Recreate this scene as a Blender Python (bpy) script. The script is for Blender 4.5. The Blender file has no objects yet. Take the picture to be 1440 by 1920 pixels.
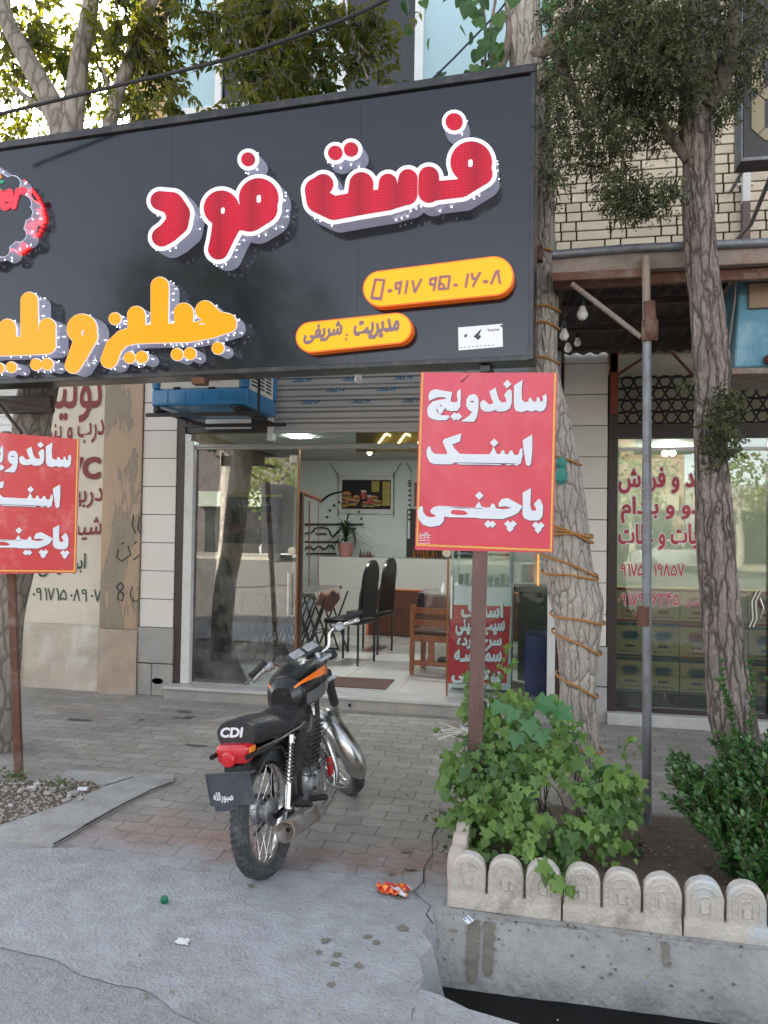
import bpy, bmesh, math, random
import numpy as np
from mathutils import Vector, Matrix, noise
from mathutils.geometry import tessellate_polygon
R = math.radians
random.seed(7)
scene = bpy.context.scene
col = scene.collection

# ---------------------------------------------------------------- camera
CAM = Vector((0, 0, 1.55)); YAW, PITCH, ROLL, FPX = R(11.2), R(1.45), R(.88), 1442.
c_f = Vector((-math.sin(YAW)*math.cos(PITCH), math.cos(YAW)*math.cos(PITCH), math.sin(PITCH)))
r0 = Vector((math.cos(YAW), math.sin(YAW), 0)); u0 = r0.cross(c_f)
c_r = r0*math.cos(ROLL) + u0*math.sin(ROLL); c_u = -r0*math.sin(ROLL) + u0*math.cos(ROLL)
cd = bpy.data.cameras.new('camera'); cam = bpy.data.objects.new('camera', cd); col.objects.link(cam)
cd.sensor_fit = 'VERTICAL'; cd.sensor_height = 36; cd.sensor_width = 27; cd.lens = 36*FPX/1920
cd.clip_start = .05; cd.clip_end = 500
m = Matrix((c_r, c_u, -c_f)).transposed().to_4x4(); m.translation = CAM; cam.matrix_world = m
scene.camera = cam

# ---------------------------------------------------------------- world, sun, exposure
SUN_AZ, SUN_EL = R(32), R(31)     # azimuth measured left of +Y: behind the building
w = bpy.data.worlds.new('World'); scene.world = w; w.use_nodes = True
nt = w.node_tree; bg = nt.nodes['Background']
sk = nt.nodes.new('ShaderNodeTexSky'); sk.sky_type = 'NISHITA'; sk.sun_disc = False
sk.sun_elevation = SUN_EL; sk.sun_rotation = -SUN_AZ; sk.dust_density = 3.5; sk.air_density = 1.0; sk.ozone_density = .6; sk.altitude = 1500
hs = nt.nodes.new('ShaderNodeHueSaturation'); hs.inputs['Saturation'].default_value = .38
nt.links.new(sk.outputs[0], hs.inputs['Color']); nt.links.new(hs.outputs[0], bg.inputs[0]); bg.inputs[1].default_value = .15
sl = bpy.data.lights.new('sun', 'SUN'); sl.energy = 4.8; sl.angle = R(.5); sl.color = (1, .93, .82)
so = bpy.data.objects.new('sun', sl); col.objects.link(so); so.location = (-20, 30, 25)
sd = Vector((-math.sin(SUN_AZ)*math.cos(SUN_EL), math.cos(SUN_AZ)*math.cos(SUN_EL), math.sin(SUN_EL)))
so.rotation_euler = (-sd).to_track_quat('-Z', 'Y').to_euler()
vs = scene.view_settings; vs.view_transform = 'Standard'; vs.look = 'None'; vs.gamma = 1; vs.exposure = 2.2
scene.cycles.max_bounces = 8; scene.cycles.transparent_max_bounces = 16; scene.cycles.use_denoising = True

# ---------------------------------------------------------------- helpers
def ray(px, py):
    return c_f + c_r*((px-720)/FPX) - c_u*((py-960)/FPX)
def WY(px, py, Y):                 # point of the picture on the vertical plane at distance Y
    d = ray(px, py); return CAM + d*(Y/d.y)
def GZ(px, py, z=0):               # point of the picture on the level plane z
    d = ray(px, py); return CAM + d*((z-CAM.z)/d.z)

class MB:
    def __init__(s): s.v=[]; s.f=[]; s.m=[]; s.r=[]
    def add(s, vs_, fs, mi=0, r=None):
        b=len(s.v); s.v += [tuple(v) for v in vs_]
        for f in fs: s.f.append(tuple(i+b for i in f)); s.m.append(mi); s.r.append(random.random() if r is None else r)
        return s
    def box(s, x0,x1,y0,y1,z0,z1, mi=0, r=None, M=None):
        vs_=[(x,y,z) for z in (z0,z1) for y in (y0,y1) for x in (x0,x1)]
        if M is not None: vs_=[M@Vector(v) for v in vs_]
        if r is None: r=random.random()
        return s.add(vs_, [(0,2,3,1),(4,5,7,6),(0,1,5,4),(2,6,7,3),(0,4,6,2),(1,3,7,5)], mi, r)
    def rbox(s, x0,x1,y0,y1,z0,z1, b=.01, seg=2, mi=0, r=None, M=None, fn=None):
        bm=bmesh.new(); bmesh.ops.create_cube(bm, size=1)
        for v in bm.verts: v.co=Vector((x0+(v.co.x+.5)*(x1-x0), y0+(v.co.y+.5)*(y1-y0), z0+(v.co.z+.5)*(z1-z0)))
        bmesh.ops.bevel(bm, geom=bm.edges[:], offset=b, segments=seg, affect='EDGES', profile=.5)
        bm.verts.index_update()
        vs_=[v.co.copy() for v in bm.verts]
        if fn: vs_=[fn(v) for v in vs_]
        if M is not None: vs_=[M@v for v in vs_]
        if r is None: r=random.random()
        s.add(vs_, [[v.index for v in f.verts] for f in bm.faces], mi, r); bm.free(); return s
    def tube(s, pts, rad, n=10, mi=0, r=None, caps=True, fn=None, closed=False):
        pts=[Vector(p) for p in pts]; k=len(pts)
        if not hasattr(rad,'__len__'): rad=[rad]*k
        t0=(pts[1]-pts[0]).normalized(); up=Vector((0,0,1)) if abs(t0.z)<.9 else Vector((1,0,0))
        a=t0.cross(up).normalized(); vs_=[]
        for i,p in enumerate(pts):
            if closed: t=(pts[(i+1)%k]-pts[i-1]).normalized()
            else: t=(pts[min(i+1,k-1)]-pts[max(i-1,0)]).normalized()
            a=(a-t*a.dot(t)).normalized(); b=t.cross(a)
            for j in range(n):
                th=2*math.pi*j/n; q=rad[i]*(fn(i,th,p) if fn else 1)
                vs_.append(p+(a*math.cos(th)+b*math.sin(th))*q)
        fs=[]
        for i in range(k if closed else k-1):
            for j in range(n): 
                i2=(i+1)%k
                fs.append((i*n+j, i*n+(j+1)%n, i2*n+(j+1)%n, i2*n+j))
        if caps and not closed: fs.append(tuple(range(n))[::-1]); fs.append(tuple(range((k-1)*n,k*n)))
        if r is None: r=random.random()
        return s.add(vs_, fs, mi, r)
    def lathe(s, prof, M=None, n=32, mi=0, r=None, axis='z'):
        vs_=[]
        for (rr,h) in prof:
            for j in range(n):
                th=2*math.pi*j/n; v=Vector((rr*math.cos(th), rr*math.sin(th), h))
                if axis=='y': v=Vector((v.x, v.z, v.y))
                vs_.append(M@v if M is not None else v)
        fs=[(i*n+j, i*n+(j+1)%n, (i+1)*n+(j+1)%n, (i+1)*n+j) for i in range(len(prof)-1) for j in range(n)]
        if prof[0][0]>1e-5: fs.append(tuple(range(n))[::-1])
        if prof[-1][0]>1e-5: fs.append(tuple(range((len(prof)-1)*n, len(prof)*n)))
        if r is None: r=random.random()
        return s.add(vs_, fs, mi, r)
    def ball(s, c, rad, n=12, mi=0, sc=(1,1,1)):
        k=max(4,n//2); prof=[(max(1e-4,rad*math.sin(math.pi*i/k)), -rad*math.cos(math.pi*i/k)) for i in range(k+1)]
        M=Matrix.Translation(Vector(c)) @ Matrix.Diagonal((*sc,1))
        return s.lathe(prof, M, n, mi)
    def prism(s, poly, d0, d1, fr, mi=0, r=None):   # polygon in a plane frame fr=(O,R,U,N), from depth d0 to d1 along N
        O,Rr,U,N=fr; n=len(poly)
        vs_=[O+Rr*x+U*y+N*d for d in (d0,d1) for x,y in poly]
        fs=[tuple(range(n,2*n)), tuple(range(n))[::-1]]+[(i,(i+1)%n,(i+1)%n+n,i+n) for i in range(n)]
        return s.add(vs_, fs, mi, random.random() if r is None else r)
    def build(s, name, mats, parent=None, smooth=False, local=False, **tags):
        if not isinstance(mats,(list,tuple)): mats=[mats]
        off=Vector((0,0,0))
        if parent is not None and not local:
            q=parent
            while q.parent: q=q.parent
            off=q.location
        me=bpy.data.meshes.new(name); me.from_pydata([(v[0]-off[0],v[1]-off[1],v[2]-off[2]) for v in s.v], [], s.f)
        for mm in mats: me.materials.append(mm)
        me.polygons.foreach_set('material_index', s.m)
        at=me.attributes.new('rnd','FLOAT','FACE'); at.data.foreach_set('value', s.r)
        me.update()
        if smooth:
            me.polygons.foreach_set('use_smooth',[True]*len(me.polygons)); me.set_sharp_from_angle(angle=R(38))
        o=bpy.data.objects.new(name, me); col.objects.link(o); o.parent=parent
        tag(o, **tags); return o
def tag(o, label=None, cat=None, group=None, kind=None):
    if label: o['label']=label
    if cat: o['category']=cat
    if group: o['group']=group
    if kind: o['kind']=kind
    return o
def thing(name, loc, label, cat, group=None, rz=0, rot=None, kind=None):
    o=bpy.data.objects.new(name, None); col.objects.link(o); o.location=loc; o.empty_display_size=.1
    o.rotation_euler = rot if rot else (0,0,rz)
    return tag(o, label, cat, group, kind)
def copy_tree(o, parent=None):
    kids=[c for c in bpy.data.objects if c.parent==o]
    c=o.copy(); col.objects.link(c); c.parent=parent
    for k in kids: copy_tree(k, c)
    return c

# ---------------------------------------------------------------- materials
def M_(name, base, rough=.6, metal=0, dark=.7, scale=6, bump=.0, bscale=80, spec=.5, rnd=0, coat=0, stain=None, stain_amt=.5, sscale=1.5, stretch=(1,1,1), emit=None, es=0, bdist=.01, speck=0):
    mt=bpy.data.materials.new(name); mt.use_nodes=True; t=mt.node_tree; N=t.nodes; L=t.links; P=N['Principled BSDF']
    tc=N.new('ShaderNodeTexCoord'); mp=N.new('ShaderNodeMapping'); mp.inputs['Scale'].default_value=stretch
    L.new(tc.outputs['Object'], mp.inputs[0])
    no=N.new('ShaderNodeTexNoise'); no.inputs['Scale'].default_value=scale; no.inputs['Detail'].default_value=6; no.inputs['Roughness'].default_value=.65
    L.new(mp.outputs[0], no.inputs['Vector'])
    ra=N.new('ShaderNodeMapRange'); ra.inputs[1].default_value=.3; ra.inputs[2].default_value=.7; L.new(no.outputs[0], ra.inputs[0])
    mx=N.new('ShaderNodeMix'); mx.data_type='RGBA'; mx.inputs[6].default_value=(*[c*dark for c in base],1); mx.inputs[7].default_value=(*base,1)
    L.new(ra.outputs[0], mx.inputs[0]); out=mx.outputs[2]
    if stain:
        n2=N.new('ShaderNodeTexNoise'); n2.inputs['Scale'].default_value=sscale; n2.inputs['Detail'].default_value=8; n2.inputs['Roughness'].default_value=.7
        L.new(mp.outputs[0], n2.inputs['Vector'])
        r2=N.new('ShaderNodeMapRange'); r2.inputs[1].default_value=.5; r2.inputs[2].default_value=.66; r2.inputs[4].default_value=stain_amt; L.new(n2.outputs[0], r2.inputs[0])
        m2=N.new('ShaderNodeMix'); m2.data_type='RGBA'; m2.inputs[7].default_value=(*stain,1); L.new(r2.outputs[0], m2.inputs[0]); L.new(out, m2.inputs[6]); out=m2.outputs[2]
    if speck:
        for sc_,lo_,hi_,cc in ((260,.30,.20,1.6),(150,.28,.16,.45)):
            vz=N.new('ShaderNodeTexVoronoi'); vz.inputs['Scale'].default_value=sc_; L.new(mp.outputs[0],vz.inputs['Vector'])
            rz_=N.new('ShaderNodeMapRange'); rz_.inputs[1].default_value=lo_; rz_.inputs[2].default_value=hi_; rz_.inputs[4].default_value=speck; L.new(vz.outputs['Distance'],rz_.inputs[0])
            sv=N.new('ShaderNodeMath'); sv.operation='MULTIPLY'; L.new(rz_.outputs[0],sv.inputs[0]); gt=N.new('ShaderNodeMath'); gt.operation='GREATER_THAN'; gt.inputs[1].default_value=.8; sx_=N.new('ShaderNodeSeparateXYZ'); L.new(vz.outputs['Color'],sx_.inputs[0]); L.new(sx_.outputs[0],gt.inputs[0]); L.new(gt.outputs[0],sv.inputs[1])
            mz=N.new('ShaderNodeMix'); mz.data_type='RGBA'; L.new(sv.outputs[0],mz.inputs[0]); L.new(out,mz.inputs[6]); mz.inputs[7].default_value=(*[min(.8,c*cc) for c in base],1); out=mz.outputs[2]
    if rnd:
        a=N.new('ShaderNodeAttribute'); a.attribute_name='rnd'
        r3=N.new('ShaderNodeMapRange'); r3.inputs[3].default_value=1-rnd; r3.inputs[4].default_value=1+rnd; L.new(a.outputs['Fac'], r3.inputs[0])
        hv=N.new('ShaderNodeHueSaturation'); L.new(out, hv.inputs['Color']); L.new(r3.outputs[0], hv.inputs['Value'])
        out=hv.outputs[0]
    L.new(out, P.inputs['Base Color'])
    P.inputs['Roughness'].default_value=rough; P.inputs['Metallic'].default_value=metal; P.inputs['Specular IOR Level'].default_value=spec
    P.inputs['Coat Weight'].default_value=coat; P.inputs['Coat Roughness'].default_value=.06
    if rough>.12:
        rr=N.new('ShaderNodeMapRange'); rr.inputs[3].default_value=rough*.8; rr.inputs[4].default_value=min(1,rough*1.2); L.new(no.outputs[0], rr.inputs[0]); L.new(rr.outputs[0], P.inputs['Roughness'])
    if emit: P.inputs['Emission Color'].default_value=(*emit,1); P.inputs['Emission Strength'].default_value=es
    if bump:
        b=N.new('ShaderNodeBump'); b.inputs['Strength'].default_value=bump; b.inputs['Distance'].default_value=bdist
        n3=N.new('ShaderNodeTexNoise'); n3.inputs['Scale'].default_value=bscale; n3.inputs['Detail'].default_value=4; L.new(mp.outputs[0], n3.inputs['Vector'])
        L.new(n3.outputs[0], b.inputs['Height']); L.new(b.outputs[0], P.inputs['Normal'])
    return mt
def leafmat(name, a, b, rough=.45, trans=.35, tcol=None):
    mt=bpy.data.materials.new(name); mt.use_nodes=True; t=mt.node_tree; N=t.nodes; L=t.links; P=N['Principled BSDF']; O=N['Material Output']
    at=N.new('ShaderNodeAttribute'); at.attribute_name='rnd'
    mx=N.new('ShaderNodeValToRGB'); mx.color_ramp.elements[0].color=(*a,1); mx.color_ramp.elements[1].color=(*b,1)
    L.new(at.outputs['Fac'], mx.inputs[0]); L.new(mx.outputs[0], P.inputs['Base Color']); P.inputs['Roughness'].default_value=rough
    tr=N.new('ShaderNodeBsdfTranslucent'); ms=N.new('ShaderNodeMixShader'); ms.inputs[0].default_value=trans
    g=N.new('ShaderNodeMix'); g.data_type='RGBA'; g.blend_type='MULTIPLY'; g.inputs[0].default_value=1; L.new(mx.outputs[0], g.inputs[6]); g.inputs[7].default_value=(*(tcol or (1.6,1.7,.5)),1)
    L.new(g.outputs[2], tr.inputs[0]); L.new(P.outputs[0], ms.inputs[1]); L.new(tr.outputs[0], ms.inputs[2]); L.new(ms.outputs[0], O.inputs[0])
    return mt
def glassmat(name, tint=(.9,.95,.93), ior=1.6, rough=.0, dirt_haze=.0, wav=0):
    mt=bpy.data.materials.new(name); mt.use_nodes=True; t=mt.node_tree; N=t.nodes; L=t.links; O=N['Material Output']; N.remove(N['Principled BSDF'])
    fr=N.new('ShaderNodeFresnel'); fr.inputs[0].default_value=ior
    tp=N.new('ShaderNodeBsdfTransparent'); tp.inputs[0].default_value=(*tint,1)
    gl=N.new('ShaderNodeBsdfGlossy'); gl.inputs['Roughness'].default_value=rough
    ms=N.new('ShaderNodeMixShader'); L.new(fr.outputs[0], ms.inputs[0]); L.new(tp.outputs[0], ms.inputs[1]); L.new(gl.outputs[0], ms.inputs[2]); out=ms.outputs[0]
    if wav:
        tc=N.new('ShaderNodeTexCoord'); no=N.new('ShaderNodeTexNoise'); no.inputs['Scale'].default_value=1.5; L.new(tc.outputs['Object'], no.inputs['Vector'])
        b=N.new('ShaderNodeBump'); b.inputs['Strength'].default_value=wav; b.inputs['Distance'].default_value=.01; L.new(no.outputs[0], b.inputs['Height']); L.new(b.outputs[0], gl.inputs['Normal'])
    if dirt_haze:
        tc=N.new('ShaderNodeTexCoord'); no=N.new('ShaderNodeTexNoise'); no.inputs['Scale'].default_value=3; no.inputs['Detail'].default_value=10; no.inputs['Roughness'].default_value=.7; L.new(tc.outputs['Object'], no.inputs['Vector'])
        mr=N.new('ShaderNodeMapRange'); mr.inputs[1].default_value=.4; mr.inputs[2].default_value=.8; mr.inputs[4].default_value=dirt_haze; L.new(no.outputs[0], mr.inputs[0])
        df=N.new('ShaderNodeBsdfDiffuse'); df.inputs[0].default_value=(.6,.58,.53,1)
        m2=N.new('ShaderNodeMixShader'); L.new(mr.outputs[0], m2.inputs[0]); L.new(out, m2.inputs[1]); L.new(df.outputs[0], m2.inputs[2]); out=m2.outputs[0]
    L.new(out, O.inputs[0]); return mt
def emitmat(name, c, s, base=None):
    return M_(name, base or c, .4, emit=c, es=s)

# ---------------------------------------------------------------- flat lettering: signed distance field -> outline -> solid
def sdf_field(strokes, polys, X, Y):
    F=np.full(X.shape, 1e9)
    for st in strokes:
        if len(st)==1: st=[st[0], (st[0][0]+1e-3,)+tuple(st[0][1:])]
        for (x0,y0,r0_),(x1,y1,r1_) in zip(st[:-1], st[1:]):
            dx,dy=x1-x0,y1-y0; L2=dx*dx+dy*dy+1e-9
            t=np.clip(((X-x0)*dx+(Y-y0)*dy)/L2,0,1)
            F=np.minimum(F, np.hypot(X-x0-t*dx, Y-y0-t*dy)-(r0_+(r1_-r0_)*t))
    for p in polys:
        ins=np.zeros(X.shape,bool); D=np.full(X.shape,1e9); n=len(p)
        for i in range(n):
            (x0,y0),(x1,y1)=p[i][:2],p[(i+1)%n][:2]; dx,dy=x1-x0,y1-y0; L2=dx*dx+dy*dy+1e-9
            t=np.clip(((X-x0)*dx+(Y-y0)*dy)/L2,0,1); D=np.minimum(D,np.hypot(X-x0-t*dx,Y-y0-t*dy))
            c=((y0>Y)!=(y1>Y)); 
            with np.errstate(divide='ignore',invalid='ignore'): xi=x0+(Y-y0)*dx/(dy if abs(dy)>1e-12 else 1e-12)
            ins^=(c&(X<xi))
        F=np.minimum(F, np.where(ins,-D,D))
    return F
def contours(F, x0, y0, h):
    F=np.where(np.abs(F)<1e-9,1e-9,F); ny,nx=F.shape; S=F<0; nxt={}; P={}
    def ep(k):
        if k not in P:
            t_,i,j=k
            a=F[j,i]; b=F[j,i+1] if t_=='h' else F[j+1,i]; t=a/(a-b)
            P[k]=(x0+(i+(t if t_=='h' else 0))*h, y0+(j+(0 if t_=='h' else t))*h)
        return k
    mix=(S[:-1,:-1].astype(int)+S[1:,:-1]+S[:-1,1:]+S[1:,1:]); js,is_=np.nonzero((mix>0)&(mix<4))
    for j,i in zip(js.tolist(),is_.tolist()):
        a,b,c,d=S[j,i],S[j,i+1],S[j+1,i+1],S[j+1,i]
        E=[('h',i,j),('v',i+1,j),('h',i,j+1),('v',i,j)]; cs=[a,b,c,d]
        # walk corners: edges where sign flips; segment goes out at in->out, in at out->in
        outs=[];ins_=[]
        for q in range(4):
            if cs[q] and not cs[(q+1)%4]: outs.append(E[q])
            if not cs[q] and cs[(q+1)%4]: ins_.append(E[q])
        if len(outs)==1: nxt[ep(outs[0])]=ep(ins_[0])
        else:
            for q in range(4):
                if cs[q] and not cs[(q+1)%4]: nxt[ep(E[q])]=ep(E[(q+3)%4])
    loops=[]; 
    while nxt:
        k0=next(iter(nxt)); lp=[]; k=k0
        while k in nxt: lp.append(P[k]); k=nxt.pop(k)
        if len(lp)>4: loops.append(lp)
    return loops
def thin_loop(lp, tol):
    out=[lp[0]]
    for i in range(1,len(lp)-1):
        a=out[-1]; b=lp[i]; c=lp[i+1]
        ar=abs((b[0]-a[0])*(c[1]-a[1])-(b[1]-a[1])*(c[0]-a[0])); L=math.hypot(c[0]-a[0],c[1]-a[1])+1e-9
        if ar/L>tol or math.hypot(b[0]-a[0],b[1]-a[1])>tol*40: out.append(b)
    out.append(lp[-1]); return out
def solid(mb, loops, fn, d0, d1, mi_face=0, mi_side=None, tol=None, face=True):
    # fn(x,y,d) -> world point; front face at d1, walls from d0 to d1
    if tol: loops=[thin_loop(l,tol) for l in loops]
    loops=[l for l in loops if len(l)>=3]
    flat=[p for l in loops for p in l]
    if not flat: return
    if face:
        ar=lambda l: sum(l[i-1][0]*l[i][1]-l[i][0]*l[i-1][1] for i in range(len(l)))/2
        outer=[l for l in loops if ar(l)>0]; inner=[l for l in loops if ar(l)<=0]
        def isin(p,l):
            c=False
            for i in range(len(l)):
                (x0,y0),(x1,y1)=l[i],l[i-1]
                if (y0>p[1])!=(y1>p[1]) and p[0]<(x1-x0)*(p[1]-y0)/(y1-y0)+x0: c=not c
            return c
        for o_ in outer:
            ls=[o_]+[l for l in inner if isin(l[0],o_)]
            fp=[p for l in ls for p in l]
            tris=tessellate_polygon([[Vector((p[0],p[1],0)) for p in l] for l in ls])
            vs_=[fn(p[0],p[1],d1) for p in fp]
            nrm=(fn(fp[0][0],fp[0][1],d1)-fn(fp[0][0],fp[0][1],d0))
            fs=[]
            for t in tris:
                a,b,c=[vs_[i] for i in t]
                n=(b-a).cross(c-a)
                if n.length<1e-12: continue
                fs.append(tuple(t) if n.dot(nrm)>0 else (t[0],t[2],t[1]))
            mb.add(vs_, fs, mi_face, .5)
    if mi_side is not None:
        for l in loops:
            n=len(l); vs_=[fn(p[0],p[1],d) for d in (d0,d1) for p in l]
            mb.add(vs_, [(i,(i+1)%n,(i+1)%n+n,i+n) for i in range(n)], mi_side, .5)
def shape_loops(strokes, polys=(), grow=0, h=None, holes=()):
    xs=[p[0] for s_ in list(strokes)+list(polys) for p in s_]; ys=[p[1] for s_ in list(strokes)+list(polys) for p in s_]
    rm=max([p[2] for s_ in strokes for p in s_]+[0])+max(grow,0)
    a,b,c,d=min(xs)-rm,max(xs)+rm,min(ys)-rm,max(ys)+rm
    if h is None: h=max(b-a,d-c)/260
    x0,y0=a-3*h,c-3*h; nx,ny=int((b-a)/h)+7,int((d-c)/h)+7
    X,Y=np.meshgrid(x0+np.arange(nx)*h, y0+np.arange(ny)*h)
    F=sdf_field(strokes, polys, X, Y)-grow
    for hs_ in holes:
        F=np.maximum(F, -(sdf_field([hs_],[],X,Y)+grow))
    return contours(F, x0, y0, h)
# Persian text from the built-in font: presentation forms in visual order
_AR={'ا':(0xFE8D,2),'آ':(0xFE81,2),'ب':(0xFE8F,4),'پ':(0xFB56,4),'ت':(0xFE95,4),'ج':(0xFE9D,4),'چ':(0xFB7A,4),'ح':(0xFEA1,4),'خ':(0xFEA5,4),'د':(0xFEA9,2),'ر':(0xFEAD,2),'ز':(0xFEAF,2),'س':(0xFEB1,4),'ش':(0xFEB5,4),'ص':(0xFEB9,4),'ع':(0xFEC9,4),'غ':(0xFECD,4),'ف':(0xFED1,4),'ق':(0xFED5,4),'ک':(0xFB8E,4),'گ':(0xFB92,4),'ل':(0xFEDD,4),'م':(0xFEE1,4),'ن':(0xFEE5,4),'و':(0xFEED,2),'ه':(0xFEE9,4),'ی':(0xFBFC,4),'ـ':(0x640,9)}
def persian(s):
    out=[]
    for i,c in enumerate(s):
        if c not in _AR: out.append(c); continue
        b,n=_AR[c]
        if n==9: out.append(c); continue
        pj = i>0 and s[i-1] in _AR and _AR[s[i-1]][1] in (4,9)
        nj = n==4 and i+1<len(s) and s[i+1] in _AR
        f = 0 if not pj and not nj else 1 if pj and not nj else 2 if nj and not pj else 3
        out.append(chr(b+f))
    return ''.join(out[::-1])
_DIG={'0':[[(.25,.42,.09)]],'1':[[(.12,.95,0),(.25,.5,0),(.27,0,0)]],'2':[[(.05,.95,0),(.12,.75,0),(.35,.72,0),(.48,.95,0)],[(.12,.75,0),(.2,.4,0),(.22,0,0)]],
 '3':[[(.03,.95,0),(.1,.75,0),(.25,.75,0),(.28,.92,0),(.32,.75,0),(.48,.75,0),(.55,.95,0)],[(.1,.75,0),(.2,.4,0),(.22,0,0)]],
 '4':[[(.5,.9,0),(.3,.95,0),(.25,.75,0),(.48,.65,0)],[(.05,.95,0),(.1,.75,0),(.28,.68,0)],[(.1,.75,0),(.2,.4,0),(.22,0,0)]],
 '5':[[(.3,.85,0),(.12,.55,0),(.03,.2,0),(.12,.05,0),(.28,.18,0),(.44,.05,0),(.55,.2,0),(.47,.55,0),(.3,.85,0)]],
 '6':[[(.1,.95,0),(.12,.65,0),(.35,.6,0),(.5,.9,0)],[(.35,.6,0),(.2,.3,0),(.12,0,0)]],
 '7':[[(.03,.92,0),(.26,.03,0),(.5,.92,0)]],'8':[[(.03,.03,0),(.26,.92,0),(.5,.03,0)]],
 '9':[[(.38,.6,0),(.1,.6,0),(.08,.85,0),(.3,.92,0),(.38,.75,0),(.4,.35,0),(.42,0,0)]]}
def digit_strokes(s, r, adv=.62):
    out=[]; x=0
    for ch in s:
        if ch in _DIG:
            wd={'0':.42,'1':.36,'3':.7,'5':.7}.get(ch,adv)
            for st in _DIG[ch]: out.append([(x+a, b, (max(c,r*1.25) if c else r)) for a,b,c in st])
            x+=wd
        else: x+=.35
    return out
def text_loops(s, grow=.02, shear=0, res=.012, raw=False):   # em size 1; returns loops, bbox
    if not raw: s=persian(s)
    c=bpy.data.curves.new('t','FONT'); c.body=s; c.shear=shear; c.resolution_u=3
    o=bpy.data.objects.new('t',c); col.objects.link(o); bpy.context.view_layer.update()
    me=bpy.data.meshes.new_from_object(o.evaluated_get(bpy.context.evaluated_depsgraph_get()))
    V=np.array([v.co[:2] for v in me.vertices]); me.calc_loop_triangles()
    T=np.array([t.vertices[:] for t in me.loop_triangles]); 
    ec={}
    for p in me.polygons:
        for k in p.edge_keys: ec[k]=ec.get(k,0)+1
    bd=[k for k,n in ec.items() if n==1]
    bpy.data.objects.remove(o); bpy.data.curves.remove(c); bpy.data.meshes.remove(me)
    mn=V.min(0)-grow-3*res; mxx=V.max(0)+grow+3*res
    nx,ny=int((mxx[0]-mn[0])/res)+2,int((mxx[1]-mn[1])/res)+2
    D=np.full((ny,nx),9.); ins=np.zeros((ny,nx),bool)
    gx=mn[0]+np.arange(nx)*res; gy=mn[1]+np.arange(ny)*res; pad=int((grow+4*res)/res)+1
    for a,b in bd:
        p,q=V[a],V[b]; i0=max(0,int((min(p[0],q[0])-mn[0])/res)-pad); i1=min(nx,int((max(p[0],q[0])-mn[0])/res)+pad+1)
        j0=max(0,int((min(p[1],q[1])-mn[1])/res)-pad); j1=min(ny,int((max(p[1],q[1])-mn[1])/res)+pad+1)
        X,Y=np.meshgrid(gx[i0:i1],gy[j0:j1]); d=q-p; t=np.clip(((X-p[0])*d[0]+(Y-p[1])*d[1])/(d@d+1e-12),0,1)
        D[j0:j1,i0:i1]=np.minimum(D[j0:j1,i0:i1],np.hypot(X-p[0]-t*d[0],Y-p[1]-t*d[1]))
    for t in T:
        p=V[t]; i0=max(0,int((p[:,0].min()-mn[0])/res)); i1=min(nx,int((p[:,0].max()-mn[0])/res)+2); j0=max(0,int((p[:,1].min()-mn[1])/res)); j1=min(ny,int((p[:,1].max()-mn[1])/res)+2)
        X,Y=np.meshgrid(gx[i0:i1],gy[j0:j1]); s1=[(p[(k+1)%3,0]-p[k,0])*(Y-p[k,1])-(p[(k+1)%3,1]-p[k,1])*(X-p[k,0]) for k in range(3)]
        ins[j0:j1,i0:i1]|=((s1[0]>=0)&(s1[1]>=0)&(s1[2]>=0))|((s1[0]<=0)&(s1[1]<=0)&(s1[2]<=0))
    F=np.where(ins,-np.minimum(D,.05)-res,D)-grow
    return contours(F,mn[0],mn[1],res), (V[:,0].min(),V[:,0].max(),V[:,1].min(),V[:,1].max())
def put_text(mb, s, quad, d=.0015, grow=.02, mi=0, shear=0, raw=False, fit=True, res=.012, digits=False, r=.06):
    # quad: (left-bottom, right-bottom, left-top) world points the text's bounding box is fitted to; offset d along the normal
    if digits:
        st=digit_strokes(s,r); lo=shape_loops(st,grow=grow,h=.018)
        xs=[p[0] for q in st for p in q]; bb=(min(xs),max(xs),0,.95)
    else: lo,bb=text_loops(s,grow,shear,res,raw)
    A,B,C=[Vector(q) for q in quad]; n=(B-A).cross(C-A).normalized()
    if n.dot(A-CAM)>0: n=-n
    W,H=bb[1]-bb[0],bb[3]-bb[2]
    f=lambda x,y,dd: A+(B-A)*((x-bb[0])/W)+(C-A)*((y-bb[2])/H)+n*dd
    solid(mb, lo, f, 0, d, mi, None, tol=.0015)
# ================================================================ materials used widely
FY=6.65; FL=.12
m_conc=M_('apron_concrete',(.37,.378,.385),.92,dark=.7,scale=9,bump=1,bscale=70,stain=(.2,.195,.185),stain_amt=.75,sscale=1.6,bdist=.014,speck=.5)
m_conc2=M_('cement',(.36,.35,.33),.9,dark=.75,scale=9,bump=.8,bscale=40,stain=(.2,.18,.15),stain_amt=.5,sscale=4)
m_asph=M_('asphalt',(.23,.21,.185),.9,dark=.7,scale=30,bump=.9,bscale=120)
m_soil=M_('soil',(.16,.115,.08),.95,dark=.55,scale=25,bump=1,bscale=60)
m_dark=M_('dark_gap',(.015,.014,.013),.9)
m_rust=M_('rusty_steel',(.17,.075,.045),.75,metal=.2,dark=.55,scale=18,bump=.5,bscale=90,stain=(.30,.24,.2),stain_amt=.5,sscale=6)
m_grey=M_('galvanised_pipe',(.25,.26,.28),.5,metal=.6,dark=.6,scale=14,bump=.25,bscale=60,stain=(.14,.08,.05),stain_amt=.5,sscale=5)
m_brown=M_('brown_frame_metal',(.05,.028,.022),.45,dark=.7,scale=10)
m_white=M_('white_frame_metal',(.62,.6,.56),.4,dark=.88,scale=6,stain=(.35,.3,.25),stain_amt=.35,sscale=5)
m_black=M_('black_metal',(.02,.02,.022),.4)
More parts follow.
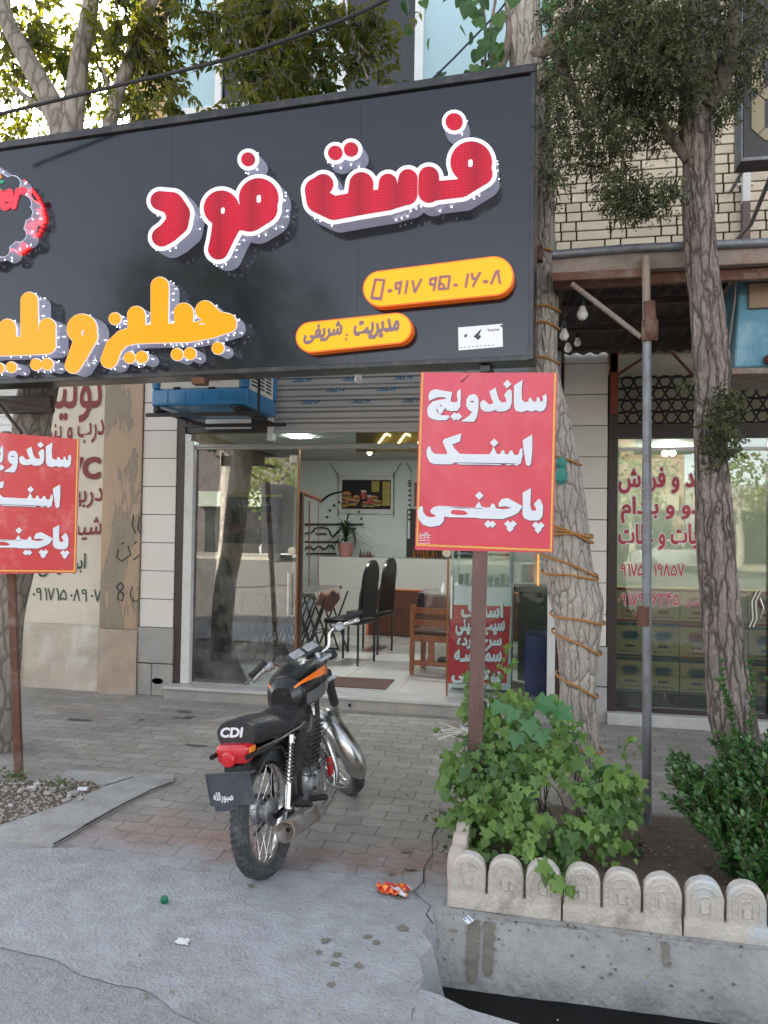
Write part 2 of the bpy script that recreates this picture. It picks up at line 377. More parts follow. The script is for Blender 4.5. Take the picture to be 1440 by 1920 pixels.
m_chrome=M_('chrome',(.72,.72,.72),.12,metal=1,dark=.8,scale=20)

# ================================================================ ground
def sheet(name, poly, z, mat, **tg):
    mb=MB(); mb.add([(x,y,z) for x,y in poly],[tuple(range(len(poly)))],0,.5); return mb.build(name,mat,**tg)
sheet('ground',[(-150,-150),(150,-150),(150,150),(-150,150)],-.5,m_soil,kind='structure')
# paving material: worn interlocking pavers
mt=bpy.data.materials.new('worn_pavers'); mt.use_nodes=True; t=mt.node_tree; N=t.nodes; L=t.links; P=N['Principled BSDF']
tc=N.new('ShaderNodeTexCoord'); nz=N.new('ShaderNodeTexNoise'); nz.inputs['Scale'].default_value=7; L.new(tc.outputs['Object'],nz.inputs['Vector'])
va=N.new('ShaderNodeVectorMath'); va.operation='MULTIPLY_ADD'; va.inputs[1].default_value=(.045,.045,0); L.new(nz.outputs['Color'],va.inputs[0]); L.new(tc.outputs['Object'],va.inputs[2])
wv=N.new('ShaderNodeTexWave'); wv.inputs['Scale'].default_value=1.6; wv.inputs['Distortion'].default_value=0
va2=N.new('ShaderNodeSeparateXYZ'); L.new(va.outputs[0],va2.inputs[0])
sn=N.new('ShaderNodeMath'); sn.operation='PINGPONG'; sn.inputs[1].default_value=.055; L.new(va2.outputs[0],sn.inputs[0])
ad=N.new('ShaderNodeMath'); ad.operation='MULTIPLY_ADD'; ad.inputs[1].default_value=.45; L.new(sn.outputs[0],ad.inputs[0]); L.new(va2.outputs[1],ad.inputs[2])
cx=N.new('ShaderNodeCombineXYZ'); L.new(va2.outputs[0],cx.inputs[0]); L.new(ad.outputs[0],cx.inputs[1])
br=N.new('ShaderNodeTexBrick'); br.inputs['Scale'].default_value=1; br.inputs['Brick Width'].default_value=.22; br.inputs['Row Height'].default_value=.115; br.inputs['Mortar Size'].default_value=.005; br.inputs['Mortar Smooth'].default_value=.6; br.inputs['Bias'].default_value=-.1
br.inputs['Color1'].default_value=(.275,.248,.21,1); br.inputs['Color2'].default_value=(.36,.33,.285,1); br.inputs['Mortar'].default_value=(.19,.17,.145,1)
L.new(cx.outputs[0],br.inputs['Vector'])
n1=N.new('ShaderNodeTexNoise'); n1.inputs['Scale'].default_value=1.1; n1.inputs['Detail'].default_value=7; L.new(tc.outputs['Object'],n1.inputs['Vector'])
# reddish worn band towards the street
sp=N.new('ShaderNodeSeparateXYZ'); L.new(tc.outputs['Object'],sp.inputs[0])
mr=N.new('ShaderNodeMapRange'); mr.inputs[1].default_value=4.4; mr.inputs[2].default_value=3.4; mr.inputs[3].default_value=-.12; mr.inputs[4].default_value=.14; L.new(sp.outputs[1],mr.inputs[0])
a1=N.new('ShaderNodeMath'); L.new(n1.outputs[0],a1.inputs[0]); L.new(mr.outputs[0],a1.inputs[1])
r1=N.new('ShaderNodeMapRange'); r1.inputs[1].default_value=.48; r1.inputs[2].default_value=.63; r1.inputs[4].default_value=.75; L.new(a1.outputs[0],r1.inputs[0])
mu=N.new('ShaderNodeMath'); mu.operation='MULTIPLY'; L.new(r1.outputs[0],mu.inputs[0]); inv=N.new('ShaderNodeMath'); inv.operation='SUBTRACT'; inv.inputs[0].default_value=1; L.new(br.outputs['Fac'],inv.inputs[1]); L.new(inv.outputs[0],mu.inputs[1])
mx=N.new('ShaderNodeMix'); mx.data_type='RGBA'; L.new(mu.outputs[0],mx.inputs[0]); L.new(br.outputs['Color'],mx.inputs[6]); mx.inputs[7].default_value=(.31,.18,.15,1)
n2=N.new('ShaderNodeTexNoise'); n2.inputs['Scale'].default_value=3; n2.inputs['Detail'].default_value=10; n2.inputs['Roughness'].default_value=.75; L.new(tc.outputs['Object'],n2.inputs['Vector'])
r2=N.new('ShaderNodeMapRange'); r2.inputs[1].default_value=.42; r2.inputs[2].default_value=.7; r2.inputs[3].default_value=.0; r2.inputs[4].default_value=.5; L.new(n2.outputs[0],r2.inputs[0])
m2=N.new('ShaderNodeMix'); m2.data_type='RGBA'; L.new(r2.outputs[0],m2.inputs[0]); L.new(mx.outputs[2],m2.inputs[6]); m2.inputs[7].default_value=(.29,.27,.235,1)
# cement dust spreading from the apron over the first rows
n5=N.new('ShaderNodeTexNoise'); n5.inputs['Scale'].default_value=2.6; n5.inputs['Detail'].default_value=9; n5.inputs['Roughness'].default_value=.7; L.new(tc.outputs['Object'],n5.inputs['Vector'])
q5=N.new('ShaderNodeMapRange'); q5.inputs[1].default_value=3.28; q5.inputs[2].default_value=3.75; q5.inputs[3].default_value=.3; q5.inputs[4].default_value=-.16; L.new(sp.outputs[1],q5.inputs[0])
a5=N.new('ShaderNodeMath'); L.new(n5.outputs[0],a5.inputs[0]); L.new(q5.outputs[0],a5.inputs[1])
r5=N.new('ShaderNodeMapRange'); r5.inputs[1].default_value=.45; r5.inputs[2].default_value=.72; r5.inputs[4].default_value=.9; L.new(a5.outputs[0],r5.inputs[0])
m5=N.new('ShaderNodeMix'); m5.data_type='RGBA'; L.new(r5.outputs[0],m5.inputs[0]); L.new(m2.outputs[2],m5.inputs[6]); m5.inputs[7].default_value=(.32,.33,.335,1)
n6=N.new('ShaderNodeTexNoise'); n6.inputs['Scale'].default_value=1.3; n6.inputs['Detail'].default_value=12; n6.inputs['Roughness'].default_value=.8; L.new(tc.outputs['Object'],n6.inputs['Vector'])
r6=N.new('ShaderNodeMapRange'); r6.inputs[1].default_value=.35; r6.inputs[2].default_value=.65; r6.inputs[3].default_value=.72; r6.inputs[4].default_value=1.12; L.new(n6.outputs[0],r6.inputs[0])
m6=N.new('ShaderNodeMix'); m6.data_type='RGBA'; m6.blend_type='MULTIPLY'; m6.inputs[0].default_value=1; L.new(m5.outputs[2],m6.inputs[6]); L.new(r6.outputs[0],m6.inputs[7])
L.new(m6.outputs[2],P.inputs['Base Color']); P.inputs['Roughness'].default_value=.9
b1=N.new('ShaderNodeBump'); b1.inputs['Strength'].default_value=.9; b1.inputs['Distance'].default_value=.006; b1.invert=True; L.new(br.outputs['Fac'],b1.inputs['Height'])
n3=N.new('ShaderNodeTexNoise'); n3.inputs['Scale'].default_value=45; n3.inputs['Detail'].default_value=5; L.new(tc.outputs['Object'],n3.inputs['Vector'])
b2=N.new('ShaderNodeBump'); b2.inputs['Strength'].default_value=.6; b2.inputs['Distance'].default_value=.008; L.new(n3.outputs[0],b2.inputs['Height']); L.new(b1.outputs[0],b2.inputs['Normal']); L.new(b2.outputs[0],P.inputs['Normal'])
m_pave=mt
sheet('pavement',[(-30,3.16),(30,3.16),(30,7.2),(-30,7.2)],0,m_pave,kind='structure')
# cement apron: one sheet with a wavy edge along the pavers and a broken edge at the open drain
def wob(x,s=1.): return noise.noise(Vector((x*1.7,s*3.1,0)))*.12+noise.noise(Vector((x*6,s*7,0)))*.05+noise.noise(Vector((x*21,s*7,0)))*.03
DR=-.37 # left end of the open drain
edge=[(x,3.33+wob(x)) for x in np.arange(-8,-.62,.02)]+[(-.62,3.26),(-.45,3.23)]
mb=MB()
low=[(-8,2.80),(-3.2,2.72),(-2.3,2.6),(-1.6,2.47),(-1.15,2.36),(-.85,2.2),(-.62,1.9),(-.5,1.0)]
lowp=[]
for (a,b) in zip(low[:-1],low[1:]):
    for t_ in range(12):
        f_=t_/12; x_,y_=a[0]+(b[0]-a[0])*f_,a[1]+(b[1]-a[1])*f_; lowp.append((x_,y_+.05*noise.noise(Vector((x_*7,y_*7,2)))))
left=lowp+[(DR-.001,1.0),(DR-.0,2.44),(DR-.01,2.5),(DR+.02,2.56),(DR-.03,2.63),(DR-.0,2.7),(DR-.03,2.8),(DR+.005,2.9),(DR-.05,3.0),(DR-.02,3.1),(DR-.03,3.19)]+edge[::-1]
mb.add([(x,y,.006) for x,y in left],[tuple(range(len(left)))],0,.5)
lip=[(-8,1.0),(DR,1.0),(30,1.0),(30,2.5),(2.2,2.49),(1.2,2.5),(.4,2.48),(-.02,2.50),(-.2,2.545),(-.3,2.6),(DR,2.62),(DR,2.44)]
mb.add([(x,y,.0058) for x,y in lip[1:]],[tuple(range(len(lip)-1))],0,.5)
# broken vertical edges down into the drain
e=left[len(lowp)+1:len(lowp)+11]
mb.add([(x+dx_+(.03*noise.noise(Vector((y*9,z*9,1))) if dx_ else 0),y,z) for z,dx_ in ((-.5,.13),(.006,0)) for x,y in e],[(i,i+1,i+1+len(e),i+len(e)) for i in range(len(e)-1)],0,.5)
e=lip[3:]
mb.add([(x,y,z) for z in (-.5,.0058) for x,y in e],[(i,i+1,i+1+len(e),i+len(e)) for i in range(len(e)-1)],0,.5)
mb.build('cement_apron',m_conc,kind='structure')
sheet('road_edge',[(-30,1.12),(DR,1.12),(DR,2.95),(-30,2.95)],.0025,M_('near_asphalt',(.325,.33,.333),.9,dark=.65,scale=22,bump=1,bscale=90,bdist=.014,speck=.6,stain=(.3,.3,.3),stain_amt=.5,sscale=3),kind='structure')
sheet('road',[(-150,-24),(150,-24),(150,1.12),(-150,1.12)],.002,m_asph,kind='structure')
# drain: sloping far wall, floor, dark water
mb=MB(); nx=90; rows=[(3.22,.0),(3.17,.004),(3.13,-.02),(3.09,-.07),(3.045,-.13),(3.005,-.19),(2.99,-.23),(2.97,-.52)]
vs_=[];
for k,(y,z) in enumerate(rows):
    for i in range(nx+1):
        x=DR-.05+i*.09; q=noise.noise(Vector((x*4,k*.9,0)))*.014
        vs_.append((x,y+q,z+q*.4 if k else z))
mb.add(vs_,[(k*(nx+1)+i,k*(nx+1)+i+1,(k+1)*(nx+1)+i+1,(k+1)*(nx+1)+i) for k in range(len(rows)-1) for i in range(nx)],0,.5)
mb.build('drain_channel',M_('drain_cement',(.35,.34,.315),.88,dark=.65,scale=6,bump=1,bscale=40,stain=(.17,.165,.155),stain_amt=.75,sscale=3.5,bdist=.014,speck=.5),smooth=True,kind='structure')
sheet('drain_water',[(DR-.1,2.4),(8,2.4),(8,3.06),(DR-.1,3.06)],-.2,M_('dirty_water',(.010,.010,.010),.45,spec=.15,bump=.15,bscale=6),kind='structure')
mb=MB()     # damp stains running down the drain wall, following its slope
def slope(t): 
    t=t*(len(rows)-4); i=min(int(t),len(rows)-5); f=t-i; a,b=rows[i+1],rows[i+2]; return a[0]+(b[0]-a[0])*f-.006, a[1]+(b[1]-a[1])*f+.004
for cx_,wd,t1 in ((-.225,.035,.95),(-.165,.032,.85),(.5,.02,.5),(.93,.05,.7)):
    L_=[];Rr=[]
    for i in range(12):
        t=.12+(t1-.12)*i/11; y,z=slope(t); q=wd*(.75+.35*noise.noise(Vector((i*.6,cx_*9,0))))*(1-.4*(i/11)**3); L_.append((cx_-q,y,z)); Rr.append((cx_+q*.9,y,z))
    mb.add(L_+Rr,[(i,i+1,13+i,12+i) for i in range(11)],0,.5)
mb.build('drain_stain',M_('drain_damp',(.19,.17,.135),.8,dark=.6,scale=30),kind='structure')
mb=MB()
for i in range(90):
    x=random.uniform(DR,1.2); y,z=slope(random.random()**2*.8); s_=random.uniform(.002,.006)
    mb.box(x-s_,x+s_,y-.003,y+.004,z,z+s_)
mb.build('drain_grit',M_('drain_grit',(.22,.2,.17),.9,rnd=.6),kind='stuff')

# ---- left tree pit: gravel, cement strip, crack
pit=[(-4.6,4.02),(-3.11,4.16),(-2.83,4.26),(-2.62,4.27),(-2.5,4.19),(-2.56,3.86),(-2.66,3.6),(-2.74,3.42),(-3.2,3.3),(-4.6,3.2)]
sheet('gravel_bed',pit,.006,m_soil,kind='structure')
mb=MB(); strip=[(-2.83,4.26),(-2.62,4.27),(-2.5,4.19),(-2.56,3.86),(-2.66,3.6),(-2.74,3.42),(-2.6,3.36),(-2.4,3.38),(-2.27,3.37),(-2.26,3.6),(-2.24,3.9),(-2.2,4.15),(-2.14,4.36),(-2.2,4.5),(-2.5,4.46),(-2.9,4.44)]
mb.add([(x,y,z) for z in (0,.012) for x,y in strip],[tuple(range(len(strip),2*len(strip)))]+[(i,(i+1)%len(strip),(i+1)%len(strip)+len(strip),i+len(strip)) for i in range(len(strip))],0,.5)
cr=[(-2.27,3.38),(-2.262,3.5),(-2.258,3.62),(-2.25,3.75),(-2.244,3.88),(-2.232,3.98),(-2.208,4.12),(-2.2,4.2),(-2.17,4.28),(-2.145,4.36),(-2.06,4.38)]
for (a,b) in zip(cr[:-1],cr[1:]):
    wdt=.006+random.random()*.012; mb.add([(a[0]-wdt,a[1],.0145),(a[0]+wdt*.6,a[1],.0145),(b[0]+wdt*.6,b[1]+.004,.0145),(b[0]-wdt,b[1]+.004,.0145)],[(0,1,2,3)],1,.5)
cr=[(-2.51,4.2),(-2.47,4.28),(-2.45,4.34),(-2.42,4.4)]
for (a,b) in zip(cr[:-1],cr[1:]):
    wdt=.005; mb.add([(a[0]-wdt,a[1],.0145),(a[0]+wdt,a[1],.0145),(b[0]+wdt,b[1],.0145),(b[0]-wdt,b[1],.0145)],[(0,1,2,3)],1,.5)
mb.build('cement_strip',[m_conc2,m_dark],kind='structure')
def pebble(mb,c,s_,mi=0):
    bm=bmesh.new(); bmesh.ops.create_icosphere(bm,subdivisions=1,radius=1)
    q=[random.uniform(.6,1.2) for _ in range(3)]; a=random.random()*6.3; sd_=random.random()*50
    vs_=[]
    for v in bm.verts:
        k=1+.3*noise.noise(v.co*1.3+Vector((sd_,0,0))); x,y,z=v.co.x*q[0]*k,v.co.y*q[1]*k,v.co.z*.6*k
        vs_.append((c[0]+s_*(x*math.cos(a)-y*math.sin(a)),c[1]+s_*(x*math.sin(a)+y*math.cos(a)),c[2]+s_*z))
    bm.verts.index_update(); mb.add(vs_,[[v.index for v in f.verts] for f in bm.faces],mi); bm.free()
def inpoly(x,y,p):
    c=False
    for i in range(len(p)):
        (x0,y0),(x1,y1)=p[i],p[i-1]
        if (y0>y)!=(y1>y) and x<(x1-x0)*(y-y0)/(y1-y0)+x0: c=not c
    return c
m_peb=M_('pebbles',(.33,.29,.25),.85,rnd=.55,dark=.7,scale=20)
mb=MB(); n=0
while n<1500:
    x,y=random.uniform(-3.5,-2.48),random.uniform(3.3,4.28)
    if inpoly(x,y,pit): pebble(mb,(x,y,.010),random.choice((.006,.008,.01,.014))); n+=1
mb.build('gravel',m_peb,kind='stuff',label='loose brown gravel in the left tree pit',cat='gravel')
mb=MB()
for i in range(420):
    x=random.uniform(-5,1.5); y=random.uniform(1.9,6.3); pebble(mb,(x,y,.008),random.choice((.003,.004,.005,.008)))
mb.build('scattered_grit',m_peb,kind='stuff')
m_ston=M_('pit_stones',(.5,.46,.42),.8,rnd=.4,dark=.7,scale=14)
k=0
_ord=['first','second','third','fourth','fifth','sixth','seventh','eighth','ninth','tenth','eleventh']
for px,py,s_ in sorted([(120,1474,.028),(100,1480,.022),(60,1478,.03),(88,1487,.02),(70,1470,.022),(130,1492,.022),(124,1500,.02),(138,1487,.03),(20,1510,.018),(38,1483,.026),(152,1497,.02)]):
    p=GZ(px,py,.02); mb=MB(); pebble(mb,p,s_); k+=1
    mb.build('stone',m_ston,label='%s pale stone from the left along the gravel pit edge'%_ord[k-1],cat='stone',group='stones at the gravel pit edge')
# small drain hole in the step, dark patches on the paving (wear with its own shape)
mb=MB()
for px,py,a,b in [(345,1335,.09,.035),(355,1345,.05,.05),(365,1398,.1,.03),(150,1350,.12,.04),(340,1347,.1,.02),(265,1350,.04,.02),(590,1800,.0,.0)]:
    if a:
        p=GZ(px,py); n=14; mb.add([(p.x+a*math.cos(6.28*i/n)*random.uniform(.6,1.1),p.y+b*math.sin(6.28*i/n)*random.uniform(.5,1.2),.0045) for i in range(n)],[tuple(range(n))],0,.5)
mb.build('pavement_stain',M_('damp_dirt',(.13,.12,.10),.95,dark=.6,scale=20,bump=.6),kind='structure')
mb=MB()
for px,py,s_ in [(850,1750,.02),(755,1745,.03),(705,1770,.02),(690,1760,.018),(632,1795,.022),(672,1815,.02),(628,1812,.02),(1140,0,0),(610,1768,.025),(598,1790,.015),(470,1665,.02),(760,1598,.03),(770,1630,.035),(735,1640,.02),(620,1850,.018)]:
    if s_:
        p=GZ(px,py); n=11; mb.add([(p.x+s_*math.cos(6.28*i/n)*random.uniform(.5,1.1),p.y+s_*1.1*math.sin(6.28*i/n)*random.uniform(.5,1.1),.0095) for i in range(n)],[tuple(range(n))],0,.5)
mb.build('apron_stain',M_('oil_spots',(.21,.185,.15),.9,dark=.6,scale=30),kind='structure')
mb=MB()
crk=[(-.46,2.9),(-.44,2.8),(-.43,2.68),(-.45,2.55),(-.44,2.4),(-.46,2.25)]
crk2=[(-.38,3.05),(-.42,3.12),(-.41,3.19),(-.46,3.25),(-.5,3.3),(-.47,3.4),(-.49,3.55),(-.47,3.7),(-.5,3.9),(-.49,4.1),(-.52,4.4)]
for C_ in (crk2,):
    for a,b in zip(C_[:-1],C_[1:]):
        w_=random.uniform(.001,.0035); mb.add([(a[0]-w_,a[1],.0092),(a[0]+w_,a[1],.0092),(b[0]+w_,b[1]+.003,.0092),(b[0]-w_,b[1]+.003,.0092)],[(0,1,2,3)],0,.5)
mb.build('apron_crack',m_dark,kind='structure')

# ================================================================ planter on the right
mb=MB(); nx,ny=70,26; X0,X1,Y0,Y1=-.32,3.2,3.25,4.42
vs_=[(X0+(X1-X0)*i/nx, Y0+(Y1-Y0)*j/ny, .035+.03*noise.noise(Vector((i*.4,j*.4,0)))+.015*noise.noise(Vector((i*1.7,j*1.7,3)))) for j in range(ny+1) for i in range(nx+1)]
mb.add(vs_,[(j*(nx+1)+i,j*(nx+1)+i+1,(j+1)*(nx+1)+i+1,(j+1)*(nx+1)+i) for j in range(ny) for i in range(nx)],0,.5)
mb.build('planter_soil',m_soil,smooth=True,kind='structure')
mb=MB()
for i in range(260): pebble(mb,(random.uniform(.25,1.4),random.uniform(3.35,4.4),.05),random.choice((.006,.009,.012,.004)))
mb.build('soil_crumbs',M_('crumbs',(.24,.19,.15),.9,rnd=.5),kind='stuff')
mb=MB(); mb.rbox(X0-.03,3.2,4.42,4.5,-.02,.05,.012); mb.build('planter_back_curb',M_('curb_cement',(.3,.27,.23),.9,bump=.8,bscale=30),label='low cement strip along the back of the right planter',cat='curb')
m_kerb=M_('kerb_plaster',(.58,.525,.46),.85,dark=.75,scale=9,bump=1,bscale=60,stain=(.27,.235,.2),stain_amt=.75,sscale=7,bdist=.008,speck=.35)
m_kerb2=M_('kerb_plaster_blue',(.58,.525,.46),.85,dark=.75,scale=9,bump=1,bscale=60,stain=(.42,.55,.62),stain_amt=.9,sscale=3,bdist=.006)
def kerb(name,mats,lab,M,n=3,w_=.151):
    root=thing(name,M.translation,lab,'garden edging','arched cement edging blocks round the right planter')
    mb=MB(); H=.225; D=.06; base=.07
    L_=n*w_
    mb.rbox(0,L_-.004,0,D+.012,0,base,.006,2,M=M)
    for k in range(n):
        cx_=(k+.5)*w_; rr=w_/2-.005; ytop=H-rr
        prof=[(cx_-rr,base-.004),(cx_+rr,base-.004)]+[(cx_+rr*math.cos(a),ytop+rr*math.sin(a)) for a in np.linspace(0,math.pi,13)]
        # body with rounded face: three layers
        for (d0,d1,s0,s1) in [(0.0,.008,.9,1.0),(.008,D-.008,1,1),(D-.008,D,1,.93)]:
            def sc(q,s_): 
                x=cx_+(q[0]-cx_)*s_; z=base-.004+(q[1]-base+.004)*(1-(1-s_)*.5); return x,z
            A=[M@Vector((sc(q,s0)[0],d0,sc(q,s0)[1])) for q in prof]; B_=[M@Vector((sc(q,s1)[0],d1,sc(q,s1)[1])) for q in prof]; nn=len(prof)
            mb.add(A+B_,[(i,(i+1)%nn,(i+1)%nn+nn,i+nn) for i in range(nn)],0,.5)
            if d0==0: mb.add(A,[tuple(range(nn))],0,.5)
            if d1==D: mb.add(B_,[tuple(range(nn))[::-1]],0,.5)
        # relief arch mouldings on the front (y<0 side)
        for (rad,t_,zz) in [(.047,.0035,ytop-.004),(.025,.004,ytop-.014)]:
            pts=[M@Vector((cx_-rad,-.0005,base+.02))]+[M@Vector((cx_+rad*math.cos(a),-.0005,zz+rad*math.sin(a))) for a in np.linspace(math.pi,0,9)]+[M@Vector((cx_+rad,-.0005,base+.02))]
            mb.tube(pts,t_,6)
        mb.box(cx_-.026,cx_+.026,-.004,.001,base+.018,base+.026,M=M)
        mb.box(cx_-.012,cx_+.012,-.005,.001,base+.03,ytop-.02,M=M)
    q_=random.random()*30
    mb.v=[tuple(Vector(v)+noise.noise_vector(Vector(v)*22+Vector((q_,0,0)))*.0035+noise.noise_vector(Vector(v)*70)*.0015) for v in mb.v]
    mb.build('edging_slab',mats,root,smooth=True)
    return root
labs=['three pale arches at the left corner of the right planter','three plain cream arches in the middle of the planter edge','three arches streaked with light blue paint near the picture edge','arched edging block cut off by the right picture edge']
xx=-.335
for k in range(5):
    kerb('kerb_block',m_kerb2 if k==2 else m_kerb,(labs+['arched edging block beyond the right picture edge'])[k],Matrix.Translation((xx+k*.4555,3.215-.014*k,0))@Matrix.Rotation(R(random.uniform(-.8,.4)-1.5),4,'Z'))
m_kerbs=M_('kerb_side',(.5,.43,.37),.9,dark=.8,scale=9,bump=.8,bscale=40,stain=(.5,.35,.3),stain_amt=.5,sscale=8)
for k in range(2):
    M=Matrix.Translation((-.345,3.225+(k)*.46+.44,0))@Matrix.Rotation(R(-90),4,'Z')
    kerb('kerb_block',m_kerbs,['worn pinkish edging slab seen end on at the planter corner','worn edging slab half hidden by leaves along the planter side'][k],M)
# ================================================================ buildings
def plate(mb,x0,x1,z0,z1,y,th=.02,mi=0,r=None): mb.box(x0,x1,y-th,y,z0,z1,mi,r)
XW=lambda px,py,Y=FY: WY(px,py,Y).x
ZW=lambda px,py,Y=FY: WY(px,py,Y).z
# -- left low building with painted wall
m_plast=M_('painted_plaster',(.60,.53,.42),.85,dark=.9,scale=3,bump=.4,bscale=18,stain=(.47,.38,.28),stain_amt=.45,sscale=1.8)
m_plast_low=M_('bare_plaster',(.5,.43,.34),.9,dark=.75,scale=5,bump=.9,bscale=14,stain=(.62,.6,.56),stain_amt=.7,sscale=2.2)
xl,xr=-4.86,-4.02
root=thing('painted_wall',((xl+xr)/2,FY,0),'cream plaster wall with red and green Persian lettering, left of the brown stone column','wall')
def wavy_slab(mb,x0,x1,z0,z1,y,th,amp,nx=16,nz=40,sd=0,mi=0):
    vs_=[]
    for j in range(nz+1):
        for i in range(nx+1):
            x=x0+(x1-x0)*i/nx; z=z0+(z1-z0)*j/nz
            vs_.append((x,y+amp*noise.noise(Vector((x*3+sd,z*3,0)))+amp*.5*noise.noise(Vector((x*11+sd,z*11,0))),z))
    b=len(vs_); n1_=nx+1
    mb.add(vs_,[(j*n1_+i,j*n1_+i+1,(j+1)*n1_+i+1,(j+1)*n1_+i) for j in range(nz) for i in range(nx)],mi,.5)
    mb.box(x0,x1,y+amp*1.6,y+th,z0,z1,mi,.5)
mb=MB(); wavy_slab(mb,xl,xr,.62,4.5,FY,.25,.006,sd=1); mb.build('plaster',m_plast,root,smooth=True)
mb=MB(); wavy_slab(mb,xl,xr,.0,.62,FY-.012,.25,.02,nz=16,sd=5); mb.build('plinth',m_plast_low,root,smooth=True)
m_redp=M_('red_wall_paint',(.19,.014,.014),.6,dark=.8,scale=12); m_grnp=M_('green_wall_paint',(.02,.055,.04),.6)
def wq(px0,py0,px1,py1,h,Y=FY): # quad on wall: left-bottom px, right-bottom px, height px
    a,b=WY(px0,py0,Y),WY(px1,py1,Y); c=WY(px0,py0-h,Y); c.x=a.x; return a,b,c
mb=MB(); YW=FY-.008
put_text(mb,'تولید',wq(78,792,190,790,112,YW),grow=.012)
put_text(mb,'درب و پنجره',wq(60,846,194,832,46,YW),grow=.012)
put_text(mb,'UPVC',wq(70,898,186,896,37,YW),grow=.05,raw=True)
put_text(mb,'دربهای',wq(98,958,192,950,48,YW),grow=.012)
put_text(mb,'شیشه‌ای'.replace('\u200c',''),wq(70,1020,190,1012,46,YW),grow=.012)
mb.build('red_lettering',m_redp,root)
mb=MB()
put_text(mb,'ابراهیمی',wq(72,1082,160,1074,36,YW),grow=.015)
put_text(mb,'09171508907',wq(63,1124,188,1128,22,YW),digits=True,r=.05,grow=0)
mb.build('green_lettering',m_grnp,root)
# -- roller shutter far left
root=thing('white_shutter',(-5.6,FY+.1,0),'white ribbed roller shutter beyond the left red sign','shutter')
mb=MB()
z=.3
while z<2.9:
    pr=[(0,0),(-.012,.02),(-.012,.06),(0,.08)]
    for a,b in zip(pr[:-1],pr[1:]): mb.add([(-6.6,FY+.1+a[0],z+a[1]),(xl-.06,FY+.1+a[0],z+a[1]),(xl-.06,FY+.1+b[0],z+b[1]),(-6.6,FY+.1+b[0],z+b[1])],[(0,1,2,3)],0,.5)
    z+=.08
mb.build('slats',M_('white_shutter_paint',(.62,.62,.6),.5,dark=.85,scale=4),root)
mb=MB(); mb.box(xl-.08,xl-.001,FY-.03,FY+.12,.22,4.5); mb.box(-6.7,-6.6,FY-.03,FY+.12,.22,4.5); mb.build('side_rail',m_white,root)
mb=MB(); mb.box(-7.5,xl-.001,FY-.06,FY+.2,0,.22); mb.build('step',m_plast_low,root)
mb=MB(); mb.box(-7.5,xl-.001,FY-.02,FY+.25,2.95,4.6); mb.build('upper_wall',m_plast_low,root)
mb=MB(); mb.box(-9.5,-4.02,FY+.26,FY+8,0,4.55); mb.box(-9.5,-7.5,FY-.02,FY+.26,0,4.55)
mb.build('low_building',m_plast,label='low rendered building mass behind the painted wall and white shutter',cat='building')
# -- brown stone column
xc0,xc1=-4.02,-3.625
root=thing('stone_column',((xc0+xc1)/2,FY,0),'brown veined stone column with black graffiti between painted wall and white tiles','column')
mt=bpy.data.materials.new('veined_stone'); mt.use_nodes=True; t=mt.node_tree; N=t.nodes; L=t.links; P=N['Principled BSDF']
tc=N.new('ShaderNodeTexCoord'); mp=N.new('ShaderNodeMapping'); mp.inputs['Scale'].default_value=(1,1,.28); L.new(tc.outputs['Object'],mp.inputs[0])
no=N.new('ShaderNodeTexNoise'); no.inputs['Scale'].default_value=3.6; no.inputs['Detail'].default_value=10; no.inputs['Roughness'].default_value=.62; no.inputs['Distortion'].default_value=.25; L.new(mp.outputs[0],no.inputs['Vector'])
cr_=N.new('ShaderNodeValToRGB'); L.new(no.outputs[0],cr_.inputs[0]); e=cr_.color_ramp.elements; e[0].position=.3; e[0].color=(.17,.13,.085,1); e[1].position=.7; e[1].color=(.38,.25,.15,1)
q=e.new(.47); q.color=(.23,.18,.125,1); q=e.new(.5); q.color=(.19,.14,.095,1); q=e.new(.515); q.color=(.33,.225,.14,1)
L.new(cr_.outputs[0],P.inputs['Base Color']); P.inputs['Roughness'].default_value=.5
m_ston2=mt
mb=MB(); mb.rbox(xc0,xc1,FY-.05,FY+.2,.6,4.5,.004); mb.build('stone_slab',mt,root)
mb=MB(); wavy_slab(mb,xc0,xc1,0,.6,FY-.062,.25,.016,nz=16,sd=9); mb.build('plinth',M_('stone_plinth',(.42,.32,.23),.85,dark=.7,scale=6,bump=.8,bscale=20,stain=(.3,.27,.24),stain_amt=.6,sscale=4),root,smooth=True)
mb=MB(); Yg=FY-.0515
for st in [[(250,965),(248,985),(254,1000)],[(262,968),(258,990),(264,1000)],[(256,1015),(252,1020)],[(222,1030),(218,1045),(228,1052),(245,1040),(240,1024)],[(228,1020),(232,1018)],[(218,1100),(226,1092),(232,1100),(222,1112),(220,1124),(230,1126),(232,1114),(222,1106),(218,1100)],[(248,1100),(244,1115),(250,1128),(258,1126)],[(262,1040),(250,1050)]]:
    mb.tube([WY(x,y,Yg) for x,y in st],.006,6)
mb.build('graffiti',m_black,root)
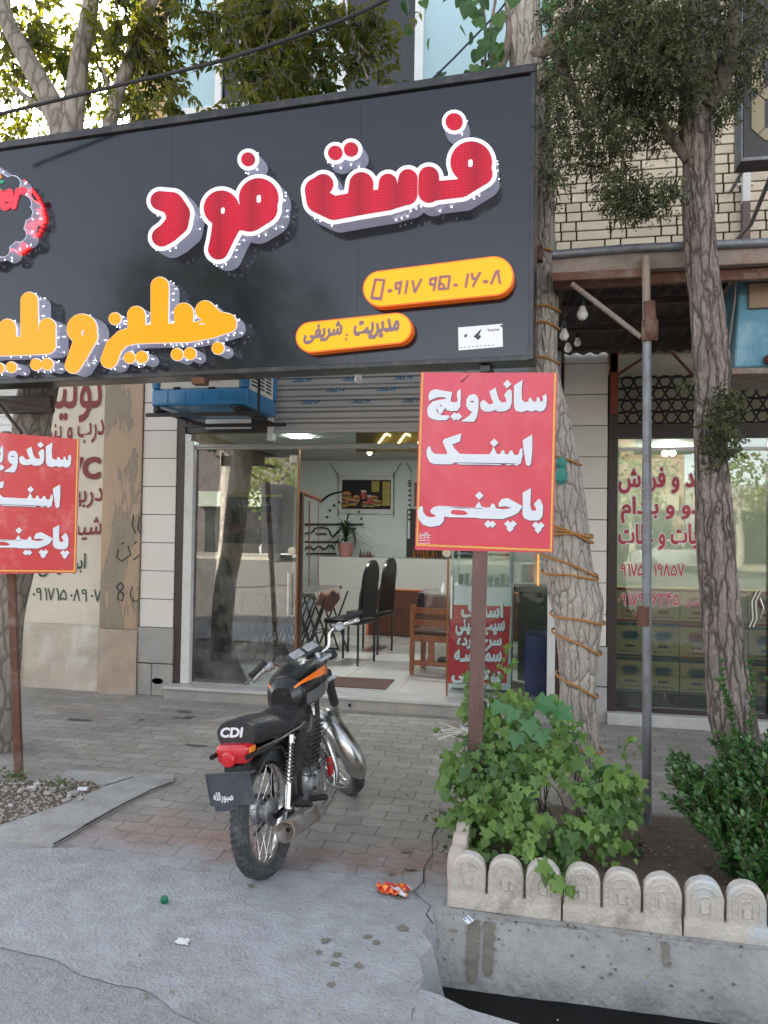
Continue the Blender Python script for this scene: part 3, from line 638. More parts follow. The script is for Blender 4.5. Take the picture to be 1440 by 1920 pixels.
# -- tiled pilasters
m_tile=M_('cream_tile',(.60,.555,.49),.4,dark=.94,scale=2.5,rnd=.06,bump=.06,bscale=6)
m_greyst=M_('grey_stone',(.33,.31,.28),.75,dark=.75,scale=5,bump=.7,bscale=18,stain=(.42,.34,.24),stain_amt=.5,sscale=3)
def pilaster(x0,x1,y,lab,ztile,zoff,gs=m_greyst,ztop=3.0):
    root=thing('tiled_pilaster',((x0+x1)/2,y,0),lab,'pilaster')
    mb=MB(); z=ztile
    while z<ztop:
        mb.rbox(x0,x1,y-.03,y+.012,z,z+.262-.006,.0025,1,r=random.random()); z+=.262
    mb.box(x0+.004,x1-.004,y+.0125,y+.3,0,ztop,1)
    mb.build('tiles',[m_tile,m_conc2],root)
    mb=MB(); mb.rbox(x0-.01,x1+.01,y-.045,y+.011,.3,ztile-.006,.006); 
    mb.rbox(x0-.01,(x0+x1)/2-.03,y-.042,y+.011,0,.29,.008); mb.rbox((x0+x1)/2-.025,x1+.01,y-.043,y+.011,0,.292,.008); mb.build('stone_base',gs,root)
    return root
pl=pilaster(-3.62,-3.285,FY,'cream tiled pilaster with grey stone base left of the glass door',.63,0)
mb=MB(); c_=WY(295,1277,FY-.047); mb.lathe([(.001,0),(.05,.0)],Matrix.Translation(c_)@Matrix.Rotation(R(90),4,'X')@Matrix.Diagonal((1.1,.55,1,1)),14); mb.build('hole',m_dark,pl)
pr_=pilaster(XW(1056,900),XW(1131,900)+.03,FY,'cream tiled pilaster behind the roped tree, right of the glass front',.63,0,M_('grey_stone_b',(.36,.34,.32),.75,dark=.75,scale=5,bump=.7,bscale=18))
# -- shop front
xd0,xd1=-3.20,XW(1040,1300); xo0=XW(1025,1300)
root_sf=thing('fast_food_facade',((xd0+xd1)/2,FY,0),'fast food shop front with white side frames, glass panels and raised door sill','shop front')
mb=MB(); mb.box(-3.285,-3.205,FY-.02,FY+.1,.1,3.0); mb.box(xd1+.002,xd1+.055,FY-.02,FY+.1,.1,3.0); mb.box(-3.285,xd1+.055,FY+.02,FY+.1,2.442,2.47); mb.build('brown_frame',m_brown,root_sf)
mb=MB(); mb.rbox(-3.2,-3.115,FY-.03,FY+.08,.125,2.36,.004); mb.build('side_frame',m_white,root_sf)
mb=MB(); mb.rbox(xo0,xd1,FY-.03,FY+.08,.125,3.0,.004); mb.build('side_frame',m_white,root_sf)
mb=MB(); mb.rbox(-3.112,xo0-.002,FY+.0,FY+.06,2.285,2.33,.006); mb.tube([(-3.11,FY-.002,2.31),(xo0,FY-.002,2.31)],.012,8); mb.build('top_rail',M_('grey_alu',(.42,.41,.38),.35,metal=.6,dark=.8),root_sf)
m_glass=glassmat('clear_glass',(.85,.9,.89),2.5,wav=.015,dirt_haze=.2)  # pale dirt film also paints the hazy street reflections on this pane
m_glass2=glassmat('door_glass',(.9,.95,.93),1.45,dirt_haze=.03)
xg1=XW(553,1100)
mb=MB(); mb.box(-3.112,xg1,FY+.03,FY+.04,.135,2.284); mb.build('fixed_glass',m_glass,root_sf)
mb=MB(); mb.box(-3.112,xo0-.003,FY+.03,FY+.038,2.332,2.44); mb.build('transom_glass',m_glass2,root_sf)
m_bronze0=m_bronze=M_('bronze_strip',(.33,.15,.06),.35,metal=.7,dark=.7,scale=9)
xg2=XW(841,1100)
mb=MB(); mb.box(xg2,xo0-.003,FY+.03,FY+.04,.135,2.284); mb.build('fixed_glass',m_glass2,root_sf)
mb=MB(); mb.box(xg1+.001,xg1+.014,FY+.02,FY+.05,.135,2.28); mb.build('edge_strip',m_bronze0,root_sf); mb=MB(); mb.box(xg2-.016,xg2-.001,FY+.02,FY+.05,.135,2.284); mb.build('edge_strip',m_bronze,root_sf)
m_steel=M_('brushed_steel',(.6,.58,.54),.3,metal=.9,dark=.85,scale=12)
for px,py in [(548,1033),(838,1037)]:
    p=WY(px,py,FY+.01); mb=MB(); mb.lathe([(.001,-.02),(.032,-.02),(.036,-.012),(.036,.02)],Matrix.Translation(p)@Matrix.Rotation(R(-90),4,'X')@Matrix.Diagonal((1,1,-1,1)),24); mb.lathe([(.001,-.026),(.01,-.026),(.012,-.019)],Matrix.Translation(p)@Matrix.Rotation(R(-90),4,'X')@Matrix.Diagonal((1,1,-1,1)),12); mb.build('door_lock',M_('lock_ivory',(.62,.55,.42),.35,metal=.4),root_sf,smooth=True)
for px,y0_,y1_ in [(541,1075,1155),(847,1080,1160)]:
    mb=MB()
    a=WY(px,y0_,FY-.03); b=WY(px,y1_,FY-.03); b.x=a.x
    for dy in (-.0,.10): mb.tube([a+Vector((0,dy,0)),b+Vector((0,dy,0))],.011,10)
    for f in (.15,.85): 
        q=a.lerp(b,f); mb.tube([q,q+Vector((0,.1,0))],.006,8)
    mb.build('door_handle',m_steel,root_sf,smooth=True)
for px,py in [(550,857),(585,848)]:
    p=WY(px,py,FY); mb=MB(); mb.rbox(p.x-.035,p.x+.03,FY+.015,FY+.055,p.z-.05,p.z+.02,.004); 
    if px==550: mb.build('glass_clamp',m_steel,root_sf)
# sill and step
m_marb=M_('marble_sill',(.5,.48,.45),.35,dark=.8,scale=3,bump=.1,bscale=20,stain=(.38,.35,.31),stain_amt=.5,sscale=4)
mb=MB(); mb.rbox(-3.3,xd1+.06,FY-.17,FY+.11,.095,.122,.004); mb.build('door_sill',m_marb,root_sf)
mb=MB(); wavy_slab(mb,-3.3,xd1+.06,-.02,.094,FY-.14,.2,.008,nx=60,nz=4,sd=3)
mb.build('door_step',m_greyst,root_sf,smooth=True)
mb=MB(); p=WY(656,1322,FY-.15); mb.lathe([(.001,0),(.013,0)],Matrix.Translation(p+Vector((0,-.006,0)))@Matrix.Rotation(R(90),4,'X'),12); mb.build('step_hole',m_dark,root_sf)
# shutter curtain lowered above the door
xs0=XW(516,760,FY-.05)
root_rs=thing('roller_shutter',((xs0+xd1)/2,FY-.05,2.45),'grey ribbed roller shutter with blue printed film, raised above the shop door','roller shutter')
m_shut=M_('shutter_aluminium',(.47,.45,.42),.45,metal=.35,dark=.82,scale=6,stretch=(.3,1,3),stain=(.3,.27,.24),stain_amt=.3,sscale=6)
m_film=M_('film_text_blue',(.05,.16,.28),.5)
mb=MB(); z=2.445; k=0
while z<3.2:
    pr=[(0,0),(-.014,.012),(-.014,.05),(-.006,.062),(0,.066),(-.02,.07),(-.022,.094),(0,.1)]
    for a,b in zip(pr[:-1],pr[1:]):
        mb.add([(xs0,FY-.05+a[0],z+a[1]),(xd1,FY-.05+a[0],z+a[1]),(xd1,FY-.05+b[0],z+b[1]),(xs0,FY-.05+b[0],z+b[1])],[(0,1,2,3)],0,.5)
    z+=.1
mb.box(xs0,xd1,FY-.048,FY-.02,2.445,3.2)
mb.rbox(xs0,xd1,FY-.085,FY-.04,2.42,2.45,.004)
mb.build('slats',m_shut,root_rs)
mb=MB(); mb.rbox(xs0-.05,xs0-.002,FY-.11,FY-.0,2.35,3.2,.004); mb.build('guide_rail',m_white,root_rs)
mb=MB()
lo,bb=text_loops('ALTEC',.05,.25,.02,True)
for row,(zz,ox) in enumerate([(ZW(650,748,FY-.06)-.02,.1),(ZW(650,726,FY-.06)-.02,.33),(ZW(650,706,FY-.06)-.02,.02)]):
    for k in range(6):
        X_=xs0+.15+ox+k*.46
        if X_>xd1-.2: break
        hh=.036
        solid(mb,lo,lambda x,y,d,X_=X_,zz=zz,hh=hh: Vector((X_+.18-(x-bb[0])/(bb[1]-bb[0])*.18, FY-.0645-d, zz+hh*.5-(y/bb[3])*hh)),0,.001,0,None,tol=.004)
mb.build('printed_film',m_film,root_rs)
mb=MB(); mb.box(-3.205,xs0-.055,FY+.0,FY+.1,2.44,3.2); mb.build('dark_transom_panel',M_('dark_panel',(.04,.03,.025),.4),root_sf)
mb=MB(); mb.rbox(XW(387,800),XW(472,800),FY-.02,FY-.001,2.47,2.56,.003); mb.build('pale_strip',m_white,root_sf)
mb=MB(); mb.box(-3.3,xd1+.08,FY-.0,FY+.35,3.2,3.45); mb.build('lintel',m_conc2,root_sf)

# ================================================================ upper storey: pale blue panels, windows, bricks
root_up=thing('upper_storey',(-1.5,FY,3.4),'pale blue panelled upper storey with dark white framed windows above the sign','building')
ztrim=ZW(420,208)
m_panel=M_('pale_blue_panel',(.40,.56,.60),.35,dark=.93,scale=1.5,spec=.5)
m_panel2=M_('pale_green_panel',(.42,.54,.50),.35,dark=.93,scale=1.5)
xa=XW(322,100); 
mb=MB()
cols=[XW(322,100),XW(413,100)]; cols2=[XW(793,80),XW(1000,80)+.12]
mb.box(cols[0],cols[1],FY-.02,FY+.05,ztrim,12); mb.box(cols2[0],cols2[1],FY-.02,FY+.05,3.4,12)
mb.build('panel',m_panel,root_up)
mb=MB(); mb.box(cols[0],cols2[0]-.002,FY-.018,FY+.05,3.4,ztrim-.001); mb.box(XW(556,60),XW(634,60),FY-.016,FY+.05,ztrim+.001,12); mb.build('panel',[m_panel2],root_up)
mb=MB()
mb.rbox(cols[0]-.02,cols2[0],FY-.06,FY-.021,ztrim-.045,ztrim+.03,.006)
for a,b in [(408,420),(545,557),(634,652),(779,795),(318,326)]:
    mb.rbox(XW(a,100),XW(b,100),FY-.055,FY-.0205,ztrim+.0305,12,.005)
mb.build('window_frame',M_('white_window_frame',(.75,.75,.73),.4,dark=.93),root_up)
m_win=M_('dark_window_glass',(.02,.02,.02),.06,spec=.6)
for a,b in [(420,545),(652,779)]:
    mb=MB(); mb.box(XW(a,100),XW(b,100),FY-.0,FY+.04,ztrim+.03,12); wn=mb.build('window',m_win,root_up)
mb=MB(); mb.box(XW(451,100),XW(455,100),FY-.03,FY-.001,ztrim+.03,12); mb.build('window_mullion',m_white,root_up)
mb=MB(); mb.box(-3.85,12,FY+.4,FY+8,3.3,12.2); mb.box(-3.85,12,FY+.06,FY+.4,3.46,12.2); mb.build('core_wall',m_conc2,root_up)
# brick facing
m_brick=M_('cream_brick',(.62,.51,.375),.75,dark=.85,scale=14,rnd=.12,bump=.4,bscale=60)
m_mort=M_('dark_mortar',(.035,.028,.022),.95)
def bricks(mb,x0,x1,z0,z1,y):
    row=0; z=z0; ph=.0807
    while z<z1:
        x=x0-((row*.37)%.39)-.1*(row%2); k=row%2
        while x<x1:
            L_=.262 if k%2==0 else .112
            a,b=max(x,x0),min(x+L_,x1)
            if b-a>.02: mb.rbox(a,b,y-.05,y-.001,z,z+ph-.011,.003,1,r=random.random())
            x+=L_+.014; k+=1
        z+=ph; row+=1
root=thing('brick_facade',(2,FY,3),'cream brick facade with dark recessed joints above the rusty canopy','brick wall')
mb=MB(); xb0=XW(1000,80)+.125; bricks(mb,xb0,2.6,3.14,6.9,FY); mb.build('bricks',m_brick,root)
mb=MB(); mb.box(xb0,12,FY-.03,FY+.05,3.12,12); mb.box(2.6,12,FY-.05,FY-.031,3.14,12); mb.build('mortar',m_mort,root)
root=thing('brick_pier',(-3.7,FY,3.4),'narrow yellow brick pier at the left end of the panelled upper storey','brick wall')
mb=MB(); bricks(mb,-3.85,cols[0]-.03,3.4,7.5,FY); mb.build('bricks',M_('yellow_brick',(.62,.42,.2),.75,dark=.85,scale=14,rnd=.15),root)
mb=MB(); mb.box(-3.85,cols[0]-.03,FY-.03,FY+.05,3.4,12); mb.build('mortar',m_mort,root)
# downpipe on the bricks
root=thing('downpipe',(XW(1393,340),FY-.06,3.0),'square downpipe on the brick wall, white above and brown below','downpipe')
x0_=XW(1386,340); x1_=XW(1401,340)
mb=MB(); mb.rbox(x0_,x1_,FY-.11,FY-.051,ZW(1393,388),7,.004); mb.build('white_section',m_white,root)
mb=MB(); mb.rbox(x0_,x1_,FY-.11,FY-.051,3.02,ZW(1393,388)-.002,.004); mb.build('brown_section',M_('brown_pipe_paint',(.12,.07,.06),.5),root)
for py in (320,352): 
    mb=MB(); z=ZW(1393,py); mb.rbox(x0_-.03,x1_+.03,FY-.075,FY-.0505,z-.012,z+.012,.003)
    mb.build('bracket',m_white,root)

# ================================================================ right hand shop
xr0=XW(1131,1000)+.035; xr1=3.3
root_r=thing('dry_goods_facade',(1.7,FY,0),'dark framed shop window of the dry goods shop under the rusty canopy','shop front')
mb=MB(); mb.box(xr0,xr0+.075,FY-.03,FY+.1,.1,2.9); mb.box(XW(1440,1000)+.01,XW(1440,1000)+.07,FY-.02,FY+.08,.12,2.36); mb.box(xr0+.075,xr1,FY-.03,FY+.1,2.36,2.47); mb.box(xr0+.075,xr1,FY-.01,FY+.1,.1,.135)
mb.build('frame',M_('dark_brown_frame',(.035,.02,.017),.5,dark=.7,scale=9),root_r)
mb=MB(); mb.box(xr0+.077,xr1,FY+.0,FY+.05,2.255,2.28); mb.build('pale_rail',m_white,root_r)
mb=MB(); mb.box(xr0+.076,XW(1440,1000)+.005,FY+.03,FY+.04,.136,2.36); mb.box(XW(1440,1000)+.075,xr1,FY+.03,FY+.04,.136,2.36); glr=mb.build('window_glass',glassmat('shop_glass',(.88,.93,.88),1.95,wav=.02,dirt_haze=.05),root_r)
mb=MB(); mb.rbox(xr0,xr1,FY-.1,FY+.1,.0,.1,.01); wl=mb.build('sill',M_('pale_sill',(.45,.43,.4),.8,dark=.75,scale=7,bump=.6,bscale=25),root_r)
# lettering on the glass
m_red=M_('sign_red',(.46,.045,.06),.5); m_wht=M_('letter_white',(.72,.72,.74),.45,dark=.95)
def glass_text(s,q,grow=.035,**k):
    mb=MB(); put_text(mb,s,q,d=.002,grow=grow+.035,**k); mb.build('letter_outline',m_wht,glr)
    mb=MB(); put_text(mb,s,q,d=.004,grow=grow,**k); mb.build('letters',m_red,glr)
YG=FY+.029
glass_text('خرید و فروش',wq(1160,924,1350,924,46,YG))
glass_text('گردو و بادام',wq(1165,980,1350,980,52,YG))
glass_text('حبوبات و غلات',wq(1160,1030,1352,1030,46,YG))
glass_text('09175519857',wq(1160,1080,1282,1080,22,YG),grow=0,digits=True,r=.07)
glass_text('09179663450',wq(1160,1135,1282,1135,22,YG),grow=0,digits=True,r=.07)
glass_text('مقدم',wq(1288,1140,1318,1140,14,YG),grow=.03)
# bow shaped white handle on the glass
mb=MB(); 
for off in (0,7):
    mb.tube([WY(1420+off,1108,YG-.03),WY(1410+off,1128,YG-.03),WY(1412+off,1160,YG-.03),WY(1405+off,1176,YG-.03)],.008,8)
mb.tube([WY(1425,1122,YG-.03),WY(1432,1140,YG-.04),WY(1426,1160,YG-.03)],.006,8)
mb.build('door_handle',m_steel,root_r,smooth=True)
# lattice grille, plaster above
mb=MB(); zz0,zz1=2.475,2.86
import itertools
for i in range(26):
    for j in range(4):
        cx_,cz=xr0+.1+i*.1+(.05 if j%2 else 0),zz0+.05+j*.1
        if cx_>xr1: continue
        a=[Vector((cx_+.05*math.cos(R(60*k_)),FY+.0,cz+.05*math.sin(R(60*k_)))) for k_ in range(6)]
        mb.tube(a,.009,4,closed=True)
for z in (zz0,zz0+.1,zz0+.2,zz0+.3,zz1): mb.tube([(xr0+.07,FY+.01,z),(xr1,FY+.01,z)],.008,6)
gr=mb.build('lattice_grille',m_black,root_r)
m_cream=M_('cracked_cream_board',(.5,.46,.34),.7,dark=.85,scale=3,bump=.5,bscale=6,stain=(.3,.27,.2),stain_amt=.5,sscale=3)
mb=MB(); mb.box(xr0+.08,xr1,FY+.2,FY+.24,2.42,3.1); mb.build('board',m_cream,root_r)
mb=MB()
for a,b in [((1155,705),(1230,655)),((1255,655),(1300,705)),((1340,705),(1300,668)),((1155,660),(1330,650))]:
    mb.tube([WY(a[0],a[1],FY-.03),WY(b[0],b[1],FY-.03)],.012,6)
mb.box(xr0+.0,xr0+.06,FY-.06,FY-.031,2.9,3.1)
mb.build('red_truss',M_('old_red_paint',(.17,.035,.02),.6,dark=.7,scale=12),root_r)
mb=MB(); mb.box(xr0+.01,xr0+.07,FY-.06,FY-.032,2.55,3.05); mb.build('red_post',M_('red_oxide',(.22,.04,.015),.6,dark=.6,scale=12),root_r)
# interior of that shop
mb=MB(); mb.box(xr0+.0,5,FY+3,FY+3.1,0,2.5,0); mb.box(xr0-.02,xr0+.02,FY+.11,FY+3,0,2.5,0); mb.box(xr0,5,FY+.11,FY+3,2.47,2.5,0); mb.box(4.9,5,FY+.11,FY+3,0,2.5); mb.build('right_shop_wall',M_('greenish_wall',(.5,.53,.45),.8,dark=.8,scale=3),kind='structure')
mb=MB(); mb.box(xr0,5,FY+.11,FY+3,-.01,.1); mb.build('right_shop_floor',m_conc2,kind='structure')
m_card=M_('carton_board',(.62,.5,.30),.8,dark=.88,scale=5,rnd=.08); m_cb=M_('carton_blue',(.05,.14,.22),.7); m_cr=M_('carton_red',(.4,.07,.06),.7)
cw,ch,cdp=.272,.30,.3
def carton(red):
    root=thing('carton',(0,0,0),'x','carton','printed cartons stacked behind the dry goods window')
    mb=MB(); mb.rbox(0,cw-.006,0,cdp,0,ch-.004,.004); mb.build('box',m_card,root,local=True)
    mb=MB(); y=-.0015
    hexp=[(cw/2+.085*math.cos(a)*1.0,ch*.62+.055*math.sin(a)) for a in [R(v) for v in (0,50,130,180,230,310)]]
    fr=(Vector((0,0,0)),Vector((1,0,0)),Vector((0,0,1)),Vector((0,-1,0)))
    inner=[(cw/2+(x-cw/2)*.82,ch*.62+(z-ch*.62)*.8) for x,z in hexp]
    mb.prism(inner,.001,.002,fr)
    for i in range(6): 
        a,b=hexp[i],hexp[(i+1)%6]; a2,b2=[(cw/2+(p[0]-cw/2)*.93,ch*.62+(p[1]-ch*.62)*.92) for p in (a,b)]
        mb.prism([a,b,b2,a2],.001,.002,fr)
    mb.prism([(.09,.085),(cw-.09,.085),(cw-.1,.105),(.1,.105)],.001,.002,fr)
    for k in range(5): mb.prism([(.06+k*.033,.045),(.08+k*.033,.045),(.08+k*.033,.055),(.06+k*.033,.055)],.001,.002,fr)
    mb.prism([(0,ch-.03),(cw-.006,ch-.03),(cw-.006,ch-.006),(0,ch-.006)],.001,.002,fr)
    mb.prism([(0,.006),(cw-.006,.006),(cw-.006,.022),(0,.022)],.001,.002,fr)
    mb.build('print',m_cr if red else m_cb,root,local=True)
    return root
cA,cB=carton(False),carton(True); used=[0,0]
order=['leftmost','second','third','fourth','fifth','sixth','seventh']
rown=['bottom','middle','top']
for j in range(3):
    for i in range(7):
        red=(j==0 and i>=5) or (j==1 and i in (2,3)) or (j==2)
        src=cB if red else cA; k=int(red)
        if used[k]: c=copy_tree(src)
        else: c=src; used[k]=1
        c.location=(xr0+.09+i*cw,FY+.32+random.uniform(-.01,.01),.2+j*ch); 
        c['label']='%s printed carton, %s from the left in the %s row behind the glass'%('red' if red else 'blue',order[i],rown[j])
mb=MB()
for k in range(4): mb.box(xr0+.08+k*.5,xr0+.5+k*.5,FY+.3,FY+.7,.1,.195)
mb.build('pallet',M_('dark_pallet',(.05,.06,.07),.7),label='dark low pallet carrying the cartons behind the glass',cat='pallet')
# bulbs added for lamp reflections in the right shop glass, brightening the cartons
for k,(px,py) in enumerate([(1247,850),(1261,849)]):
    p=WY(px,py,FY+1.6); mb=MB(); mb.ball(p,.03,14); 
    o=mb.build('added_bulb',emitmat('bulb_glow',(1,.97,.9),140),label='%s of two bulbs added for lamp reflections in the dry goods glass'%('left one','right one')[k] if 0 else ('left glowing bulb','right glowing bulb')[k]+' added for a lamp reflection in the dry goods shop glass',cat='light bulb',group='bulbs added for lamp reflections',smooth=True)
# ---------------- canopy over the right shop
root=thing('canopy',(1.7,5.3,3.0),'rusty corrugated canopy on beams over the dry goods shop','canopy')
YC=4.26
m_beam=M_('weathered_beam',(.30,.24,.2),.75,dark=.6,scale=8,bump=.5,bscale=40,stain=(.2,.09,.05),stain_amt=.8,sscale=5)
zb0,zb1=ZW(1200,528,YC),ZW(1200,474,YC); xC0=XW(1034,500,YC)
mb=MB(); mb.rbox(xC0,4,YC-.02,YC+.04,zb0+.06,zb1,.006); mb.build('front_beam',m_beam,root)
mb=MB(); mb.rbox(xC0,XW(1205,520,YC),YC-.05,YC-.0205,zb0+.01,zb0+.055,.004); mb.rbox(xC0+.02,4,YC+.045,YC+.09,zb0+.0,zb0+.06,.004); mb.build('angle_iron',m_rust,root)
mb=MB(); mb.tube([WY(1035,478,YC-.03),WY(1180,466,YC-.03),WY(1440,455,YC-.03),WY(1700,444,YC-.03)],.024,12); mb.build('conduit_pipe',m_grey,root,smooth=True)
mb=MB(); n=140; 
vs_=[]
for i in range(n+1):
    x=xC0+(4-xC0)*i/n; z=zb1-.0+.012*math.sin(i*1.6)
    vs_+= [(x,YC-.0,z-.03),(x,FY-.052,z+.0)]
mb.add(vs_,[(2*i,2*i+2,2*i+3,2*i+1) for i in range(n)],0,.5); mb.build('roof_sheet',M_('dark_tin',(.05,.035,.03),.6,metal=.2,dark=.6,scale=6),root)
mb=MB()
for x in (xC0+.03,1.3,2.6): mb.box(x,x+.04,YC+.05,FY-.06,zb1-.14,zb1-.09)
for y in (4.9,5.5,6.1): mb.box(xC0,4,y,y+.04,zb1-.088,zb1-.05)
mb.build('rafters',M_('dark_rafters',(.06,.035,.03),.7),root)
# support pipe with T bracket
xp=WY(1213,1000,YC-.04).x
root=thing('support_pipe',(xp,YC-.04,0),'grey steel support pipe standing in the planter under the canopy','pole')
mb=MB(); ptop=WY(1211,480,YC-.06); pm=WY(1213,640,YC-.04); pb=WY(1213,1572,YC-.04); pb.z=0
mb.tube([pb+Vector((.0,0,-.05)),pb.lerp(pm,.5),pm],[.0235,.0235,.0235],14); mb.build('lower_pipe',m_grey,root,smooth=True)
mb=MB(); mb.tube([pm-Vector((0,0,.1)),pm,ptop],.021,14); mb.build('upper_pipe',M_('painted_pipe',(.34,.27,.2),.6,dark=.7,scale=12,stain=(.17,.08,.05),stain_amt=.6,sscale=6),root,smooth=True)
pj=WY(1207,1155,YC-.04); mb=MB(); mb.lathe([(.03,-.05),(.034,-.05),(.034,.05),(.03,.05)],Matrix.Translation(pj),14); mb.ball(pj+Vector((-.035,0,.0)),.02,8); mb.build('coupling',m_rust,root,smooth=True)
mb=MB(); q=WY(1215,602,YC-.1); mb.tube([WY(1222,632,YC-.06),WY(1217,565,YC-.13)],.03,14,caps=False); 
a=WY(1203,600,YC-.07); b=WY(1234,638,YC-.07); mb.rbox(a.x,b.x,YC-.075,YC-.06,b.z,a.z+.0,.003); mb.build('socket_bracket',m_rust,root,smooth=True)
mb=MB(); mb.tube([WY(1072,532,YC-.03),WY(1202,632,YC-.05)],.014,10); mb.build('diagonal_brace',m_beam,root,smooth=True)
# hanging bulbs
m_bulb=M_('white_bulb',(.75,.74,.66),.25,dark=.97,coat=.3); 
bl=[(1092,590,1088,550,4.5,'largest white bulb hanging under the canopy near the brace',.032),(1058,630,1056,605,4.6,'white bulb hanging beside the tree trunk, second highest',.028),(1083,643,1083,628,5.4,'small white bulb hanging in the shade behind the others',.024),(1065,654,1063,645,5.2,'lowest bulb by the tiled pilaster, partly hidden',.026)]
for px,py,cx_,cy,Y,lb,rr in bl:
    p=WY(px,py,Y); root=thing('hanging_bulb',p,lb,'light bulb','bulbs strung beneath the canopy')
    mb=MB(); mb.lathe([(.001,-rr),(rr*.6,-rr*.85),(rr,-rr*.2),(rr*.95,rr*.3),(rr*.55,rr*1.2),(rr*.42,rr*1.6)],Matrix.Translation(p),18); mb.build('bulb',m_bulb,root,smooth=True)
    mb=MB(); mb.lathe([(rr*.5,rr*1.5),(rr*.62,rr*1.6),(rr*.6,rr*2.8),(rr*.2,rr*3.1)],Matrix.Translation(p),14); mb.build('socket',m_black,root,smooth=True)
    mb=MB(); mb.tube([p+Vector((0,0,rr*3)),p+Vector((.01,0,.16)),Vector((p.x+.03,p.y,zb0+.03))],.003,5); mb.build('cord',m_black,root)
mb=MB(); mb.tube([WY(1030,668,4.5),WY(1040,640,4.5),WY(1062,590,4.5),WY(1090,548,4.5)],.004,6); mb.tube([WY(1040,625,4.5),WY(1060,612,4.55),WY(1160,612,5.6)],.004,6); mb.build('loose_cable',m_black,label='thin black cable looping between the hanging bulbs',cat='cable')
# roofline box with the seven segment digits and the blue cooler box, right edge
YD=4.6
root=thing('digital_sign',WY(1440,200,YD),'black sign box with a large beige segmented digit at the top right edge','sign')
mb=MB(); a=WY(1392,296,YD); b=WY(1600,60,YD); mb.rbox(a.x,b.x,YD,YD+.14,a.z,b.z+.25,.006); mb.build('box',M_('dark_sign_box',(.045,.038,.034),.4,dark=.7,scale=9),root)
mb=MB(); mb.rbox(a.x-.012,a.x-.001,YD-.01,YD+.14,a.z-.012,b.z+.25,.003); mb.rbox(a.x-.012,b.x,YD-.01,YD+.14,a.z-.024,a.z-.001,.003); mb.build('rim',m_grey,root)
m_seg=M_('beige_segment',(.36,.29,.17),.5,dark=.9)
def seg(p0,p1,w_=.043):
    p0,p1=Vector(p0),Vector(p1); d=(p1-p0).normalized(); n_=Vector((-d.y,d.x)) if len(d)==2 else None
    return d
fr=(Vector((0,YD,0)),Vector((1,0,0)),Vector((0,0,1)),Vector((0,-1,0)))
def hexseg(x0,z0,x1,z1,w_):
    d=Vector((x1-x0,z1-z0)); L_=d.length; d/=L_; n_=Vector((-d.y,d.x)); 
    P_=lambda s_,t_: (x0+d.x*s_+n_.x*t_, z0+d.y*s_+n_.y*t_)
    return [P_(0,0),P_(w_,w_),P_(L_-w_,w_),P_(L_,0),P_(L_-w_,-w_),P_(w_,-w_)]
xS=WY(1421,150,YD).x; zt,zm,zb_=WY(1421,103,YD).z,WY(1421,177,YD).z,WY(1421,252,YD).z; WS=.22
mb=MB()
for s_ in [(xS,zt,xS,zm+.006),(xS,zm-.006,xS,zb_),(xS+WS,zt,xS+WS,zm+.006),(xS+WS,zm-.006,xS+WS,zb_),(xS+.004,zt+.004,xS+WS-.004,zt+.004),(xS+.004,zm,xS+WS-.004,zm),(xS+.004,zb_-.004,xS+WS-.004,zb_-.004)]:
    mb.prism(hexseg(*s_,.034),.001,.006,fr)
mb.build('digit_segments',m_seg,root)
mb=MB(); mb.tube([(a.x+.2,YD+.1,a.z-.01),(a.x+.3,5.6,a.z+.0),(a.x+.3,FY-.04,a.z+.1)],.015,8); mb.tube([(a.x+.4,YD+.1,b.z),(a.x+.4,FY-.04,b.z)],.015,8); mb.build('bracket',m_grey,root)
YB=4.5
root=thing('blue_cooler_box',WY(1410,600,YB),'old blue metal box with a plywood patch hanging under the canopy at the right edge','cooler')
A_,B2,C2=WY(1386,518,YB),WY(1376,690,YB),WY(1600,700,YB)
m_blue=M_('faded_blue_metal',(.09,.25,.33),.45,metal=.2,dark=.6,scale=7,bump=.2,bscale=10,stain=(.3,.4,.42),stain_amt=.5,sscale=4)
mb=MB(); 
mb.rbox(B2.x,C2.x,YB,YB+.5,B2.z,A_.z,.012,fn=lambda v:(v.x+(v.z-B2.z)/(A_.z-B2.z)*(A_.x-B2.x)*max(0,1-(v.x-B2.x)*3),v.y,v.z)); mb.build('cabinet',m_blue,root)
mb=MB(); a_,b_=WY(1404,578,YB-.02),WY(1600,523,YB-.02); mb.rbox(a_.x,b_.x,YB-.025,YB-.001,a_.z,b_.z,.003); mb.build('plywood_patch',M_('old_plywood',(.32,.22,.14),.8,dark=.65,scale=5,stretch=(4,1,.6)),root)
mb=MB(); mb.rbox(B2.x-.01,C2.x,YB-.005,YB+.5,B2.z-.035,B2.z-.001,.004); mb.rbox(A_.x-.012,C2.x,YB-.03,YB+.5,A_.z+.001,A_.z+.025,.004); mb.tube([WY(1382,480,YB-.03),WY(1378,560,YB-.03),WY(1366,650,YB-.02)],.005,6); mb.build('support_frame',m_beam,root)
mb=MB(); p=WY(1443,674,YB-.02); mb.ball(p,.03,10); mb.build('float_valve',m_rust,root,smooth=True)
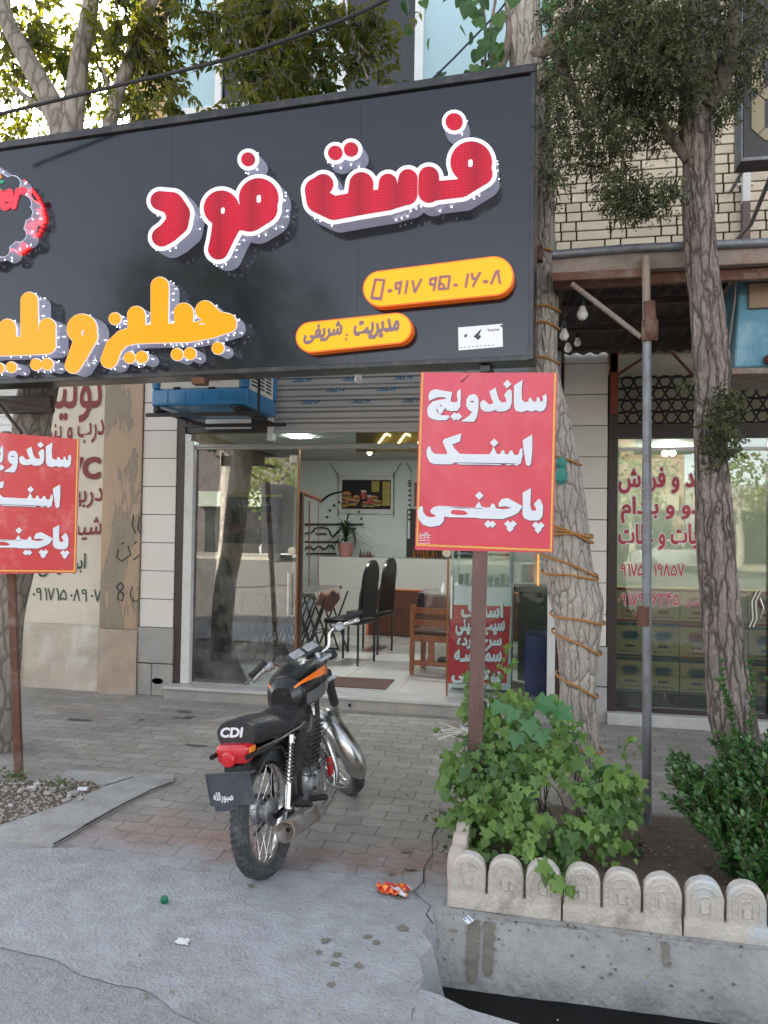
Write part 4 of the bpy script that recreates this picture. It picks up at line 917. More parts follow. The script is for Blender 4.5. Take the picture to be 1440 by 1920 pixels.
# ================================================================ big shop sign
# sign plane: right edge near the tree trunk, receding to the left
S_BR=WY(990,666,4.02); hd=ray(-4442,1072); hd=-Vector((hd.x,hd.y,0)).normalized()   # towards the right end
S_N=Vector((hd.y,-hd.x,0)).normalized()
if S_N.y>0: S_N=-S_N
S_U=Vector((0,0,1))
def SP(px,py,d=0):        # picture point on the sign plane moved d towards the street
    dr=ray(px,py); O=S_BR+S_N*d; return CAM+dr*((O-CAM).dot(S_N)/dr.dot(S_N))
def sfn(D_):              # letters traced on their front faces at depth D_: (px,py,d) -> world
    def f(x,y,d):
        p=SP(x,y,D_); return p+S_N*(d-D_)
    return f
root_sg=thing('shop_sign',S_BR,'large black sign board with glowing red and orange raised Persian letters over the shop','shop sign')
fn0=lambda u,v,d: S_BR-hd*u+S_U*v+S_N*d
SH=(SP(985,140)-S_BR).z; SLW=3.6
m_signp=M_('black_acp_panel',(.005,.007,.014),.13,dark=.7,scale=2,coat=.22,spec=.42,stain=(.014,.014,.018),stain_amt=.5,sscale=2,bump=.03,bscale=2.2)
m_signf=M_('sign_frame_black',(.018,.018,.02),.3,dark=.7,scale=8,stain=(.12,.1,.08),stain_amt=.4,sscale=9)
Ms=Matrix((-hd,-S_N,S_U)).transposed().to_4x4(); Ms.translation=S_BR     # x to the left, y away from street, z up
mb=MB(); 
for x0,x1 in [(.0,.93),(.9312,2.1),(2.1012,SLW)]: mb.box(x0,x1,0,.012,0,SH,M=Ms)
mb.build('panel',m_signp,root_sg)
mb=MB(); T=.03
mb.rbox(-.028,SLW,-.02,.16,SH+.0,SH+.045,.004,M=Ms); mb.rbox(-.028,-.001,-.018,.16,-.028,SH-.001,.004,M=Ms); mb.rbox(-.028,SLW,-.012,.16,-.03,-.001,.004,M=Ms)
mb.build('frame',m_signf,root_sg)
mb=MB(); mb.box(.02,SLW,.13,.16,.03,SH,M=Ms); mb.box(.22,.27,.02,.125,-.028,.2,M=Ms); mb.build('back_tray',m_brown,root_sg)
# brackets: underside tube, wall struts, clamp at the trunk
mb=MB(); 
mb.rbox(.2,.255,.03,.5,-.072,-.032,.003,M=Ms); mb.build('bracket',m_signf,root_sg)
mb=MB(); a=SP(378,712,-.02); mb.rbox(a.x-.05,a.x+.03,a.y-.03,a.y+.04,a.z-.03,a.z+.01,.004); mb.build('rusty_clamp',m_rust,root_sg)
mb=MB()
for px in (380,760): 
    a=SP(px,230,-.16)
    mb.tube([Vector((a.x,a.y,a.z-.3)),Vector((a.x,FY-.03,a.z-.3))],.02,6); mb.tube([Vector((a.x,a.y,S_BR.z+.08)),Vector((a.x,FY-.03,S_BR.z+.6))],.02,6)
mb.build('wall_struts',m_rust,root_sg)
for px,py in [(383,238)]:
    a=SP(px,py,-.08); mb=MB(); mb.rbox(a.x-.06,a.x+.06,a.y-.03,a.y+.04,a.z-.02,a.z+.03,.006); mb.build('top_bolt_plate',m_rust,root_sg)

# translucent letter faces with a fine cell pattern and gloss
def facemat(name,c,es,cell=True,ec=None):
    mt=bpy.data.materials.new(name); mt.use_nodes=True; t=mt.node_tree; N=t.nodes; L=t.links; P=N['Principled BSDF']
    tc=N.new('ShaderNodeTexCoord'); vo=N.new('ShaderNodeTexVoronoi'); vo.inputs['Scale'].default_value=62; vo.inputs['Randomness'].default_value=.0; L.new(tc.outputs['Object'],vo.inputs['Vector'])
    mr=N.new('ShaderNodeMapRange'); mr.inputs[1].default_value=.2; mr.inputs[2].default_value=.8; mr.inputs[3].default_value=1; mr.inputs[4].default_value=.35 if cell else .93; L.new(vo.outputs['Distance'],mr.inputs[0])
    mx=N.new('ShaderNodeMix'); mx.data_type='RGBA'; mx.blend_type='MULTIPLY'; mx.inputs[0].default_value=1; mx.inputs[6].default_value=(*c,1); L.new(mr.outputs[0],mx.inputs[7])
    L.new(mx.outputs[2],P.inputs['Base Color']); me_=N.new('ShaderNodeMix'); me_.data_type='RGBA'; me_.blend_type='MULTIPLY'; me_.inputs[0].default_value=1; me_.inputs[6].default_value=(*(ec or c),1); L.new(mr.outputs[0],me_.inputs[7]); L.new(me_.outputs[2],P.inputs['Emission Color']); P.inputs['Specular IOR Level'].default_value=.25; P.inputs['Emission Strength'].default_value=es
    P.inputs['Roughness'].default_value=.3; P.inputs['Coat Weight'].default_value=.12; P.inputs['Coat Roughness'].default_value=.05
    return mt
m_fred=facemat('lit_red_face',(.27,.0008,.012),.12,True,(1,.004,.045)); m_forg=facemat('lit_orange_face',(.5,.15,.0),.17,False,(1,.38,.0)); m_fyel=facemat('lit_yellow_face',(.5,.21,.0),.18,False,(1,.47,.0))
m_rim=M_('lit_white_rim',(.8,.78,.85),.4,dark=.97,emit=(.95,.93,1),es=.05)
mt=bpy.data.materials.new('mirror_return_glow'); mt.use_nodes=True; t=mt.node_tree; N=t.nodes; L=t.links; P=N['Principled BSDF']
P.inputs['Base Color'].default_value=(.6,.59,.66,1); P.inputs['Metallic'].default_value=.75; P.inputs['Roughness'].default_value=.28
tc=N.new('ShaderNodeTexCoord'); wv=N.new('ShaderNodeTexWave'); wv.inputs['Scale'].default_value=60; wv.bands_direction='X'; L.new(tc.outputs['Object'],wv.inputs['Vector']); b=N.new('ShaderNodeBump'); b.inputs['Strength'].default_value=.6; b.inputs['Distance'].default_value=.004; L.new(wv.outputs[0],b.inputs['Height']); L.new(b.outputs[0],P.inputs['Normal'])
P.inputs['Emission Color'].default_value=(.7,.72,1,1); P.inputs['Emission Strength'].default_value=.05  # faint bluish glow put into the foil to brighten the returns
m_ret=mt
m_led=emitmat('led_dot',(.9,.93,1),1.2)
m_oret=M_('orange_return',(.75,.13,.005),.3,dark=.9,emit=(1,.16,.0),es=.05)
LD=.125
def Z7(l): return [[(240+x/2,180+y/2,r/2) for x,y,r in st] for st in l]
def Z8(l): return [[(x/3,500+y/3,r/3) for x,y,r in st] for st in l]
def leds(strokes,grow,D_,name,parent,step=11,dd=.55):
    lo=shape_loops(strokes,grow=grow+.5,h=1.2); mb=MB(); f=sfn(D_)
    for l in lo:
        acc=0; k=0
        for i in range(1,len(l)):
            acc+=math.hypot(l[i][0]-l[i-1][0],l[i][1]-l[i-1][1])
            if acc>step: 
                acc=0; k+=1
                if random.random()<.6: continue
                p=f(l[i][0],l[i][1],D_*random.choice((.35,.6,.8))); mb.ball(p,.0034,6)
    return mb.build(name,m_led,parent,kind='stuff')
def letter(name,strokes,face_mat,rim,holes=(),D_=LD,ret=m_ret,h=.7,label=None,ledstep=11):
    f=sfn(D_)
    mb=MB(); lo=shape_loops(strokes,grow=rim,h=h,holes=holes if not rim else ())
    solid(mb,lo,f,.004,D_-.004,0,0,tol=.12,face=bool(rim))
    body=mb.build(name,m_rim if rim else ret,root_sg,smooth=False,label=label)
    if rim: body.data.materials.append(ret); 
    if rim:
        # front rim face keeps the white plastic; walls get the mirror foil
        for p in body.data.polygons: p.material_index = 0 if len(p.vertices)==3 else 1
    mb=MB(); lo=shape_loops(strokes,grow=0,h=h,holes=holes)
    solid(mb,lo,f,D_-.0045,D_+.001,0,0,tol=.12)
    mb.build('face',face_mat,body)
    if not rim:
        mb=MB(); lo=shape_loops(strokes,grow=1.0,h=h,holes=holes); solid(mb,lo,f,D_-.012,D_-.003,0,0,tol=.12); mb.build('edge_trim',m_rim,body)
    if ledstep: leds(strokes,rim if rim else 1,D_,'led_dots',body,ledstep)
    return body
RIM=8.2
letter('channel_letter',Z7([[(1287,248,78)],[(1325,290,42),(1250,345,34),(1128,358,36)],[(1128,302,38),(1128,360,40)],[(1050,310,36),(1045,368,40)],[(975,325,34),(975,385,42)],[(875,330,45),(868,395,48)],[(1045,368,38),(975,388,40),(868,402,44),(770,420,44),(715,392,46),(707,352,44),(732,330,38)]]),m_fred,RIM,holes=Z7([[(1284,244,9),(1284,258,9)]]),label='long red joined letters of the upper word, with white rim')
letter('channel_letter',Z7([[(1223,96,32)]]),m_fred,RIM-1,label='single red dot above the rightmost letter')
letter('channel_letter',Z7([[(777,213,27)],[(836,200,27)]]),m_fred,RIM-.5,label='pair of red dots above the upper word')
letter('channel_letter',Z7([[(120,392,36),(165,402,42),(188,440,44),(183,478,42),(150,512,38),(125,528,36)]]),m_fred,RIM,label='red angle shaped letter at the left of the upper word')
letter('channel_letter',Z7([[(350,420,66)],[(490,382,74)],[(500,420,60),(455,450,58),(395,462,40)],[(372,470,55),(350,540,42),(338,575,38)]]),m_fred,RIM,holes=Z7([[(355,424,8),(355,434,8)],[(490,378,9),(490,392,9)]]),label='double looped red letter in the middle of the upper words')
letter('channel_letter',Z7([[(450,237,26)]]),m_fred,RIM-.5,label='red dot above the double looped letter')
OR=m_forg
letter('channel_letter',Z8([[(1153,245,54),(1215,300,50),(1282,308,44)],[(1285,325,44),(1180,348,54),(1060,372,52),(900,374,54),(760,384,48),(690,402,46),(640,450,46),(612,525,46)],[(1032,258,54),(1032,360,50)],[(898,108,50),(896,360,48)],[(765,272,50),(770,370,48)]]),OR,0,holes=Z8([[(1120,322,4),(1150,322,4)]]),label='long orange word of joined letters with one tall stem',ledstep=6)
for x,y,lb in [(645,292,'orange dot at the left above the long orange word'),(1225,458,'rightmost orange dot under the long orange word')]:
    letter('channel_letter',Z8([[(x,y,34)]]),OR,0,label=lb,ledstep=6)
letter('channel_letter',Z8([[(995,493,34)],[(1068,488,34)]]),OR,0,label='pair of orange dots under the tall stem',ledstep=6)
letter('channel_letter',Z8([[(728,512,32)],[(797,508,34)]]),OR,0,label='pair of orange dots under the tail of the long orange word',ledstep=6)
letter('channel_letter',Z8([[(460,350,84)],[(485,390,62),(440,490,52),(408,555,44)]]),OR,0,holes=Z8([[(465,364,8),(465,380,8)]]),label='orange comma shaped letter with a small hole',ledstep=6)
letter('channel_letter',Z8([[(265,335,46),(262,440,48)],[(163,190,47),(165,440,50)],[(40,340,46),(42,440,52)],[(262,440,50),(100,446,52),(-60,452,50),(-160,480,46),(-200,540,44)],[(-90,330,44),(-90,440,48)]]),OR,0,label='orange word with a tall stem, cut by the left picture edge',ledstep=6)
letter('channel_letter',Z8([[(202,550,33)],[(264,548,33)]]),OR,0,label='pair of orange dots under the left orange word',ledstep=6)
letter('channel_letter',Z8([[(62,565,30)],[(-8,570,30)]]),OR,0,label='leftmost pair of orange dots',ledstep=6)
# yellow pills
def pill(c0,c1,r,lab):
    D_=.07; st=[[(c0[0],c0[1],r[0]),(c1[0],c1[1],r[1])]]; f=sfn(D_)
    mb=MB(); lo=shape_loops(st,grow=1.2,h=.8); solid(mb,lo,f,.003,D_-.004,0,0,tol=.1); b_=mb.build('lit_plate',m_oret,root_sg,label=lab)
    mb=MB(); lo=shape_loops(st,grow=-1.2,h=.8); solid(mb,lo,f,D_-.005,D_,0,0,tol=.1); mb.build('face',m_fyel,b_); return b_,f,D_
m_cut=M_('purple_grey_cutout',(.22,.14,.16),.4,dark=.9)
b_,f,D_=pill((714,541),(926,517),(33,36),'upper yellow capsule with the phone number')
def sign_text(strokes,par,f,D_,name='lettering',grow=0,h=.45,mat=m_cut):
    mb=MB(); lo=shape_loops(strokes,grow=grow+.9,h=h); solid(mb,lo,f,D_-.0,D_+.0015,0,0,tol=.08); mb.build('letter_edge',m_oret,par)
    mb=MB(); lo=shape_loops(strokes,grow=grow,h=h); solid(mb,lo,f,D_-.0,D_+.003,0,0,tol=.08); mb.build(name,mat,par)
def Z6(l,r=1.6): return [[(660+p[0]/4.5,470+p[1]/4.5,(p[2] if len(p)>2 else r)) for p in st] for st in l]
ph=[[(198,245),(272,250),(243,410),(165,402),(198,245)],[(170,398,2),(240,403,2)],[(312,340,2.6),(328,338,2.6)],
 [(410,270),(372,275),(368,318),(405,322)],[(415,262),(398,362)],[(468,258),(452,358)],[(512,258),(530,350),(585,245)],
 [(705,232),(662,238),(660,285),(695,288)],[(712,228),(690,332)],[(745,222),(825,216),(812,318),(732,325),(745,222)],[(748,275),(775,292),(775,325)],[(868,292,2.6),(880,290,2.6)],
 [(978,202),(960,305)],[(1012,195),(1018,238),(1050,235)],[(1080,185),(1022,298)],[(1118,262,2.6),(1135,260,2.6)],[(1175,278),(1218,178),(1240,172)],[(1230,170),(1248,272)]]
sign_text(Z6(ph,1.75),b_,f,D_)
b2,f,D_=pill((583,632),(743,615),(28,28),'lower yellow capsule with the manager name')
def fit_text(s,px0,py0,px1,py1,hh,par,f,D_,grow,mat,shear=0,name='lettering'):
    lo,bb=text_loops(s,grow,shear); mb=MB()
    g=lambda x,y,d: f(px0+(px1-px0)*(x-bb[0])/(bb[1]-bb[0]), py0+(py1-py0)*(x-bb[0])/(bb[1]-bb[0])-(y-bb[2])/(bb[3]-bb[2])*hh, d)
    solid(mb,lo,g,D_,D_+.003,0,0,tol=.0015); return mb.build(name,mat,par)
fit_text('شریفی',570,645,641,634,32,b2,f,D_,.045,m_cut,.15); fit_text('مدیریت',664,639,748,629,34,b2,f,D_,.045,m_cut,.15)
sign_text([[(650,628,1.6)],[(649,636,1.6)]],b2,f,D_)
# white sticker
mb=MB(); f=sfn(0); st=[SP(x,y,.002) for x,y in [(859,614),(942,607),(943,650),(860,657)]]; mb.add(st,[(3,2,1,0)],0,.5); sk_=mb.build('sticker',M_('white_sticker',(.8,.8,.8),.4,dark=.97),root_sg)
mb=MB()
for pg in [[(888,632),(893,626),(900,621),(903,614),(897,630),(893,634)],[(893,634),(900,628),(902,632),(896,638)],[(897,622),(903,617),(899,627)],[(871,628),(876,626),(875,632),(871,633)],[(937,610),(942,609),(942,615)]]:
    solid(mb,[pg if sum(pg[i-1][0]*pg[i][1]-pg[i][0]*pg[i-1][1] for i in range(len(pg)))>0 else pg[::-1]],f,.002,.0035,0)
fs_=sfn(0)
mb.build('printed_bird',M_('sticker_ink',(.03,.05,.07),.5),sk_)
fit_text('بردیسا',915,622,936,620,6,sk_,f,.002,.01,m_cut); 
mb=MB(); lo=shape_loops([[(863+k*7.5,652-k*.6,.6),(866+k*7.5,651.6-k*.6,.6)] for k in range(9)],h=.25); solid(mb,lo,f,.002,.0033,0); mb.build('fine_print',m_cut,sk_)
# round badge at the left end with the neon dashes
D_=.11; f=sfn(D_)
bst=[[(-32+0,398,82)]]+[[(-32+78*math.cos(a),398+78*math.sin(a),15)] for a in np.arange(0,6.28,.55)]
mb=MB(); lo=shape_loops(bst,grow=0,h=1); solid(mb,lo,f,.003,D_-.004,0,0,tol=.1); bd=mb.build('badge',m_ret,root_sg,label='round scalloped badge with red script, cut by the left picture edge')
mb=MB(); lo=shape_loops(bst,grow=-1.5,h=1); solid(mb,lo,f,D_-.005,D_,0,0,tol=.1); mb.build('face',m_signp,bd); leds(bst,0,D_,'led_dots',bd,7)
lo,bb=text_loops('Burger',.045,.35,.015,True)
mb=MB(); g=lambda x,y,d: f(-92+140*(x-bb[0])/(bb[1]-bb[0]),405-18*(x-bb[0])/(bb[1]-bb[0])-(y)/(bb[3])*50,d); solid(mb,lo,g,D_,D_+.006,0,0,tol=.003); mb.build('script',M_('badge_red',(.6,.02,.04),.4,emit=(1,.02,.05),es=.08),bd)
m_gr=M_('badge_green',(.02,.4,.2),.4); m_og=M_('badge_orange',(.9,.3,.02),.4)
mb=MB(); lo=shape_loops([[(-40,335,6),(-8,326,7),(0,332,4)],[(-30,362,4),(-2,362,3)]],h=.7); solid(mb,lo,f,D_,D_+.004,0,0,tol=.1); mb.build('bun',m_og,bd)
mb=MB(); lo=shape_loops([[(-40,345,4),(-6,342,3.5),(5,341,3)],[(-30,356,3),(1,355,2)]],h=.7); solid(mb,lo,f,D_,D_+.004,0,0,tol=.1); mb.build('lettuce',m_gr,bd)
neon=[(45,339),(56,352),(70,369),(80,390),(85,413),(74,436),(60,458),(42,474),(20,483),(-2,484),(-30,486),(-60,480)]
mb=MB(); f2=sfn(.012)
for i,(a,b) in enumerate(zip(neon[:-1],neon[1:])):
    for k in range(3):
        t0,t1=k/3+.03,(k+.72)/3
        A1=f2(a[0]+(b[0]-a[0])*t0,a[1]+(b[1]-a[1])*t0,.012); B1=f2(a[0]+(b[0]-a[0])*t1,a[1]+(b[1]-a[1])*t1,.012); mb.tube([A1,B1],.008,6)
mb.build('neon_dashes',emitmat('neon_red',(1,.01,.01),1.6),root_sg)

# ================================================================ red roadside signs
W_POL=[ # word outlines traced once, in units of the board (0..1440, 0..1837)
 [(1048,155),(1035,165),(975,205),(976,300),(980,400),(1000,440),(1050,450),(1100,432),(1140,446),(1180,430),(1212,446),(1250,435),(1270,400),(1276,330),(1268,285),(1252,300),(1240,298),(1246,340),(1236,362),(1214,350),(1205,318),(1190,315),(1186,350),(1165,362),(1142,345),(1130,322),(1114,328),(1110,357),(1070,362),(1046,335),(1040,240)],
 [(798,225),(745,260),(768,330),(790,372),(740,385),(705,350),(690,340),(664,360),(660,380),(668,420),(700,445),(760,446),(800,430),(835,446),(900,440),(938,415),(952,360),(950,262),(935,240),(912,255),(885,290),(905,335),(908,362),(862,365),(832,340),(815,290)],
 [(598,286),(555,297),(532,330),(527,390),(548,428),(588,452),(562,488),(522,518),(490,540),(605,543),(626,500),(640,430),(640,340),(625,303)],
 [(465,240),(440,262),(436,300),(448,345),(440,362),(400,368),(372,355),(385,270),(300,258),(230,245),(180,262),(164,300),(172,350),(200,335),(240,318),(290,312),(330,318),(335,335),(270,345),(205,362),(165,405),(155,450),(170,500),(205,522),(260,533),(340,530),(368,506),(362,490),(300,492),(255,470),(236,440),(240,400),(275,385),(325,400),(345,438),(390,446),(445,440),(466,405),(470,310)],
 [(1150,665),(1068,715),(1078,800),(1105,940),(1125,952),(1145,935),(1153,800)],
 [(1060,790),(1066,850),(1050,930),(1015,950),(977,935),(940,950),(900,930),(850,948),(800,945),(480,946),(440,928),(400,946),(240,946),(200,930),(170,880),(163,820),(180,785),(196,790),(205,825),(238,855),(350,857),(366,845),(345,800),(315,738),(328,715),(485,660),(475,730),(400,762),(425,800),(480,852),(760,854),(782,820),(795,782),(812,820),(830,852),(858,850),(876,815),(890,812),(906,850),(935,850),(953,815),(970,815),(986,850),(1010,860),(1035,845),(1045,800)],
 [(1150,1165),(1080,1205),(1085,1300),(1082,1400),(1100,1440),(1150,1460),(1235,1456),(1262,1420),(1265,1330),(1244,1275),(1225,1262),(1185,1310),(1205,1345),(1210,1372),(1165,1374),(1148,1330)],
 [(1076,1330),(1040,1390),(985,1420),(900,1450),(700,1449),(640,1441),(400,1441),(348,1432),(346,1480),(310,1520),(220,1535),(150,1515),(105,1460),(95,1390),(120,1345),(142,1352),(145,1400),(180,1442),(240,1450),(285,1436),(225,1405),(218,1382),(250,1352),(300,1341),(640,1355),(662,1312),(677,1300),(696,1340),(740,1352),(780,1348),(797,1312),(815,1315),(832,1355),(900,1366),(960,1356),(985,1344),(925,1330),(862,1336),(860,1310),(885,1270),(940,1258),(1000,1290)]]
def dia(x,y,s_): return [(x-s_,y),(x,y-s_),(x+s_,y),(x,y+s_)]
W_DIA=[dia(908,190,36),dia(266,418,27),dia(303,416,26),dia(282,452,24),dia(418,498,36),dia(453,498,34),dia(800,740,36),dia(676,1238,36),dia(1205,1505,31),dia(1252,1507,31),dia(1228,1548,30),dia(765,1502,33),dia(806,1503,31),dia(948,1498,31),dia(997,1497,31),dia(970,1540,31)]
W_HOLE=[[(572,356,10),(592,356,10)]]
def red_sign(base,quad_px,Y,lab,mat,poleparts,stain):
    # quad: TL,TR,BR,BL picture points on the board plane, canvas units 75..1375 x 80..1760
    TL,TR,BR_,BL=[WY(x,y,Yq) for (x,y),Yq in zip(quad_px,Y)]
    n_=(TR-TL).cross(BL-TL).normalized()
    if n_.y>0: n_=-n_
    def f(x,y,d):
        u=(x-78)/(1368-78); v=(y-82)/(1755-82); v=1-v; u_=u
        top=TL.lerp(TR,u_); bot=BL.lerp(BR_,u_); p=bot.lerp(top,v)
        return p+n_*(d+.006*math.sin(u_*5+v*3))
    root=thing('roadside_sign',base,lab,'sign','red snack signs on poles')
    # tin board as a fine grid with the slight waviness, a folded rim
    mb=MB(); nn=14; vs_=[f(78+(1290)*i/nn,82+1673*j/nn,0) for j in range(nn+1) for i in range(nn+1)]; vb=[v-n_*.012 for v in vs_]; k=nn+1; F1=[(j*k+i,(j+1)*k+i,(j+1)*k+i+1,j*k+i+1) for j in range(nn) for i in range(nn)]
    mb.add(vs_,F1,0,.5); mb.add(vb,[q[::-1] for q in F1],1,.5)
    rimi=[i for i in range(k)]+[j*k+nn for j in range(1,k)]+[nn*k+i for i in range(nn-1,-1,-1)]+[j*k for j in range(nn-1,0,-1)]
    mb.add([vs_[i] for i in rimi]+[vb[i] for i in rimi],[(i,(i+1)%len(rimi),(i+1)%len(rimi)+len(rimi),i+len(rimi)) for i in range(len(rimi))],1,.5)
    board=mb.build('board',[mat,m_wht],root,smooth=True)
    gl=lambda a,b: [(a[0]+(b[0]-a[0])*t/8,a[1]+(b[1]-a[1])*t/8) for t in range(9)]
    mb=MB()
    for (x0,y0,x1,y1) in [(90,84,105,1712),(1340,84,1356,1752),(60+30,1700,1356,1716)]:
        N_=12
        for t in range(N_):
            if x1-x0<y1-y0: a,b=(x0,y0+(y1-y0)*t/N_),(x1,y0+(y1-y0)*(t+1)/N_)
            else: a,b=(x0+(x1-x0)*t/N_,y0+(t*2.4)),(x0+(x1-x0)*(t+1)/N_,y1+t*2.4)
            q=[(a[0],a[1]),(b[0],a[1]),(b[0],b[1]),(a[0],b[1])]
            mb.add([f(x,y,.0012) for x,y in q],[(3,2,1,0)],0,.5)
    mb.build('yellow_border',M_('border_yellow',(.75,.42,.06),.5,dark=.9),board)
    lo=shape_loops([],W_POL+W_DIA,grow=3,h=4,holes=W_HOLE); lo2=[[(x+5,y+6) for x,y in l] for l in lo]
    mb=MB(); solid(mb,lo2,f,.0,.0016,0,None,tol=.4); mb.build('letter_shadow',M_('letter_outline_navy',(.04,.04,.09),.5),board)
    mb=MB(); solid(mb,lo,f,.0,.0026,0,None,tol=.4); mb.build('letters',m_wht2,board)
    st=[[(120+12*k_,1625+8*math.sin(k_*2.1),3),(128+12*k_,1600+14*math.sin(k_),3)] for k_ in range(9)]+[[(112,y_,2.5),(150,y_+6,2.5),(190,y_-3,2.5),(222,y_+4,2.5)] for y_ in (1640,1662,1690)]
    mb=MB(); solid(mb,shape_loops(st,h=2),f,0,.0016,0,None,tol=.3); mb.build('small_logo',m_wht2,board)
    return root,f,n_
m_wht2=M_('faded_white_print',(.66,.68,.72),.45,dark=.95,scale=3)
mt=M_('corrugated_red_print',(.62,.05,.085),.42,dark=.9,scale=1.6,coat=.25,stain=(.68,.12,.15),stain_amt=.5,sscale=3)
t=mt.node_tree; N=t.nodes; L=t.links; wv=N.new('ShaderNodeTexWave'); wv.inputs['Scale'].default_value=22; tc=N.new('ShaderNodeTexCoord'); L.new(tc.outputs['Object'],wv.inputs['Vector']); b=N.new('ShaderNodeBump'); b.inputs['Strength'].default_value=.12; b.inputs['Distance'].default_value=.003; L.new(wv.outputs[0],b.inputs['Height']); L.new(b.outputs[0],N['Principled BSDF'].inputs['Normal'])
pb=GZ(884,1597,.03)
rr,f,n_=red_sign((pb.x,pb.y,0),[(789,698),(1045,699),(1037,1036),(778,1031)],[3.74]*4,'red sandwich and snack sign on a rusty square pole in the right planter',mt,None,None)
mb=MB(); tp=WY(901,1035,3.80); d_=(tp-pb); top=pb+d_*1.55
Mp=Matrix.Identity(4)
def sqpole(mb,a,b,s_,ang=0):
    a,b=Vector(a),Vector(b); t_=(b-a).normalized(); x_=Vector((math.cos(ang),math.sin(ang),0)); x_=(x_-t_*x_.dot(t_)).normalized(); y_=t_.cross(x_)
    M=Matrix((x_,y_,t_)).transposed().to_4x4(); M.translation=a; mb.rbox(-s_/2,s_/2,-s_/2,s_/2,0,(b-a).length,.004,2,M=M)
sqpole(mb,pb+Vector((0,.02,-.05)),Vector((top.x,3.795,top.z)),.07,.12); mb.build('pole',M_('brown_painted_pole',(.16,.085,.07),.6,dark=.6,scale=10,stretch=(1,1,.25),bump=.4,bscale=40,stain=(.3,.22,.19),stain_amt=.4,sscale=5),rr)
mb=MB(); c=WY(885,1368,3.80)
for k in range(7):
    pts=[c+Vector((.058*math.cos(a+k),.055*math.sin(a+k),.012*math.sin(a*2+k)+random.uniform(-.02,.02))) for a in np.linspace(0,6.28,13)[:-1]]; mb.tube(pts,.003,5,closed=True)
for k in range(7): mb.tube([c+Vector((-.04,-.04,0)),c+Vector((-.08-.02*k*random.random(),-.06,.03*random.uniform(-1,1.5))),c+Vector((-.12-.05*random.random(),-.05,-.05*random.random()))],.0025,5)
mb.build('string_tie',M_('white_string',(.6,.58,.52),.8),rr)
mb=MB(); mb.tube([f(470,170,.004),f(560,90,-.002),f(360,20,-.01)],.0025,5); mb.tube([SP(905,700,-.03),f(690,140,.004)],.002,5); mb.build('tie_wire',m_black,rr)
mtl=M_('faded_red_print',(.56,.035,.04),.42,dark=.85,scale=2.5,coat=.25,stain=(.62,.22,.2),stain_amt=.7,sscale=3.5)
pl_=Vector((-3.17,4.17,0))
rl,f,n_=red_sign((pl_.x,pl_.y,0),[(-57,806),(150,824),(142,1074),(-60,1077)],[4.12,4.28,4.28,4.12],'faded red sandwich and snack sign on a rusty pole, cut by the left edge',mtl,None,None)
mb=MB(); a=WY(22,1075,4.28); b=GZ(-8,1476,0); b=Vector((b.x,b.y,-.02)); b.y=4.28; t_=(a-b); sqpole(mb,b,a+t_*.7,.045,.3); mb.build('pole',m_rust,rl)
# ================================================================ motorcycle
m_tyre=M_('tyre_rubber',(.055,.058,.062),.85,dark=.7,scale=25,bump=.4,bscale=120,stain=(.16,.155,.15),stain_amt=.5,sscale=14)
m_blk=M_('gloss_black_paint',(.006,.006,.007),.3,dark=.8,coat=.4,spec=.3,stain=(.04,.036,.032),stain_amt=.5,sscale=9)
m_seat=M_('black_vinyl',(.02,.021,.024),.42,dark=.7,scale=8,bump=.3,bscale=60,stain=(.07,.065,.06),stain_amt=.45,sscale=9)
m_chr=M_('worn_chrome',(.6,.59,.57),.26,metal=1,dark=.8,scale=30,bump=.03,bscale=12,stain=(.4,.33,.27),stain_amt=.35,sscale=16)
m_alu=M_('cast_aluminium',(.42,.43,.44),.42,metal=.8,dark=.6,scale=16,bump=.25,bscale=70,stain=(.12,.1,.08),stain_amt=.6,sscale=12)
m_muf=M_('rusty_muffler',(.36,.33,.30),.5,metal=.6,dark=.55,scale=14,stain=(.2,.1,.06),stain_amt=.7,sscale=9)
m_org=M_('orange_stripe',(.85,.17,.01),.25,coat=.5,dark=.95)
m_rubber=M_('matt_black_rubber',(.02,.02,.02),.7,dark=.8)
m_eng=M_('oily_engine',(.13,.125,.12),.5,metal=.5,dark=.5,scale=20,bump=.5,bscale=60)
rc=GZ(504,1636)
bike=thing('motorcycle',(rc.x,rc.y,-.004),'small black motorcycle with an orange tank stripe and chrome front fender, leaning on its stand','motorcycle',rot=(R(-5.5),0,R(85.6)))
bike.scale=(.91,.91,.91)
bike.rotation_mode='XYZ'
def xf(mb,M): mb.v=[tuple(M@Vector(v)) for v in mb.v]; return mb
HC=Vector((.80,0,.90)); AX=Vector((-.454,0,.891))
STR=Matrix.Translation(HC)@Matrix.Rotation(R(50),4,AX)@Matrix.Translation(-HC)
I4=Matrix.Identity(4)
